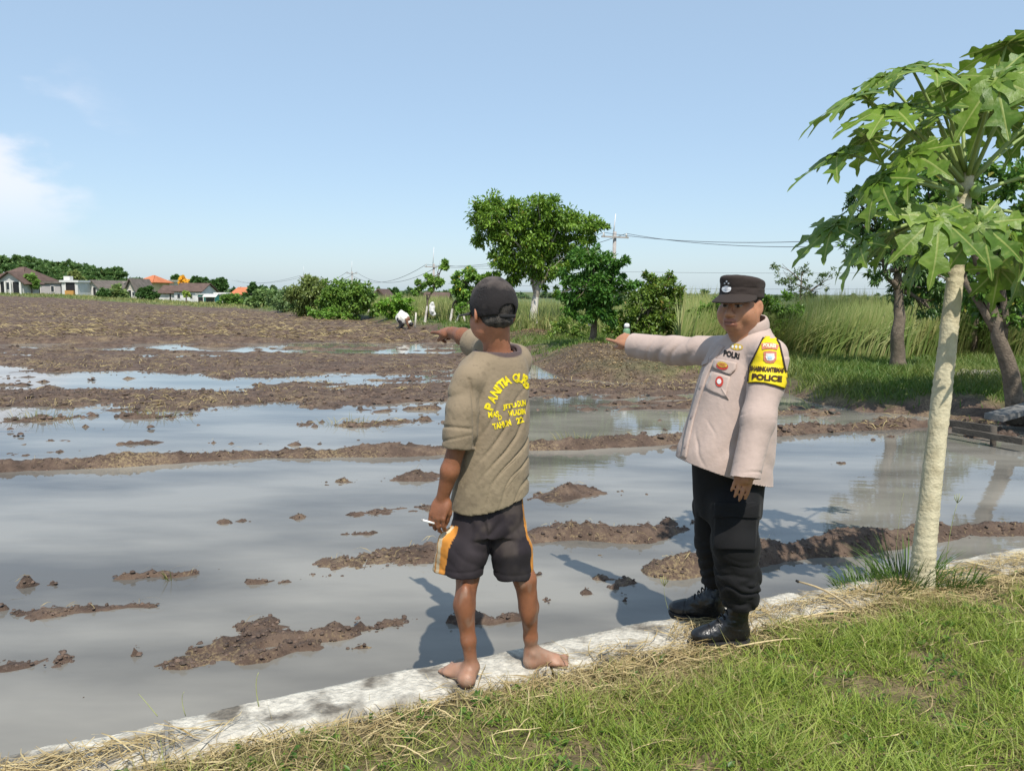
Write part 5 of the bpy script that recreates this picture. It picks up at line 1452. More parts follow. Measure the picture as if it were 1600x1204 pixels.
    F.half(cr, (0.02, 0, -1), (P(762, 880, 3.0)[0] - 0.004, 2.6, 0.2), (0.4, 3.4, 0.6))
    V, Q = F.mesh(2); N = vnormals(V, Q); px, py = proj(V); X, Z = V[:, 0], V[:, 2]
    left = px < 762
    qf = np.where(left, 0.75 * X + 0.66 * Z, 0.8 * X - 0.6 * Z) * 16 + 1.1 * fbm(X * 6, V[:, 1] * 6, Z * 5, 2)
    crotch = np.exp(-(((px - 757) / 32) ** 2 + ((py - 832) / 28) ** 2))
    disp = 0.008 * (crease(qf, 0.4) - 0.6) * (0.25 + crotch) + 0.006 * fbm(X * 9, V[:, 1] * 9, Z * 6, 3)
    hem = np.exp(-((Z - np.where(left, cl[2], cr[2]) - 0.028) / 0.005) ** 2)
    V2 = V + N * (disp - 0.0025 * hem)[:, None]
    c = np.tile(np.array((0.019, 0.0145, 0.0175)), (len(V), 1))
    dst = np.clip(0.5 * fbm(X * 7, V[:, 1] * 7, Z * 6, 4) + 0.12, 0, 1)[:, None]
    c = c * (1 - dst) + dst * np.array((0.045, 0.036, 0.039))
    mudp = np.clip(sstep(0.1, 0.75, fbm(X * 11 + 4, V[:, 1] * 11, Z * 11, 4) + 0.55 * np.exp(-(((px - 800) / 22) ** 2 + ((py - 825) / 30) ** 2)) - 0.15), 0, 1)[:, None]
    c = c * (1 - 0.5 * mudp) + 0.5 * mudp * np.array((0.095, 0.075, 0.062))
    wet = (sstep(865, 872, py + 0.15 * (px - 800)) * (~left) * sstep(838, 826, px + 0 * px))[:, None]
    c = c * (1 - 0.75 * wet) + 0.75 * wet * np.array((0.014, 0.012, 0.013))
    # side stripes: lateral angle round each leg
    def lat(tp, bt):
        s_ = np.clip((tp[2] - Z) / (tp[2] - bt[2]), 0, 1)
        return X - (tp[0] + (bt[0] - tp[0]) * s_), V[:, 1] - (tp[1] + (bt[1] - tp[1]) * s_)
    xl, yl = lat(lt, lh + np.array((-0.02, 0, 0))); xr, yr = lat(rt_, rh)
    al = np.arctan2(-yl, -xl); ar = np.arctan2(-yr, xr)      # 0 = straight out to the side, + towards the camera
    pale, org = np.array((0.62, 0.50, 0.33)), np.array((0.66, 0.27, 0.045))
    pt = (0.8 + 0.3 * fbm(X * 20, V[:, 1] * 20, Z * 20, 3))[:, None]
    for a, sel, k in ((al, left, 0.60), (ar, ~left, 0.26)):
        on = sel & (py > np.where(left, 822, 775))
        m1 = on & (a > -0.30) & (a < k); m2 = on & (a >= k) & (a < k + 0.26); m3 = on & (a > -0.6) & (a <= -0.30)
        c[m1] = (pale * pt)[m1]; c[m2] = (org * pt)[m2]; c[m3] = (org * pt)[m3]
        m4 = on & (a > k - 0.22) & (a < k - 0.14); c[m4] = (org * pt)[m4] * 0.8
    surf('shorts', V2, Q, cloth_mat('muddy_black_polyester', 0.8, 0.12, 380, sheen=0.02), t, c)
    # --- cigarette between the fingers: a thing of its own
    a = P(674, 816, tips[0][3][1] - 0.012); mouth = np.array(P(660, 812, tips[0][3][1] - 0.02))
    mb = MB(); d = mouth - a; d = d / np.linalg.norm(d)
    cg = thing('cigarette', a, 'half smoked white cigarette held between fingers of the barefoot person', 'cigarette')
    mb.tube([a - d * 0.012, a + d * 0.036], 0.0042, 10); mb.obj('paper', mat_simple('white_paper', (0.8, 0.78, 0.74), 0.8, 0.05), cg, True)
    mb = MB(); mb.tube([a + d * 0.0362, a + d * 0.042], (0.0041, 0.003), 10); mb.obj('ash', mat_simple('ash', (0.3, 0.29, 0.28), 0.9, 0.3, 200), cg, True)
build_farmer()
# ------------------------------------------------------------------ the officer
def build_officer():
    t = thing('person', (0.95, 3.42, 0.0), 'officer in beige uniform shirt, black trousers and peaked cap with yellow armband, arm outstretched', 'person')
    a = math.radians(50)
    fw = np.array((-math.sin(a), -math.cos(a), 0)); rt = np.cross(fw, (0, 0, 1)); up = np.array((0, 0, 1.0))
    yaw = math.atan2(rt[1], rt[0])
    ha = math.radians(43)
    HR = frame((-math.sin(ha), -math.cos(ha), -0.03)); H = P(1157.5, 476, 3.38)
    g = lambda r, f, u: H + HR @ np.array((r, f, u))
    sh_r, cu_r = P(1128, 550, 3.60), P(989, 539, 4.02)
    el_r = sh_r * .5 + cu_r * .5 - up * 0.012
    sh_l, el_l, cu_l = P(1203, 556, 3.24), P(1184, 655, 3.15), P(1164, 746, 3.09)
    nb = P(1170, 522, 3.40)
    # --- body
    F = Field((0.30, 2.90, 0.10), (1.45, 4.40, 1.68), 0.0055)
    head(F, H, HR, 1.20)
    F.cone(g(0, -0.015, -0.05), nb - up * 0.06, 0.064, 0.068, 0.03)
    F.cone(g(0, 0.02, -0.085), nb - up * 0.04 + fw * 0.01, 0.045, 0.05, 0.03)
    def sec(py, cx, rx, ry, Y=3.42, yw=yaw):
        q = P(cx, py, Y); return (q[0], q[1], q[2], rx, ry, yw)
    F.loft([sec(540, 1168, .13, .085), sec(600, 1152, .155, .14), sec(700, 1140, .150, .150), sec(740, 1140, .12, .11), sec(770, 1140, .11, .10), sec(800, 1142, .10, .09)], 0.05)
    F.chain([sh_l, el_l, cu_l], (0.055, 0.042, 0.03), 0.02)
    F.chain([sh_r, el_r, cu_r], (0.055, 0.042, 0.03), 0.02)
    F.chain([P(1150, 790, 3.32), P(1150, 850, 3.27), P(1153, 930, 3.27)], (0.07, 0.05, 0.035), 0.02)
    F.chain([P(1122, 790, 3.5), P(1112, 850, 3.49), P(1122, 905, 3.52)], (0.07, 0.05, 0.033), 0.02)
    hand(F, cu_l - (cu_l - el_l) / np.linalg.norm(cu_l - el_l) * 0.066, P(1155, 778, 3.08) - cu_l, np.array((-0.1, -0.95, 0.1)) , 1.0, (0.16, 0.14, 0.14, 0.16), (0.25, 0.35), -1)
    hand(F, P(986, 534, 4.05), P(953, 522, 4.19) - P(986, 534, 4.05), np.array((-0.35, -0.60, 0.72)), 1.08, (0.03, 0.75, 0.9, 0.95), (0.25, 0.3), -1)
    V, Q = F.mesh(2); q = local(V, H, HR)
    c = np.tile(np.array((0.40, 0.19, 0.105)), (len(V), 1))
    c *= (1 + 0.10 * fbm(V[:, 0] * 18, V[:, 1] * 18, V[:, 2] * 18, 3))[:, None]
    hd = np.linalg.norm(V - H, axis=1) < 0.17
    lip = hd & (q[:, 1] > 0.088) & (np.abs(q[:, 0]) < 0.030) & (q[:, 2] > -0.090) & (q[:, 2] < -0.056)
    c[lip] = c[lip] * 0.35 + 0.65 * np.array((0.27, 0.095, 0.07))
    line = hd & (q[:, 1] > 0.086) & (np.abs(q[:, 0]) < 0.025) & (np.abs(q[:, 2] + 0.0715) < 0.0022)
    c[line] = (0.10, 0.035, 0.028)
    for s_ in (-1, 1):
        e = ((q[:, 0] - 0.031 * s_) / 0.0165) ** 2 + ((q[:, 2] + 0.001) / 0.0065) ** 2
        m = hd & (e < 1) & (q[:, 1] > 0.06); c[m] = (0.26, 0.22, 0.20)
        m = hd & ((((q[:, 0] - 0.031 * s_) / 0.0075) ** 2 + ((q[:, 2] + 0.001) / 0.0070) ** 2) < 1) & (q[:, 1] > 0.06); c[m] = (0.015, 0.01, 0.008)
        m = hd & (e > 0.8) & (e < 2.0) & (q[:, 2] > 0.001) & (q[:, 1] > 0.06); c[m] = c[m] * 0.35
        b = hd & (q[:, 1] > 0.06) & (np.abs(q[:, 0] - 0.031 * s_) < 0.024) & (np.abs(q[:, 2] - 0.020 + 6 * (q[:, 0] - 0.03 * s_) ** 2) < 0.0042); c[b] = (0.03, 0.02, 0.016)
    chin = (hd * sstep(-0.055, -0.075, q[:, 2]) * sstep(0.05, 0.075, q[:, 1]) * 0.12)[:, None]
    c = c * (1 - chin) + chin * np.array((0.12, 0.08, 0.07))
    surf('body', V, Q, M_SKIN, t, c)
    # --- hair at temples and nape
    F = Field(H - 0.15, H + 0.16, 0.004)
    F.ell(g(0, -0.014, 0.030), (0.0785, 0.0985, 0.086), HR, 0.01)
    F.ell(g(0, -0.05, -0.035), (0.064, 0.058, 0.034), HR, 0.02)
    F.half(g(0, 0.026, 0), HR @ np.array((0, 1.0, -0.25)))
    F.half(g(0, 0.0, -0.05), HR @ np.array((0, 0.6, -1.0)))
    for s_ in (-1, 1): F.ell(g(0.085 * s_, -0.012, -0.018), (0.014, 0.026, 0.038), HR, 0.004, 's')
    V, Q = F.mesh(1)
    surf('hair', V, Q, mat_simple('black_hair', (0.012, 0.010, 0.010), 0.5, 0.3, 150, 0.6, 300, 0.4), t, (1, 1, 1))
    # --- peaked cap
    F = Field(H - 0.22, H + 0.22, 0.004)
    RC = HR @ np.array(Matrix.Rotation(0.06, 3, 'X'))
    gc = lambda r, f, u: H + HR @ np.array((0, 0, 0.036)) + RC @ np.array((r, f, u))
    CC = gc(0, -0.006, 0)
    def crown(X, Y, Z):
        x, y, z = X - CC[0], Y - CC[1], Z - CC[2]
        u, v, w = [x * RC[0, i] + y * RC[1, i] + z * RC[2, i] for i in range(3)]
        k = 1 + 0.055 * sstep(0.02, 0.085, w) - 0.14 * sstep(0.08, 0.105, w)
        rho = np.sqrt((u / (0.0885 * k)) ** 2 + (v / (0.1075 * k)) ** 2)
        d = (rho - 1) * 0.09
        top = w - (0.086 + 0.012 * v / 0.1 - 0.012 * rho ** 2)
        kk = 0.018; hh = np.maximum(kk - np.abs(d - top), 0) / kk
        return np.maximum(np.maximum(d, top) + hh * hh * kk * 0.25, -w - 0.006)
    F.put(crown, CC - 0.14, CC + 0.14, 0.001)
    V, Q = F.mesh(2); N = vnormals(V, Q); ql = (V - CC) @ RC
    V += N * (0.0025 * fbm(V[:, 0] * 16, V[:, 1] * 16, V[:, 2] * 30, 3) - 0.002 * np.exp(-((ql[:, 2] - 0.034) / 0.003) ** 2) + 0.0012 * (ql[:, 2] < 0.034))[:, None]
    cm = cloth_mat('dark_brown_twill', 0.85, 0.15, 400, sheen=0.03)
    cap = surf('cap', V, Q, cm, t, np.array((0.036, 0.026, 0.022)))
    visor_mesh(lambda r, f, u: gc(r, f - 0.006, u + 0.008), 0.086, 0.104, 0.062, 0.040, 1.25, 'visor', cm, cap, (0.034, 0.025, 0.021), 0.008)
    trc = tree_of(cap)
    silver = mat_simple('silver_badge', (0.75, 0.75, 0.75), 0.4, 0.15, 300, 0.2, 500, 0.5)
    em = [decal('badge', *disc2d(ellpts(1136, 451.5, 7.0, 5.2, 20, -0.1)), trc, silver, cap, 0.004)]
    dark = mat_simple('badge_dark', (0.05, 0.045, 0.045), 0.6)
    decal('badge_shield', *disc2d([(1134.2, 447.8), (1138, 447.5), (1138.3, 451.5), (1136.2, 455), (1134, 451.8)]), trc, mat_simple('badge_grey', (0.45, 0.45, 0.47), 0.5), em[0], 0.0055)
    for x, y in ((1136.3, 439.5), (1133.4, 442.6), (1139.2, 442.6)):
        th = np.arange(10) * math.pi / 5 - math.pi / 2; r = np.where(np.arange(10) % 2 == 0, 1.9, 0.85)
        decal('badge_star', *disc2d(np.stack([x + r * np.cos(th), y + r * np.sin(th)], 1), 1), trc, silver, em[0], 0.004)
    # --- uniform shirt
    box = ((0.45, 2.90, 0.62), (1.42, 4.15, 1.52))
    F = Field(*box, 0.005)
    F.loft([sec(512, 1175, .072, .070, 3.41), sec(522, 1172, .10, .085, 3.41), sec(535, 1168, .150, .108), sec(560, 1160, .170, .126), sec(600, 1151, .178, .152), sec(650, 1144, .188, .178),
            sec(700, 1133, .202, .208), sec(745, 1129, .206, .220), sec(790, 1127, .208, .222)], 0.03, 2.25)
    F.cone(sh_l, P(1201, 580, 3.23), 0.068, 0.069, 0.04)
    F.cone(sh_r, sh_r * .75 + cu_r * .25, 0.069, 0.070, 0.045)
    F.cone(nb - up * 0.05, sh_l, 0.06, 0.066, 0.04); F.cone(nb - up * 0.05, sh_r, 0.06, 0.066, 0.04)
    hole_c, hole_r, hole_R = nb + up * 0.035 + fw * 0.004, np.array((0.066, 0.070, 0.046)), np.stack([rt, fw, up], 1)
    V, Q = F.mesh(1)
    dn = np.linalg.norm(((V - hole_c) @ hole_R) / hole_r, axis=1); Q = Q[(dn[Q] > 1.0).any(1)]
    h1, h2, h3 = P(1054, 717, 3.30), P(1125, 745, 3.13), P(1204, 757, 3.40)
    nn = np.cross(h2 - h1, h3 - h1); nn = nn if nn[2] < 0 else -nn
    V, Q = tidy(*clip(V, Q, h1, nn)); parts = [(V, Q)]
    S = Field(*box, 0.005)
    S.chain([sh_l, P(1196, 600, 3.21), el_l, cu_l + (cu_l - el_l) * 0.12], (0.069, 0.071, 0.065, 0.060), 0.03)
    V, Q = S.mesh(1); parts.append(tidy(*clip(V, Q, cu_l, cu_l - el_l + np.array((0.03, 0, 0)))))
    S = Field((0.40, 2.90, 0.62), (1.42, 4.25, 1.52), 0.005)
    S.chain([sh_r, el_r, cu_r + (cu_r - el_r) * 0.3], (0.069, 0.070, 0.060), 0.03)
    V, Q = S.mesh(1); parts.append(tidy(*clip(V, Q, cu_r, cu_r - el_r)))
    off_, Vs, Qs = 0, [], []
    for v, f in parts: Vs.append(v); Qs.append(f + off_); off_ += len(v)
    V, Q = np.concatenate(Vs), np.concatenate(Qs)
    N = vnormals(V, Q); px, py = proj(V); X, Y_, Z = V.T
    # arms' own coordinate: distance from their axes
    def axis_d(p, A, B):
        ba = B - A; s_ = np.clip(((p - A) @ ba) / (ba @ ba), 0, 1.05)
        return np.linalg.norm(p - A - s_[:, None] * ba, axis=1), s_
    dr, sr = axis_d(V, sh_r, cu_r); dl, s_l = axis_d(V, el_l, cu_l); du, s_u = axis_d(V, sh_l, el_l)
    ra = sstep(0.10, 0.085, dr) * sstep(0.12, 0.3, sr)
    la = np.maximum(sstep(0.095, 0.085, dl), sstep(0.10, 0.085, du) * (Z < sh_l[2]))
    torso = (1 - ra) * (1 - la)
    lz = (V - sh_r) @ up
    disp = ra * (1 - 0.85 * sstep(0.1, 0.75, N[:, 2])) * ((crease(sr * 5.5 + lz * 9 + 0.8 * fbm(X * 5, Y_ * 5, Z * 5, 2), 0.38) - 0.6) * 0.009 * sstep(1.1, 0.4, sr) + 0.004 * fbm(X * 9, Y_ * 9, Z * 9, 2))
    disp += la * (0.004 * fbm(X * 9, Y_ * 9, Z * 5, 3))
    ql = 0.8 * ((V - nb) @ rt) + 0.55 * Z + 0.02 * fbm(X * 4, Y_ * 4, Z * 4, 2)
    low = sstep(1.15, 0.85, Z)
    disp += torso * ((crease(ql * 9, 0.42) - 0.6) * 0.009 * (0.2 + low) * np.clip(0.6 + fbm(X * 3, Y_ * 3, Z * 3, 2), 0.1, 1.2) + 0.0035 * fbm(X * 7, Y_ * 7, Z * 6, 3))
    # drag lines from the armpit and pocket, and the pull of the pointing arm
    qa = 0.75 * ((V - nb) @ rt) - 0.66 * Z + 0.02 * fbm(X * 5, Y_ * 5, Z * 5, 3)
    disp += torso * (crease(qa * 13, 0.16) - 0.85) * 0.006 * np.clip(fbm(X * 4 + 9, Y_ * 4, Z * 4, 2) * 1.4, 0, 1)
    disp += la * (crease((s_l + s_u) * 4.2 + X * 6 + 0.7 * fbm(X * 6, Y_ * 6, Z * 6, 2), 0.18) - 0.85) * 0.006 * np.clip(0.2 + fbm(X * 5, Y_ * 5, Z * 5 + 7, 2), 0, 1)
    disp *= 0.25 + 0.75 * sstep(0.0, 0.10, -((V - h1) @ (nn / np.linalg.norm(nn))))
    V2 = V + N * disp[:, None]
    base = np.array((0.455, 0.352, 0.302))
    c = np.tile(base, (len(V), 1)) * (1 + 0.05 * fbm(X * 7, Y_ * 7, Z * 7, 3))[:, None]
    SM = cloth_mat('beige_uniform_twill', 0.88, 0.12, 50, sheen=0.12)
    sh = surf('shirt', V2, Q, SM, t, c)
    md = sh.modifiers.new('thick', 'SOLIDIFY'); md.thickness = 0.003; md.offset = -1
    # collar
    F = Field(nb - 0.16, nb + 0.16, 0.004)
    RC2 = np.stack([rt, fw, up], 1)
    cn = nb + up * 0.034 + fw * 0.004
    Rt = RC2 @ np.array(Matrix.Rotation(-0.30, 3, 'X'))
    F.ell(cn - fw * 0.004, (0.084, 0.090, 0.075), Rt, 0.002)
    F.ell(cn + up * 0.012 + fw * 0.004, (0.071, 0.079, 0.09), Rt, 0.002, 's')
    F.half(cn + Rt @ np.array((0, 0, 0.030)), Rt @ np.array((0, 0, 1.0)))
    F.half(cn - Rt @ np.array((0, 0, 0.022)), Rt @ np.array((0, 0, -1.0)))
    F.cone(cn + fw * 0.11 + up * 0.08, cn + fw * 0.085 - up * 0.08, 0.010, 0.020, 0.004, 's')
    V, Q = F.mesh(1)
    surf('collar', V, Q, SM, sh, base)
    tr = tree_of(sh)
    black = mat_simple('black_embroidery', (0.012, 0.011, 0.011), 0.8, 0.2, 200, 0.3, 500)
    red = mat_simple('red_embroidery', (0.50, 0.055, 0.04), 0.8, 0.2, 200, 0.3, 500)
    pink = mat_simple('faded_red_patch', (0.62, 0.22, 0.14), 0.85, 0.2, 150, 0.3, 500)
    gold = mat_simple('gold_embroidery', (0.62, 0.42, 0.06), 0.6, 0.25, 200, 0.4, 500)
    white = mat_simple('white_embroidery', (0.72, 0.70, 0.66), 0.8, 0.1, 200, 0.3, 500)
    blue = mat_simple('pale_blue_embroidery', (0.42, 0.58, 0.68), 0.8, 0.1, 200, 0.3, 500)
    def flat(name, pts, mat, parent, off, rings=4, dens=4):
        return decal(name, *disc2d(densify(pts, dens), rings), tr, mat, parent, off)
    # pockets: flap and patch with depth, name tape, badges
    def pocket(name, pts, off, parent):
        o = flat(name, pts, PM, parent, off)
        md = o.modifiers.new('thick', 'SOLIDIFY'); md.thickness = 0.006; md.offset = -1
        return o
    PM = cloth_mat('beige_pocket_twill', 0.88, 0.12, 50, attr=False, color=tuple(base), sheen=0.2)
    pk = pocket('pocket', [(1113, 580), (1141, 588), (1135, 618), (1139, 624), (1101, 607)], 0.005, sh)
    fl = pocket('pocket_flap', [(1119, 561), (1152, 567), (1150, 578), (1142, 586), (1135, 584), (1114, 574)], 0.010, sh)
    pf2 = pocket('pocket_flap', [(1094, 568), (1109, 561), (1107, 568), (1095, 573)], 0.008, sh)
    print_text('lettering', 'POLRI', 1143.5, 554, 25, 9.5, math.radians(13), tr, black, sh, shear=-0.1, off=0.0025)
    trf = tree_of(sh, fl, pk)
    tr_s = tr
    def flat2(name, pts, mat, parent, off, rings=3, dens=1):
        return decal(name, *disc2d(densify(pts, dens), rings), trf, mat, parent, off)
    b1 = flat2('badge', ellpts(1129, 571.5, 9.3, 6.2, 18, 0.22), red, fl, 0.003)
    b1b = flat2('badge_field', ellpts(1129.5, 569.8, 8.0, 4.3, 18, 0.22), gold, b1, 0.005)
    for k in (-1.2, 1.4): flat2('badge_bar', ellpts(1129.5, 570 + k, 6.0, 0.55, 12, 0.22), red, b1, 0.0062)
    b2 = flat2('badge', ellpts(1124.5, 596, 6.2, 8.3, 20), red, pk, 0.003)
    flat2('badge_field', ellpts(1124.5, 596, 3.4, 4.3, 16), white, b2, 0.005)
    b3 = flat2('badge', ellpts(1151.5, 542, 10, 5.0, 20, 0.08), gold, sh, 0.0022)
    for x in (1145.5, 1151, 1157): flat2('badge_boss', ellpts(x, 542 + (x - 1151) * 0.08, 2.0, 2.6, 10), white, b3, 0.0036)
    pl = np.array([(1128, 540), (1112, 562), (1100, 590), (1090, 620), (1080, 655), (1072, 690), (1068, 715)], float)
    pl = np.array([pl[i] + (pl[i + 1] - pl[i]) * k / 6 for i in range(6) for k in range(6)] + [pl[-1]])
    Vp = np.concatenate([pl + (4.2, 1.2), pl + (1.4, 0.4), pl - (1.4, 0.4), pl - (4.2, 1.2)]); kp = len(pl)
    plk = decal('placket', Vp, [(r * kp + i, r * kp + i + 1, (r + 1) * kp + i + 1, (r + 1) * kp + i) for r in range(3) for i in range(kp - 1)], tr, PM, sh, 0.004)
    md = plk.modifiers.new('thick', 'SOLIDIFY'); md.thickness = 0.004; md.offset = -1
    trp = tree_of(plk)
    for x, y in ((1112, 562), (1095, 604), (1081, 651), (1071, 697)):
        bo = decal('button', *disc2d(ellpts(x, y, 1.7, 2.0, 12), 2), trp, mat_simple('button', (0.35, 0.27, 0.24), 0.4), plk, 0.003)
    # --- yellow armband: cloth sleeve standing just off the arm, with dark piping
    outline = [(1196, 527), (1210, 527), (1217, 537), (1223, 560), (1228, 580), (1228.5, 597), (1225, 606.5), (1212, 602), (1195, 598), (1180, 597), (1169.5, 598), (1171, 572), (1183, 548)]
    YM = mat_simple('yellow_nylon', (0.80, 0.60, 0.01), 0.55, 0.08, 20, 0.12, 60, 0.4)
    ab = decal('armband', *disc2d(densify(outline, 6), 14), tr, YM, t, 0.006)
    md = ab.modifiers.new('thick', 'SOLIDIFY'); md.thickness = 0.004; md.offset = -1
    tra = tree_of(ab)
    def pip(p0, width=1.3):
        p = np.array(p0, float); d = np.gradient(p, axis=0); n_ = np.stack([-d[:, 1], d[:, 0]], 1); n_ /= np.linalg.norm(n_, axis=1, keepdims=True)
        V = np.concatenate([p + n_ * width, p - n_ * width]); k = len(p)
        F_ = [(i, i + 1, k + i + 1, k + i) for i in range(k - 1)]
        return V, F_
    def fine(pts, k=6): return np.array([np.array(a_) + (np.array(b_) - np.array(a_)) * i / k for a_, b_ in zip(pts[:-1], pts[1:]) for i in range(k)] + [np.array(pts[-1], float)])
    pipm = mat_simple('black_piping', (0.03, 0.018, 0.02), 0.7, 0.2, 200)
    tra2 = tree_of(sh, ab)
    for pl in ([(1189, 516), (1195, 524), (1184, 547), (1171.5, 572), (1169.5, 598)], [(1211, 527), (1217.5, 537), (1223, 560), (1227.5, 582)], [(1170, 598.5), (1181, 598), (1195, 599), (1211, 603), (1224.5, 607.5)]):
        decal('piping', *pip(fine(pl), 1.1), tra2, pipm, ab, 0.004)
    def flat3(name, pts, mat, parent, off, rings=3, dens=4):
        return decal(name, *disc2d(densify(pts, dens), rings), tra, mat, parent, off)
    p1 = flat3('patch', [(1190, 537), (1199, 535.5), (1210, 536.5), (1217, 540), (1214, 546.5), (1205, 545), (1197, 545), (1191.5, 546.5)], pink, ab, 0.003)
    print_text('lettering', 'POLRES', 1202.5, 540.3, 19, 5.2, math.radians(4), tra, mat_simple('cream_embroidery', (0.78, 0.7, 0.5), 0.8), p1, off=0.0046, cuts=1)
    p2 = flat3('shield', [(1193.5, 549.5), (1203, 548), (1213, 549.5), (1213, 561), (1209, 566.5), (1203.5, 567.5), (1197, 566.5), (1193.5, 562)], pink, ab, 0.003)
    p3 = flat3('shield_field', [(1197, 552), (1209.5, 552), (1210, 558), (1208, 562.5), (1203.5, 563.5), (1198.5, 562.5), (1197, 558)], white, p2, 0.0045)
    flat3('shield_emblem', ellpts(1203, 558.5, 3.6, 2.6, 12), blue, p3, 0.006, dens=1)
    txm = mat_simple('brown_print', (0.045, 0.02, 0.01), 0.7, 0.2, 200)
    print_text('lettering', 'BHABINKAMTIBMAS', 1198.5, 577, 51, 8.2, math.radians(4), tra, txm, ab, off=0.0032, cuts=1)
    print_text('lettering', 'POLICE', 1198.5, 590, 46, 9.5, math.radians(5), tra, txm, ab, off=0.0032, cuts=1)
    # --- trousers
    F = Field((0.70, 2.98, 0.10), (1.36, 3.78, 1.0), 0.0055)
    F.loft([sec(705, 1139, .160, .155, 3.41), sec(745, 1139, .155, .148, 3.41), sec(775, 1138, .150, .140, 3.41), sec(805, 1137, .145, .130, 3.41)], 0.03, 2.3)
    F.chain([P(1147, 790, 3.31), P(1149, 850, 3.27), P(1153, 900, 3.27), P(1155, 932, 3.27)], (0.106, 0.098, 0.088, 0.074), 0.03)
    F.chain([P(1118, 790, 3.50), P(1116, 850, 3.49), P(1122, 900, 3.52), P(1124, 945, 3.54)], (0.102, 0.086, 0.076, 0.064), 0.015)
    F.chain([P(1157, 895, 3.27), P(1157, 934, 3.27)], (0.084, 0.077), 0.02)
    V, Q = F.mesh(2); V, Q = clip(V, Q, P(1155, 946, 3.27), (0, 0, -1)); V, Q = tidy(*clip(V, Q, P(1145, 722, 3.41), (0, 0, 1)))
    N = vnormals(V, Q); px, py = proj(V); X, Y_, Z = V.T
    lowt = sstep(0.48, 0.25, Z)
    disp = (crease(Z * 15 + 1.2 * fbm(X * 6, Y_ * 6, Z * 9, 3) + X * 2, 0.4) - 0.6) * 0.011 * lowt + 0.005 * fbm(X * 6, Y_ * 6, Z * 4, 3)
    disp += 0.007 * (crease((Z * 7 + X * 3) + 0.8 * fbm(X * 5, Y_ * 5, Z * 5, 2), 0.45) - 0.6) * (1 - lowt) * sstep(0.75, 0.45, Z)
    V2 = V + N * disp[:, None]
    TM = cloth_mat('black_ripstop', 0.8, 0.15, 420, sheen=0.03)
    tm = surf('trousers', V2, Q, TM, t, np.array((0.0065, 0.0062, 0.0066)))
    md = tm.modifiers.new('thick', 'SOLIDIFY'); md.thickness = 0.004; md.offset = -1
    trt = tree_of(tm)
    PB = cloth_mat('black_pocket_ripstop', 0.8, 0.15, 420, attr=False, color=(0.0065, 0.0062, 0.0066), sheen=0.03)
    for nm, pts, off in (('cargo_pocket', [(1119, 806), (1180, 806), (1178, 858), (1117, 857)], 0.012), ('pocket_flap', [(1121, 786), (1182, 786), (1180.5, 807.5), (1119.5, 807)], 0.020)):
        o = decal(nm, *disc2d(densify(pts, 8), 10), trt, PB, tm, off)
        md = o.modifiers.new('thick', 'SOLIDIFY'); md.thickness = 0.014; md.offset = -1
    # --- boots
    BM = mat_simple('black_polished_leather', (0.010, 0.010, 0.011), 0.32, 0.3, 30, 0.18, 90, 0.5)
    SO = mat_simple('black_rubber', (0.018, 0.017, 0.017), 0.75, 0.3, 60)
    LA = mat_simple('boot_lace', (0.012, 0.012, 0.012), 0.6)
    for ank, heel, toe in ((P(1157, 948, 3.27), G(1171, 1004, 0), G(1080, 1005, 0)), (P(1121, 942, 3.54), G(1133, 973, 0), G(1053, 960, 0))):
        heel, toe = np.array(heel), np.array(toe); d = toe - heel; L = min(max(np.linalg.norm(d), 0.265), 0.29); d /= np.linalg.norm(d)
        sd = np.cross(d, up); R = np.stack([sd, d, up], 1)
        z0 = 0.012
        F = Field(np.minimum(heel, toe) - (0.1, 0.1, 0.02), np.maximum(heel, toe) + (0.1, 0.12, 0.36), 0.004)
        F.cone(ank + up * 0.075, heel + d * 0.065 + up * 0.10, 0.052, 0.046, 0.02)
        F.cone(heel + d * 0.062 + up * 0.10, heel + d * 0.055 + up * (z0 + 0.045), 0.044, 0.040, 0.02)
        F.ell(heel + d * 0.045 + up * (z0 + 0.042), (0.036, 0.044, 0.045), R, 0.02)
        F.cone(heel + d * 0.075 + up * 0.105, heel + d * 0.185 + up * (z0 + 0.042), 0.042, 0.034, 0.03)
        F.ell(heel + d * (L * 0.52) + up * (z0 + 0.030), (0.040, 0.09, 0.036), R, 0.02)
        F.ell(heel + d * (L * 0.76) + up * (z0 + 0.030), (0.046, 0.066, 0.036), R, 0.02)
        F.half(heel + up * (z0 + 0.006), -up)
        V, Q = F.mesh(2); N = vnormals(V, Q); lq = (V - heel) @ R
        flex = np.exp(-((lq[:, 1] - 0.15) / 0.03) ** 2) + np.exp(-((lq[:, 1] - 0.07) / 0.05) ** 2) * (lq[:, 2] > 0.08)
        V += N * (flex * 0.0035 * fbm(V[:, 0] * 30, V[:, 1] * 30, V[:, 2] * 45, 2) - 0.0025 * np.exp(-((lq[:, 1] - L * 0.70) / 0.004) ** 2) * (lq[:, 2] > 0.02))[:, None]
        bt = surf('boot', V, Q, BM, t, (1, 1, 1))
        F = Field(np.minimum(heel, toe) - (0.1, 0.1, 0.02), np.maximum(heel, toe) + (0.1, 0.1, 0.1), 0.004)
        F.ell(heel + d * 0.050 + up * 0.02, (0.037, 0.049, 0.06), R, 0.01); F.ell(heel + d * (L * 0.70) + up * 0.02, (0.046, 0.084, 0.06), R, 0.05)
        F.cone(heel + d * 0.05 + up * 0.01, heel + d * L * 0.7 + up * 0.01, 0.036, 0.040, 0.03)
        F.half(up * (z0 + 0.010), up); F.half(up * -0.012, -up)
        F.put(lambda X, Y, Z: np.abs((X - heel[0]) * d[0] + (Y - heel[1]) * d[1] - 0.115) - 0.022 + np.maximum(Z, 0) * 3 , heel - 0.3, heel + 0.3, 0.004, 's')
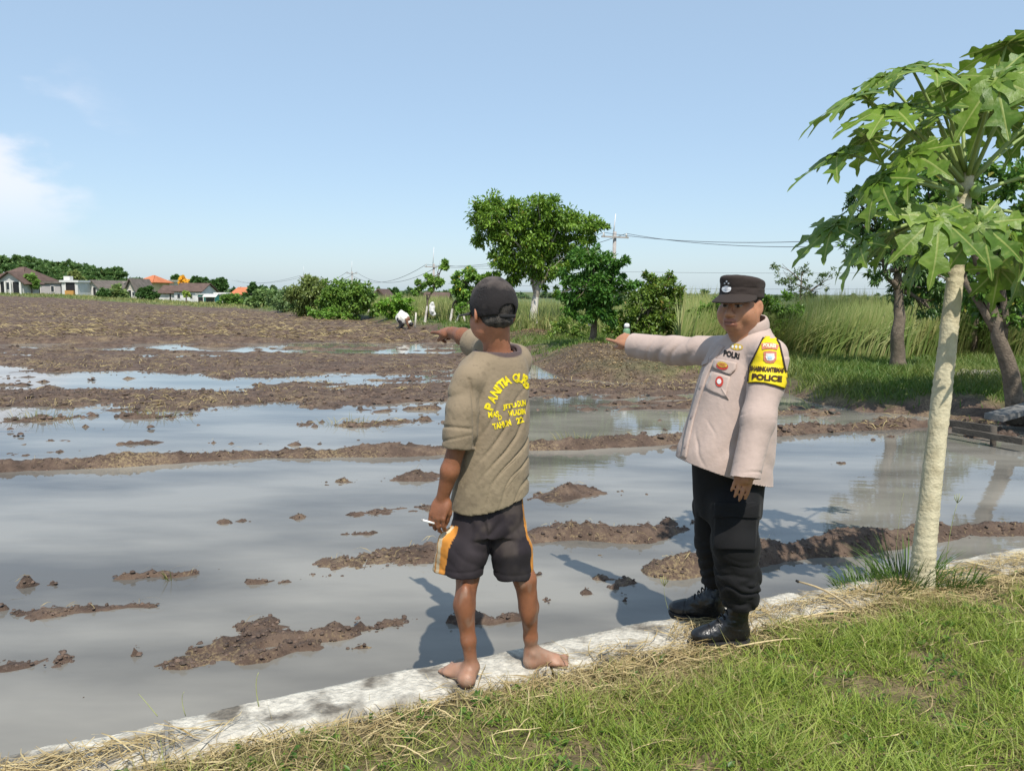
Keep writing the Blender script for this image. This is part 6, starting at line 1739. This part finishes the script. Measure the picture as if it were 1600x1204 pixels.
        V, Q = F.mesh(1); surf('sole', V, Q, SO, bt, (1, 1, 1))
        mb = MB()
        for k in range(6):
            c0 = heel + d * (0.175 - 0.016 * k) + up * (0.072 + 0.019 * k); w_ = 0.026
            mb.tube([c0 - sd * w_ - up * 0.006, c0 - sd * w_ * 0.4 + up * 0.006 + d * 0.004, c0 + sd * w_ * 0.4 + up * 0.006 + d * 0.004, c0 + sd * w_ - up * 0.006], 0.0038, 6)
        o = mb.obj('laces', LA, bt, True); o['kind'] = 'stuff'
build_officer()
# ------------------------------------------------------------------ far village, wood, poles
def wallmat(c, d=None): return mat_simple('render_wall', c, 0.9, 0.14, 0.9, 0.15, 8, 0.2, dark=d or tuple(v * 0.6 for v in c), dscale=0.35, damt=0.4)
M_TILE = mat_simple('brown_tile', (0.115, 0.075, 0.06), 0.85, 0.3, 1.5, 0.5, 6)
M_TILE2 = mat_simple('grey_brown_tile', (0.16, 0.135, 0.115), 0.85, 0.3, 1.5, 0.5, 6)
M_ORANGE = mat_simple('orange_tile', (0.50, 0.17, 0.075), 0.8, 0.2, 1.2, 0.5, 6)
M_DARK = mat_simple('doorway_shade', (0.02, 0.021, 0.024), 0.6, 0.2)  # dark boxes carry the shade of open doorways in their colour
M_GLASS = mat_simple('window_glass', (0.04, 0.05, 0.06), 0.12, 0.1, spec=0.6)
M_FRAME = mat_simple('white_frame', (0.66, 0.64, 0.6), 0.7, 0.1)
ZG = 0.08
def house(name, label, px0, px1, py_eave, Y, depth, wall_c, roof_m, ridge, kind='gable', over=0.5, doors=(), windows=(), yawd=0.0, base=None, cat='house'):
    """px0..px1 facade on the photo, ridge = height of the ridge above the eaves in metres; gable: ridge along the facade; end: gable faces us"""
    a, b = P(px0, py_eave, Y), P(px1, py_eave, Y); W = b[0] - a[0]; ze = (a[2] + b[2]) / 2; z0 = gh((a[0] + b[0]) / 2, Y) - 0.1 if base is None else base
    c = np.array(((a[0] + b[0]) / 2, Y + depth / 2, z0)); H = ze - z0
    R = np.array(Matrix.Rotation(math.radians(yawd), 3, 'Z'))
    root = thing(name, c, label, cat)
    T = lambda v: np.asarray(v, float) @ R.T + c
    def put(nm, V, F, m, par=None):
        mb = MB(); mb.add(T(V), F); return mb.obj(nm, m, par or root)
    def bx(x0, x1, y0, y1, z0_, z1): return np.array([[x, y, z] for x in (x0, x1) for y in (y0, y1) for z in (z0_, z1)], float)
    BF = [(0, 1, 3, 2), (4, 6, 7, 5), (0, 4, 5, 1), (2, 3, 7, 6), (0, 2, 6, 4), (1, 5, 7, 3)]
    w, d = W / 2, depth / 2
    wl = wallmat(wall_c)
    if kind == 'end':
        V = np.array([(-w, -d, 0), (w, -d, 0), (w, -d, H), (0, -d, H + ridge * 0.96), (-w, -d, H), (-w, d, 0), (w, d, 0), (w, d, H), (0, d, H + ridge * 0.96), (-w, d, H)])
        put('wall', V, [(0, 1, 2, 3, 4), (9, 8, 7, 6, 5), (0, 5, 6, 1), (1, 6, 7, 2), (5, 0, 4, 9)], wl)
    else:
        put('wall', bx(-w, w, -d, d, 0, H), BF, wl)
        if kind == 'gable':
            for sx in (-1, 1):
                x = sx * (w - 0.06); V = np.array([(x - .05, -d, H), (x - .05, d, H), (x - .05, 0, H + ridge * .95), (x + .05, -d, H), (x + .05, d, H), (x + .05, 0, H + ridge * .95)])
                put('gable', V, [(0, 2, 1), (3, 4, 5), (0, 3, 5, 2), (1, 2, 5, 4), (0, 1, 4, 3)], wl)
    t = 0.14
    def slab(nm, quad):
        q = np.array(quad, float); n_ = np.cross(q[1] - q[0], q[-1] - q[0]); n_ /= np.linalg.norm(n_); n_ *= np.sign(n_[2]) or 1
        k = len(q); V = np.concatenate([q, q + n_ * t]); F = [tuple(range(k))[::-1], tuple(range(k, 2 * k))] + [(i, (i + 1) % k, k + (i + 1) % k, k + i) for i in range(k)]
        put(nm, V, F, roof_m)
    o = over; dz = ridge / max(d, .1) * o
    if kind == 'gable':
        for s in (-1, 1): slab('roof', [(-w - o, s * (d + o), H - dz), (w + o, s * (d + o), H - dz), (w + o, 0, H + ridge), (-w - o, 0, H + ridge)])
    elif kind == 'end':
        dz = ridge / w * o
        for s in (-1, 1): slab('roof', [(s * (w + o), -d - o, H - dz), (s * (w + o), d + o, H - dz), (0, d + o, H + ridge), (0, -d - o, H + ridge)])
    elif kind == 'hip':
        r = max(w - d, w * 0.15)
        slab('roof', [(-w - o, -d - o, H - .1), (w + o, -d - o, H - .1), (r, 0, H + ridge), (-r, 0, H + ridge)]); slab('roof', [(w + o, d + o, H - .1), (-w - o, d + o, H - .1), (-r, 0, H + ridge), (r, 0, H + ridge)])
        slab('roof', [(w + o, -d - o, H - .1), (w + o, d + o, H - .1), (r, 0, H + ridge)]); slab('roof', [(-w - o, d + o, H - .1), (-w - o, -d - o, H - .1), (-r, 0, H + ridge)])
    elif kind == 'flat': put('roof', bx(-w - o, w + o, -d - o, d + o, H + 0.002, H + ridge), BF, roof_m)
    for f0, f1, h in doors:
        dr = put('doorway', bx(-w + W * f0, -w + W * f1, -d - 0.03, -d + 0.1, 0.02, h), BF, M_DARK)
        mb = MB()
        for v in (bx(-w + W * f0 - .12, -w + W * f0 - .002, -d - .07, -d + .05, 0, h + .12), bx(-w + W * f1 + .002, -w + W * f1 + .12, -d - .07, -d + .05, 0, h + .12), bx(-w + W * f0, -w + W * f1, -d - .07, -d + .05, h + .002, h + .12)): mb.add(T(v), BF)
        mb.obj('frame', M_FRAME, dr)
    for f0, f1, h0, h1 in windows:
        wn_ = put('window', bx(-w + W * f0 - .1, -w + W * f1 + .1, -d - 0.05, -d + 0.08, h0 - .1, h1 + .1), BF, M_FRAME)
        put('pane', bx(-w + W * f0, -w + W * f1, -d - 0.075, -d - 0.051, h0, h1), BF, M_GLASS, wn_)
    return root, T, put, bx, BF, w, d, H
# from the left edge of the photograph
house('brown_roofed_house', 'house with brown hipped roof and open front porch at the left edge', -14, 34, 438, 128, 9, (0.52, 0.50, 0.46), M_TILE, 2.2, 'hip', 0.7, [(.42, .60, 2.1)], [(.70, .86, .8, 1.9)])
r_, T, put, bx, BF, w, d, H = house('porch', 'gabled porch with white posts in front of the leftmost house', -4, 36, 440, 122, 4, (0.5, 0.5, 0.48), M_TILE, 1.5, 'end', 0.6, [(.12, .30, 2.0), (.60, .84, 2.0)], [(.36, .54, .8, 1.9)], cat='porch')
for f in (0.05, 0.36, 0.56, 0.95): put('post', bx(-w + 2 * w * f - .12, -w + 2 * w * f + .12, -d - .5, -d - .26, 0, H - 0.02), BF, M_FRAME)
house('garden_wall', 'low cream garden wall beside the leftmost house', 29, 55, 447.5, 126, 0.4, (0.46, 0.44, 0.34), wallmat((0.5, 0.48, 0.4)), 0.12, 'flat', 0.06, cat='wall')
house('patched_shed', 'long shed with patched white and grey wall at far left', 58, 94, 442.5, 130, 7, (0.42, 0.40, 0.40), M_TILE2, 0.35, 'flat', 0.3, [(.02, .12, 1.9)], [(.6, .72, .6, 1.5)], cat='shed')
r_, T, put, bx, BF, w, d, H = house('white_shop', 'white flat fronted shop with one wide dark opening', 96, 121, 441, 128, 6, (0.62, 0.62, 0.60), mat_simple('white_roof', (0.6, 0.6, 0.58), 0.8), 0.35, 'flat', 0.25, [(.26, .84, 2.3)], cat='shop')
put('counter', bx(-w + 2 * w * .28, -w + 2 * w * .8, -d - .5, -d - .08, .02, .95), BF, mat_simple('orange_counter', (0.5, 0.27, 0.08), 0.7))
put('water_tank', bx(-w + .1, -w + 1.1, -d + .5, -d + 1.5, H + .36, H + 1.0), BF, M_FRAME)
house('gabled_house', 'white house whose gable end faces the field, near the dark round bush', 132, 157, 452, 132, 9, (0.58, 0.57, 0.53), M_TILE2, 1.5, 'end', 0.5, [(.55, .72, 1.6)], [(.2, .42, .6, 1.4)])
house('back_house', 'grey brown roof behind the gabled house', 152, 182, 449, 142, 7, (0.45, 0.42, 0.38), M_TILE2, 1.1, 'gable', 0.4, [(.4, .5, 1.8)])
house('small_house', 'small house with brown roof half hidden by banana leaves', 196, 214, 455, 132, 6, (0.50, 0.46, 0.40), M_TILE2, 2.1, 'end', 0.6, [(.25, .5, 1.5)], [(.6, .8, .6, 1.2)])
house('orange_roofed_house', 'two storey house with orange tiled roof and cream gable', 216, 236, 441, 150, 8, (0.60, 0.50, 0.30), M_ORANGE, 1.3, 'hip', 0.6, [(.3, .5, 2)], [(.15, .35, 2.6, 3.6), (.6, .8, 2.6, 3.6)])
house('cream_block', 'cream flat roofed block standing behind the long white building', 242, 262, 440, 158, 6, (0.58, 0.57, 0.50), mat_simple('pale_slab', (0.6, 0.58, 0.5), 0.8), 0.4, 'flat', 0.3, [], [(.25, .5, 2.6, 3.7), (.62, .85, 2.6, 3.7)], cat='building')
house('long_building', 'long white walled building with low brown roof', 248, 272, 457.5, 135, 6, (0.60, 0.59, 0.58), M_TILE, 1.2, 'gable', 0.4, [(.7, .8, 1.4)], [], cat='building')
house('long_building', 'taller white wall with brown roof joining the turquoise kiosk', 272, 314, 455, 133, 7, (0.63, 0.62, 0.62), M_TILE, 1.3, 'gable', 0.35, [(.9, .96, 1.5)], [(.12, .22, .7, 1.4), (.6, .68, .7, 1.4)], cat='building')
r_, T, put, bx, BF, w, d, H = house('kiosk', 'turquoise painted kiosk with white awning', 309, 336, 460.5, 128, 4, (0.13, 0.42, 0.36), mat_simple('zinc', (0.5, 0.5, 0.48), 0.6), 0.15, 'flat', 0.3, [(.02, .3, 1.0)], [(.48, .95, .15, .95)], cat='kiosk')
put('awning', np.array([(-w * .2, -d - 1.0, H - .35), (w + .5, -d - 1.0, H - .35), (w + .5, -d, H + .1), (-w * .2, -d, H + .1), (-w * .2, -d - 1.0, H - .29), (w + .5, -d - 1.0, H - .29), (w + .5, -d, H + .16), (-w * .2, -d, H + .16)]),
    [(0, 3, 2, 1), (4, 5, 6, 7), (0, 1, 5, 4), (1, 2, 6, 5), (2, 3, 7, 6), (3, 0, 4, 7)], M_FRAME)
house('white_shed', 'low white shed at the right end of the kiosk', 336, 352, 459, 130, 4, (0.62, 0.61, 0.57), M_FRAME, 0.2, 'flat', 0.2, [(.2, .5, 1.2)], cat='shed')
house('orange_roofed_house', 'house with bright orange roof rising over the reeds', 364, 386, 459.5, 120, 7, (0.5, 0.45, 0.4), M_ORANGE, 0.95, 'gable', 0.4, [(.4, .55, 1.0)])
house('brown_roofed_house', 'brown roof showing over the far bank right of the bushes', 582, 602, 464.5, 90, 6, (0.4, 0.33, 0.27), M_TILE, 0.9, 'end', 0.5, [(.4, .6, .5)])
house('brown_roofed_house', 'low brown roof behind the young trees', 664, 696, 470, 75, 5, (0.35, 0.25, 0.2), M_TILE, 0.7, 'gable', 0.3, [(.4, .5, .4)])
# wood on the rise behind the village: one mass
rg = np.random.default_rng(9)
bl = []
for px in range(-260, 220, 7):
    top = np.interp(px, [-260, 0, 50, 100, 130, 180, 205, 220], [398, 403, 402, 407, 416, 420, 432, 444]) + rg.normal(0, 2.0)
    for k in range(4):
        py = top + 8 + k * 11 + rg.normal(0, 2); Y = 205 - 14 * k + rg.uniform(-8, 8)
        r = rg.uniform(7, 12) / FPX * Y; bl.append((P(px + rg.normal(0, 4), py, Y), (r, r, r * 0.95)))
V, F, C = crown_mesh(bl, rg, 85, 0.9, 0.36, [(0.032, 0.065, 0.020), (0.075, 0.125, 0.035), (0.13, 0.15, 0.05)], 0.25, 0.2)
mb = MB()
for c, r in bl[2::5]: mb.tube([(c[0], c[1], 0), c], (0.25, 0.12), 6)
o = link('far_wood', mesh_from('far_wood', V, F, True, C), M_LEAF2); tag(o, 'dense green wood on the rise behind the village', 'wood', kind='stuff')
link('trunks', mb.mesh('trunks', True), M_BARK, o)['kind'] = 'stuff'
# single village trees and bushes
vg = 'trees among the village houses'
def vtree(label, Y, blobs, foot, cols, seed, L=0.5, name='village_tree', cat='tree', r0=0.14):
    tree(name, label, None, Y, blobs, foot, r0, 700, L, L * 0.4, cols, seed, limbs=2, mat=M_LEAF2, cat=cat, group=vg, sub=3)
D_, M_, L_ = (0.022, 0.05, 0.016), (0.05, 0.10, 0.022), (0.12, 0.19, 0.04)
vtree('light green tree between the leftmost house and the patched shed', 124, [(48, 436, 9), (55, 442, 8), (42, 446, 7)], [(49, 457), (49, 440)], [M_, L_, L_], 101)
vtree('olive tree standing above the white shop', 136, [(118, 432, 9), (126, 436, 8), (112, 438, 7)], [(120, 457), (120, 436)], [(0.07, 0.10, 0.03), (0.15, 0.17, 0.05), L_], 102)
vtree('dark round bush in front of the gabled house', 120, [(162, 456, 8), (168, 460, 6), (157, 460, 6)], [(162, 464), (162, 458)], [D_, M_, M_], 103, 0.4, 'village_bush', 'bush')
vtree('banana like green clump right of the dark round bush', 122, [(185, 455, 9), (178, 459, 7), (194, 460, 7)], [(186, 465), (186, 458)], [(0.06, 0.10, 0.03), (0.16, 0.20, 0.07), L_], 104, 0.7, 'village_bush', 'bush')
vtree('dark bush under the orange roofed two storey house', 121, [(228, 459, 9), (240, 461, 8), (219, 458, 7), (234, 453, 6)], [(230, 466), (230, 459)], [D_, M_, M_], 105, 0.4, 'village_bush', 'bush')
vtree('dark slim tree behind the yellow flowering tree', 165, [(276, 435, 7), (272, 442, 7), (280, 441, 6)], [(276, 458), (276, 440)], [D_, M_, M_], 106)
vtree('yellow orange flowering tree above the long white building', 160, [(286, 438, 6), (294, 440, 5), (281, 442, 4)], [(288, 458), (288, 440)], [(0.35, 0.22, 0.04), (0.55, 0.38, 0.05), L_], 107)
vtree('dark tree right of the yellow flowering tree', 150, [(308, 440, 9), (318, 441, 8), (312, 448, 9), (322, 448, 6)], [(313, 460), (313, 445)], [D_, M_, M_], 108)
vtree('dark rounded tree above the white shed', 150, [(336, 444, 9), (346, 443, 9), (340, 450, 9), (351, 449, 7)], [(342, 462), (342, 448)], [D_, M_, M_], 109)
vtree('small yellow green tree before the long white wall', 122, [(290, 457, 5), (293, 461, 4)], [(291, 470), (291, 460)], [L_, (0.2, 0.24, 0.05), L_], 110, 0.35)
vtree('green bush beside the turquoise kiosk', 100, [(355, 467, 8), (366, 468, 9), (345, 470, 6), (374, 470, 7)], [(360, 477), (360, 470)], [M_, L_, L_], 111, 0.4, 'village_bush', 'bush')
vtree('dark tree standing right of the bright orange roof', 95, [(395, 452, 9), (405, 456, 9), (388, 462, 8), (412, 452, 7)], [(398, 480), (398, 460)], [D_, M_, M_], 112, 0.4)
vtree('reedy green clump at the corner of the field', 80, [(405, 468, 11), (420, 464, 11), (392, 472, 8), (432, 470, 10), (415, 455, 8)], [(412, 485), (412, 470)], [(0.05, 0.09, 0.03), (0.14, 0.2, 0.07), L_], 113, 0.45)
vtree('round tree far behind the brown roof', 120, [(612, 458, 9), (603, 461, 7), (620, 461, 6)], [(611, 472), (611, 462)], [D_, M_, M_], 114)
# distant hedge line closing the horizon
rg = np.random.default_rng(19); bl = []
for px in range(360, 2000, 11):
    Y = 165 + rg.uniform(-20, 20); r = rg.uniform(5, 9) / FPX * Y
    bl.append((P(px, 454 + (px - 800) * 0.0105 + 9 + rg.normal(0, 2.0), Y), (r * 1.4, r, r)))
V, F, C = crown_mesh(bl, rg, 80, 0.8, 0.32, [(0.035, 0.065, 0.028), (0.075, 0.115, 0.045), (0.12, 0.14, 0.05)], 0.2, 0.2)
tag(link('far_hedge', mesh_from('far_hedge', V, F, True, C), M_LEAF2), 'low distant line of trees along the horizon', 'trees', kind='stuff')

# poles and wires
M_CONC = mat_simple('pole_concrete', (0.36, 0.33, 0.31), 0.85, 0.15, 4)
M_MET = mat_simple('pole_metal', (0.60, 0.60, 0.61), 0.5, 0.1)
M_WIRE = mat_simple('wire', (0.10, 0.105, 0.12), 0.6)
PO = {}
def pole(k, label, px, py_top, py_mid, Y, arm=1.0):
    top = P(px, py_top, Y); foot = np.array((top[0] - 0.05, Y, gh(top[0], Y) - 0.1)); mid = np.array((top[0] - 0.02, Y, P(px, py_mid, Y)[2]))
    root = thing('utility_pole', foot, label, 'pole', 'utility poles behind the field')
    mb = MB(); mb.tube([foot, mid], (0.16, 0.11), 10); mb.obj('shaft', M_CONC, root, True)
    mb = MB(); mb.tube([mid - np.array((0.1, 0, .3)), top], (0.045, 0.03), 8); mb.obj('spike', M_MET, root, True)
    zc = mid[2] - 0.35; dirv = np.array((0.90, 0.43, 0)); c = np.array((mid[0], Y, zc))
    mb = MB(); mb.box((-arm, -0.05, -0.05), (arm, 0.05, 0.05), np.array(Matrix.Rotation(math.atan2(dirv[1], dirv[0]), 3, 'Z')), c + np.array((0, -0.2, 0))); mb.obj('crossarm', M_CONC, root)
    for s in (-1, 1):
        q = c + dirv * arm * 0.85 * s + np.array((0, -0.2, 0.05)); mb = MB(); mb.tube([q, q + np.array((0, 0, .06)), q + np.array((0, 0, .12)), q + np.array((0, 0, .2))], (0.05, 0.07, 0.05, 0.06), 8); mb.obj('insulator', M_FRAME, root, True)
    PO[k] = [c + dirv * arm * 0.85 * s + np.array((0, -0.2, 0.25)) for s in (-1, 1)]
pole('a', 'utility pole with white spike right of the spreading tree', 962, 334, 362, 50)
pole('b', 'utility pole rising above the slim young tree', 678, 386, 412, 85)
pole('c', 'utility pole standing behind the rightmost long bush', 550, 408, 424, 140)
pole('d', 'farthest utility pole above the olive tinted bush', 474.5, 416, 430, 190)
PO['e'] = [np.array((20.5, 17.5, 4.55)), np.array((22.3, 18.3, 4.55))]
PO['far'] = [p + np.array((-60, 120, 0)) for p in PO['d']]
def wire(label, a, b, sag, r=0.018):
    t = np.linspace(0, 1, 24)[:, None]; pts = a * (1 - t) + b * t - np.array((0, 0, 1.0)) * sag * 4 * t * (1 - t)
    mb = MB(); mb.tube(pts, r, 5); tag(mb.obj('power_wire', M_WIRE, None, True), label, 'wire', 'wires along the pole line')
for s, nm in ((0, 'left'), (1, 'right')):
    wire('%s hand wire running from the nearest pole out of the picture at right' % nm, PO['a'][s], PO['e'][s], 1.1 if s == 0 else 1.25, 0.016)
    wire('%s hand wire between the nearest pole and the one above the slim young tree' % nm, PO['b'][s], PO['a'][s], 0.9, 0.018)
    wire('%s hand wire sagging between the second and third poles' % nm, PO['c'][s], PO['b'][s], 1.9, 0.025)
    wire('%s hand wire between the two farthest poles' % nm, PO['d'][s], PO['c'][s], 1.8, 0.03)
    wire('%s hand wire leaving the farthest pole' % nm, PO['far'][s], PO['d'][s], 1.5, 0.03)
for k, (y0, y1, nm) in enumerate(((421, 427, 'uppermost'), (446, 452, 'second'), (454, 462, 'third'), (464, 472, 'lowest'))):
    a, b = P(700, y0 - 3, 92), P(1750, y1 - 6, 78)
    wire('%s of the thin wires crossing behind the officer' % nm, a, b, 0.5, 0.016)
# ------------------------------------------------------------------ small things on the bank
# person bent over in white
def bent_person():
    Y = 33.0; foot = P(628, 514, Y); foot[2] = gh(foot[0], foot[1])
    s = 1.0
    root = thing('person', foot, 'person bent double in a loose white shirt and dark trousers on the far bank', 'person')
    ox = foot
    F = Field(ox + (-0.6, -0.4, -0.02), ox + (0.75, 0.5, 1.05), 0.018)
    hip = ox + (-0.10, 0, 0.50); shd = ox + (0.22, -0.03, 0.48); hd = ox + (0.40, -0.05, 0.26)
    for dy in (-0.09, 0.10): F.chain([hip + (0, dy, 0), ox + (0.02, dy, 0.27), ox + (-0.12, dy, 0.05), ox + (0.02, dy, 0.03)], (0.09, 0.065, 0.045, 0.045), 0.03)
    F.chain([hip, shd], (0.13, 0.14), 0.05); F.chain([shd, hd], (0.06, 0.06), 0.03); F.ell(hd, (0.10, 0.085, 0.10), None, 0.02)
    for dy in (-0.16, 0.14): F.chain([shd + (0, dy, 0), ox + (0.28, dy - .04, 0.25), ox + (0.34, dy * .6, 0.06)], (0.055, 0.042, 0.035), 0.02)
    V, Q = F.mesh(2); c = np.tile((0.20, 0.10, 0.06), (len(V), 1)); d = np.linalg.norm(V - hd, axis=1)
    c[d < 0.125] = (0.02, 0.018, 0.017)
    surf('body', V, Q, M_SKIN, root, c)
    F = Field(ox + (-0.6, -0.4, -0.02), ox + (0.75, 0.5, 1.05), 0.018)
    F.ell(ox + (0.04, 0, 0.50), (0.30, 0.22, 0.24), None, 0.02); F.cone(ox + (-0.02, 0, 0.66), ox + (-0.02, 0, 0.84), 0.15, 0.05, 0.10); F.cone(ox + (0.02, 0, 0.5), ox + (0.27, 0, 0.34), 0.22, 0.13, 0.06)
    F.half(ox + (0, 0, 0.26), (0, 0, -1))
    V, Q = F.mesh(1); N = vnormals(V, Q); V += N * (0.03 * fbm(V[:, 0] * 8, V[:, 1] * 8, V[:, 2] * 5, 3))[:, None]
    surf('shirt', V, Q, cloth_mat('white_cotton', 0.9, 0.1, 40), root, (0.68, 0.66, 0.60))
    F = Field(ox + (-0.6, -0.4, -0.02), ox + (0.75, 0.5, 1.05), 0.018)
    for dy in (-0.09, 0.10): F.chain([hip + (0, dy, -0.02), ox + (0.02, dy, 0.27), ox + (-0.10, dy, 0.10)], (0.115, 0.09, 0.075), 0.04)
    V, Q = F.mesh(1); surf('trousers', V, Q, cloth_mat('dark_cotton', 0.9, 0.1, 40), root, (0.02, 0.02, 0.024))
bent_person()
# bottle scarer on a stake, cup on the dark tree, stakes
M_STAKE = mat_simple('stake_wood', (0.45, 0.40, 0.32), 0.85, 0.25, 20, 0.4, 50)
def lathe(prof, c, n=16):
    mb = MB(); th = np.arange(n) * 2 * math.pi / n; V = np.concatenate([np.stack([r * np.cos(th), r * np.sin(th), np.full(n, z)], 1) for r, z in prof]) + np.asarray(c)
    F = [(i * n + j, i * n + (j + 1) % n, (i + 1) * n + (j + 1) % n, (i + 1) * n + j) for i in range(len(prof) - 1) for j in range(n)]
    F += [tuple(range(n))[::-1], tuple((len(prof) - 1) * n + j for j in range(n))]
    return mb.add(V, F)
b = P(979, 524, 18.0); g0 = gh(b[0], b[1])
root = thing('bottle', (b[0], b[1], b[2]), 'green plastic bottle with white cap upturned on a stake beyond the paddy', 'bottle')
lathe([(.07, 0), (.082, .02), (.082, .17), (.07, .21), (.045, .235)], b + (0, 0, -.06)).obj('body', mat_simple('green_plastic', (0.20, 0.36, 0.20), 0.35, 0.1, trans=0.2), root, True)
lathe([(.045, .236), (.062, .24), (.066, .30), (.045, .335), (.01, .345)], b + (0, 0, -.06)).obj('cap', mat_simple('white_plastic', (0.72, 0.72, 0.70), 0.4, 0.05), root, True)
mb = MB(); mb.tube([(b[0], b[1], g0 - 0.1), (b[0], b[1], b[2] - 0.06)], 0.018, 8); o = mb.obj('stake', M_STAKE, None, True); tag(o, 'wooden stake carrying the green bottle', 'stake')
c = P(922, 505, 20.3); root = thing('hanging_cup', c, 'white plastic cup hung on the trunk of the dark glossy tree', 'cup')
lathe([(.045, -.07), (.055, .05), (.058, .07), (.04, .09)], c).obj('cup', mat_simple('white_cup', (0.66, 0.68, 0.68), 0.5, 0.05), root, True)
mb = MB(); mb.tube([c + (0, 0, .09), c + (0.01, 0.02, .28)], 0.004, 5); mb.obj('string', M_STAKE, root)
for px, y0, y1, Y, dx, lab in ((574, 504, 480, 46, 4, 'pale leaning stake right of the tall rounded bush'), (648, 512, 488, 34, 2, 'slim stake standing in the grass behind the pointing hand'), (727, 512, 492, 34, -3, 'white post in the grass just left of the black cap'),
                               (668, 506, 455, 38, -1, 'dark upright post before the slim young tree'), (1112, 560, 535, 19, 1, 'thin stake half hidden behind the officer'), (460, 496, 482, 60, 0, 'white marker post far along the bank')):
    f = P(px, y0, Y); f[2] = gh(f[0], f[1]) - 0.03; t_ = P(px + dx, y1, Y); mb = MB(); r = 0.02 if Y < 30 else 0.045
    mb.tube([f, (f + t_) / 2 + (0.01, 0, 0), t_], (r, r * .9, r * .8), 7); tag(mb.obj('stake', mat_simple('limed_stake', (0.55, 0.51, 0.44) if 'dark' not in lab else (0.12, 0.09, 0.07), 0.85, 0.25, 20), None, True), lab, 'stake')
# white plastic rag tied to the slim tree
q = P(675, 482, 36.5); F = Field(q - 0.5, q + 0.5, 0.025); F.ell(q, (0.13, 0.06, 0.30), None, 0.02); F.ell(q + (0.05, 0, -0.2), (0.12, 0.05, 0.16), None, 0.05); V, Q = F.mesh(1); N = vnormals(V, Q); V += N * (0.05 * fbm(V[:, 0] * 9, V[:, 1] * 9, V[:, 2] * 5, 2))[:, None]
tag(link('plastic_rag', mesh_from('plastic_rag', V, Q), mat_simple('white_rag', (0.66, 0.65, 0.62), 0.6, 0.1)), 'white plastic rag tied beside the slim young tree', 'rag')
# slab, plank edging and post at the right bank
M_SLAB = mat_simple('shaded_slab', (0.17, 0.168, 0.16), 0.85, 0.25, 6, 0.5, 30, dark=(0.15, 0.14, 0.13), dscale=3)  # albedo lowered so the colour itself holds the shade on the slab
def beam(name, label, a, b, w, h, mat, cat):
    a, b = np.array(a, float), np.array(b, float); d = b - a; L = np.linalg.norm(d); d /= L; s = np.cross(d, (0, 0, 1.0)); s /= np.linalg.norm(s); u = np.cross(s, d); R = np.stack([d, s, u], 1)
    q = np.random.default_rng(int(a[0] * 100)); n = 9; V = []
    for i in range(n):
        e = q.normal(0, 0.05, 4)
        for k, (sy, sz) in enumerate(((-1, -1), (1, -1), (1, 1), (-1, 1))): V.append(a + R @ np.array((L * i / (n - 1) + (e[k] * w if i in (0, n - 1) else 0), sy * w / 2 * (1 + e[k]), sz * h / 2 * (1 + e[(k + 1) % 4]))))
    F = [(i * 4 + j, i * 4 + (j + 1) % 4, i * 4 + 4 + (j + 1) % 4, i * 4 + 4 + j) for i in range(n - 1) for j in range(4)] + [(3, 2, 1, 0), tuple((n - 1) * 4 + j for j in range(4))]
    mb = MB(); mb.add(V, F); return tag(mb.obj(name, mat, None), label, cat)
beam('concrete_slab', 'tilted grey concrete slab lying at the foot of the leaning tree', P(1552, 652, 9.9), P(1640, 628, 10.3), 0.26, 0.07, M_SLAB, 'slab')
M_PLK = mat_simple('shaded_plank', (0.085, 0.072, 0.058), 0.85, 0.3, 8, 0.5, 40)  # colour darkened to stand for the shade lying over the planks
beam('edge_plank', 'upper weathered plank edging the bank below the leaning tree', P(1478, 660, 9.9), P(1556, 671, 9.3), 0.06, 0.09, M_PLK, 'plank')
beam('edge_plank', 'lower weathered plank at the water line below the leaning tree', P(1490, 671, 9.5), P(1600, 690, 8.7), 0.06, 0.07, M_PLK, 'plank')
f = P(1553, 690, 9.1); mb = MB(); mb.tube([(f[0], f[1], WL - .2), P(1553, 666, 9.1)], 0.035, 8); tag(mb.obj('mooring_post', M_PLK, None, True), 'short dark post standing in the water by the planks', 'post')
# rubble on the shaded bank
q = np.random.default_rng(4)
for k, (px, py, s, lab) in enumerate(((1490, 592, .16, 'grey rubble stone left of the leaning trunk'), (1515, 597, .20, 'pale rubble stone in the middle of the rubbish heap'), (1532, 588, .15, 'small brown rubble stone at the back of the heap'), (1545, 600, .17, 'white rubble stone nearest the leaning trunk'), (1318, 640, .06, 'small pale stone at the foot of the shaded bank'))):
    c = P(px, py, 13.2 if k < 4 else 11.9); c[2] = gh(c[0], c[1]) + s * 0.25
    F = Field(c - s * 1.6, c + s * 1.6, s / 9); F.ell(c, (s, s * .8, s * .5), None, 0.01); V, Q = F.mesh(1); N = vnormals(V, Q); V += N * (s * 0.28 * fbm(V[:, 0] * 1.6 / s, V[:, 1] * 1.6 / s, V[:, 2] * 1.6 / s, 3))[:, None]
    tag(link('rubble_stone', mesh_from('rubble_stone', V, Q, False), mat_simple('rubble', (0.34 - .05 * (k % 3), 0.31 - .05 * (k % 3), 0.27 - .05 * (k % 3)), 0.9, 0.3, 12, 0.5, 40)), lab, 'stone', 'rubble on the shaded bank')
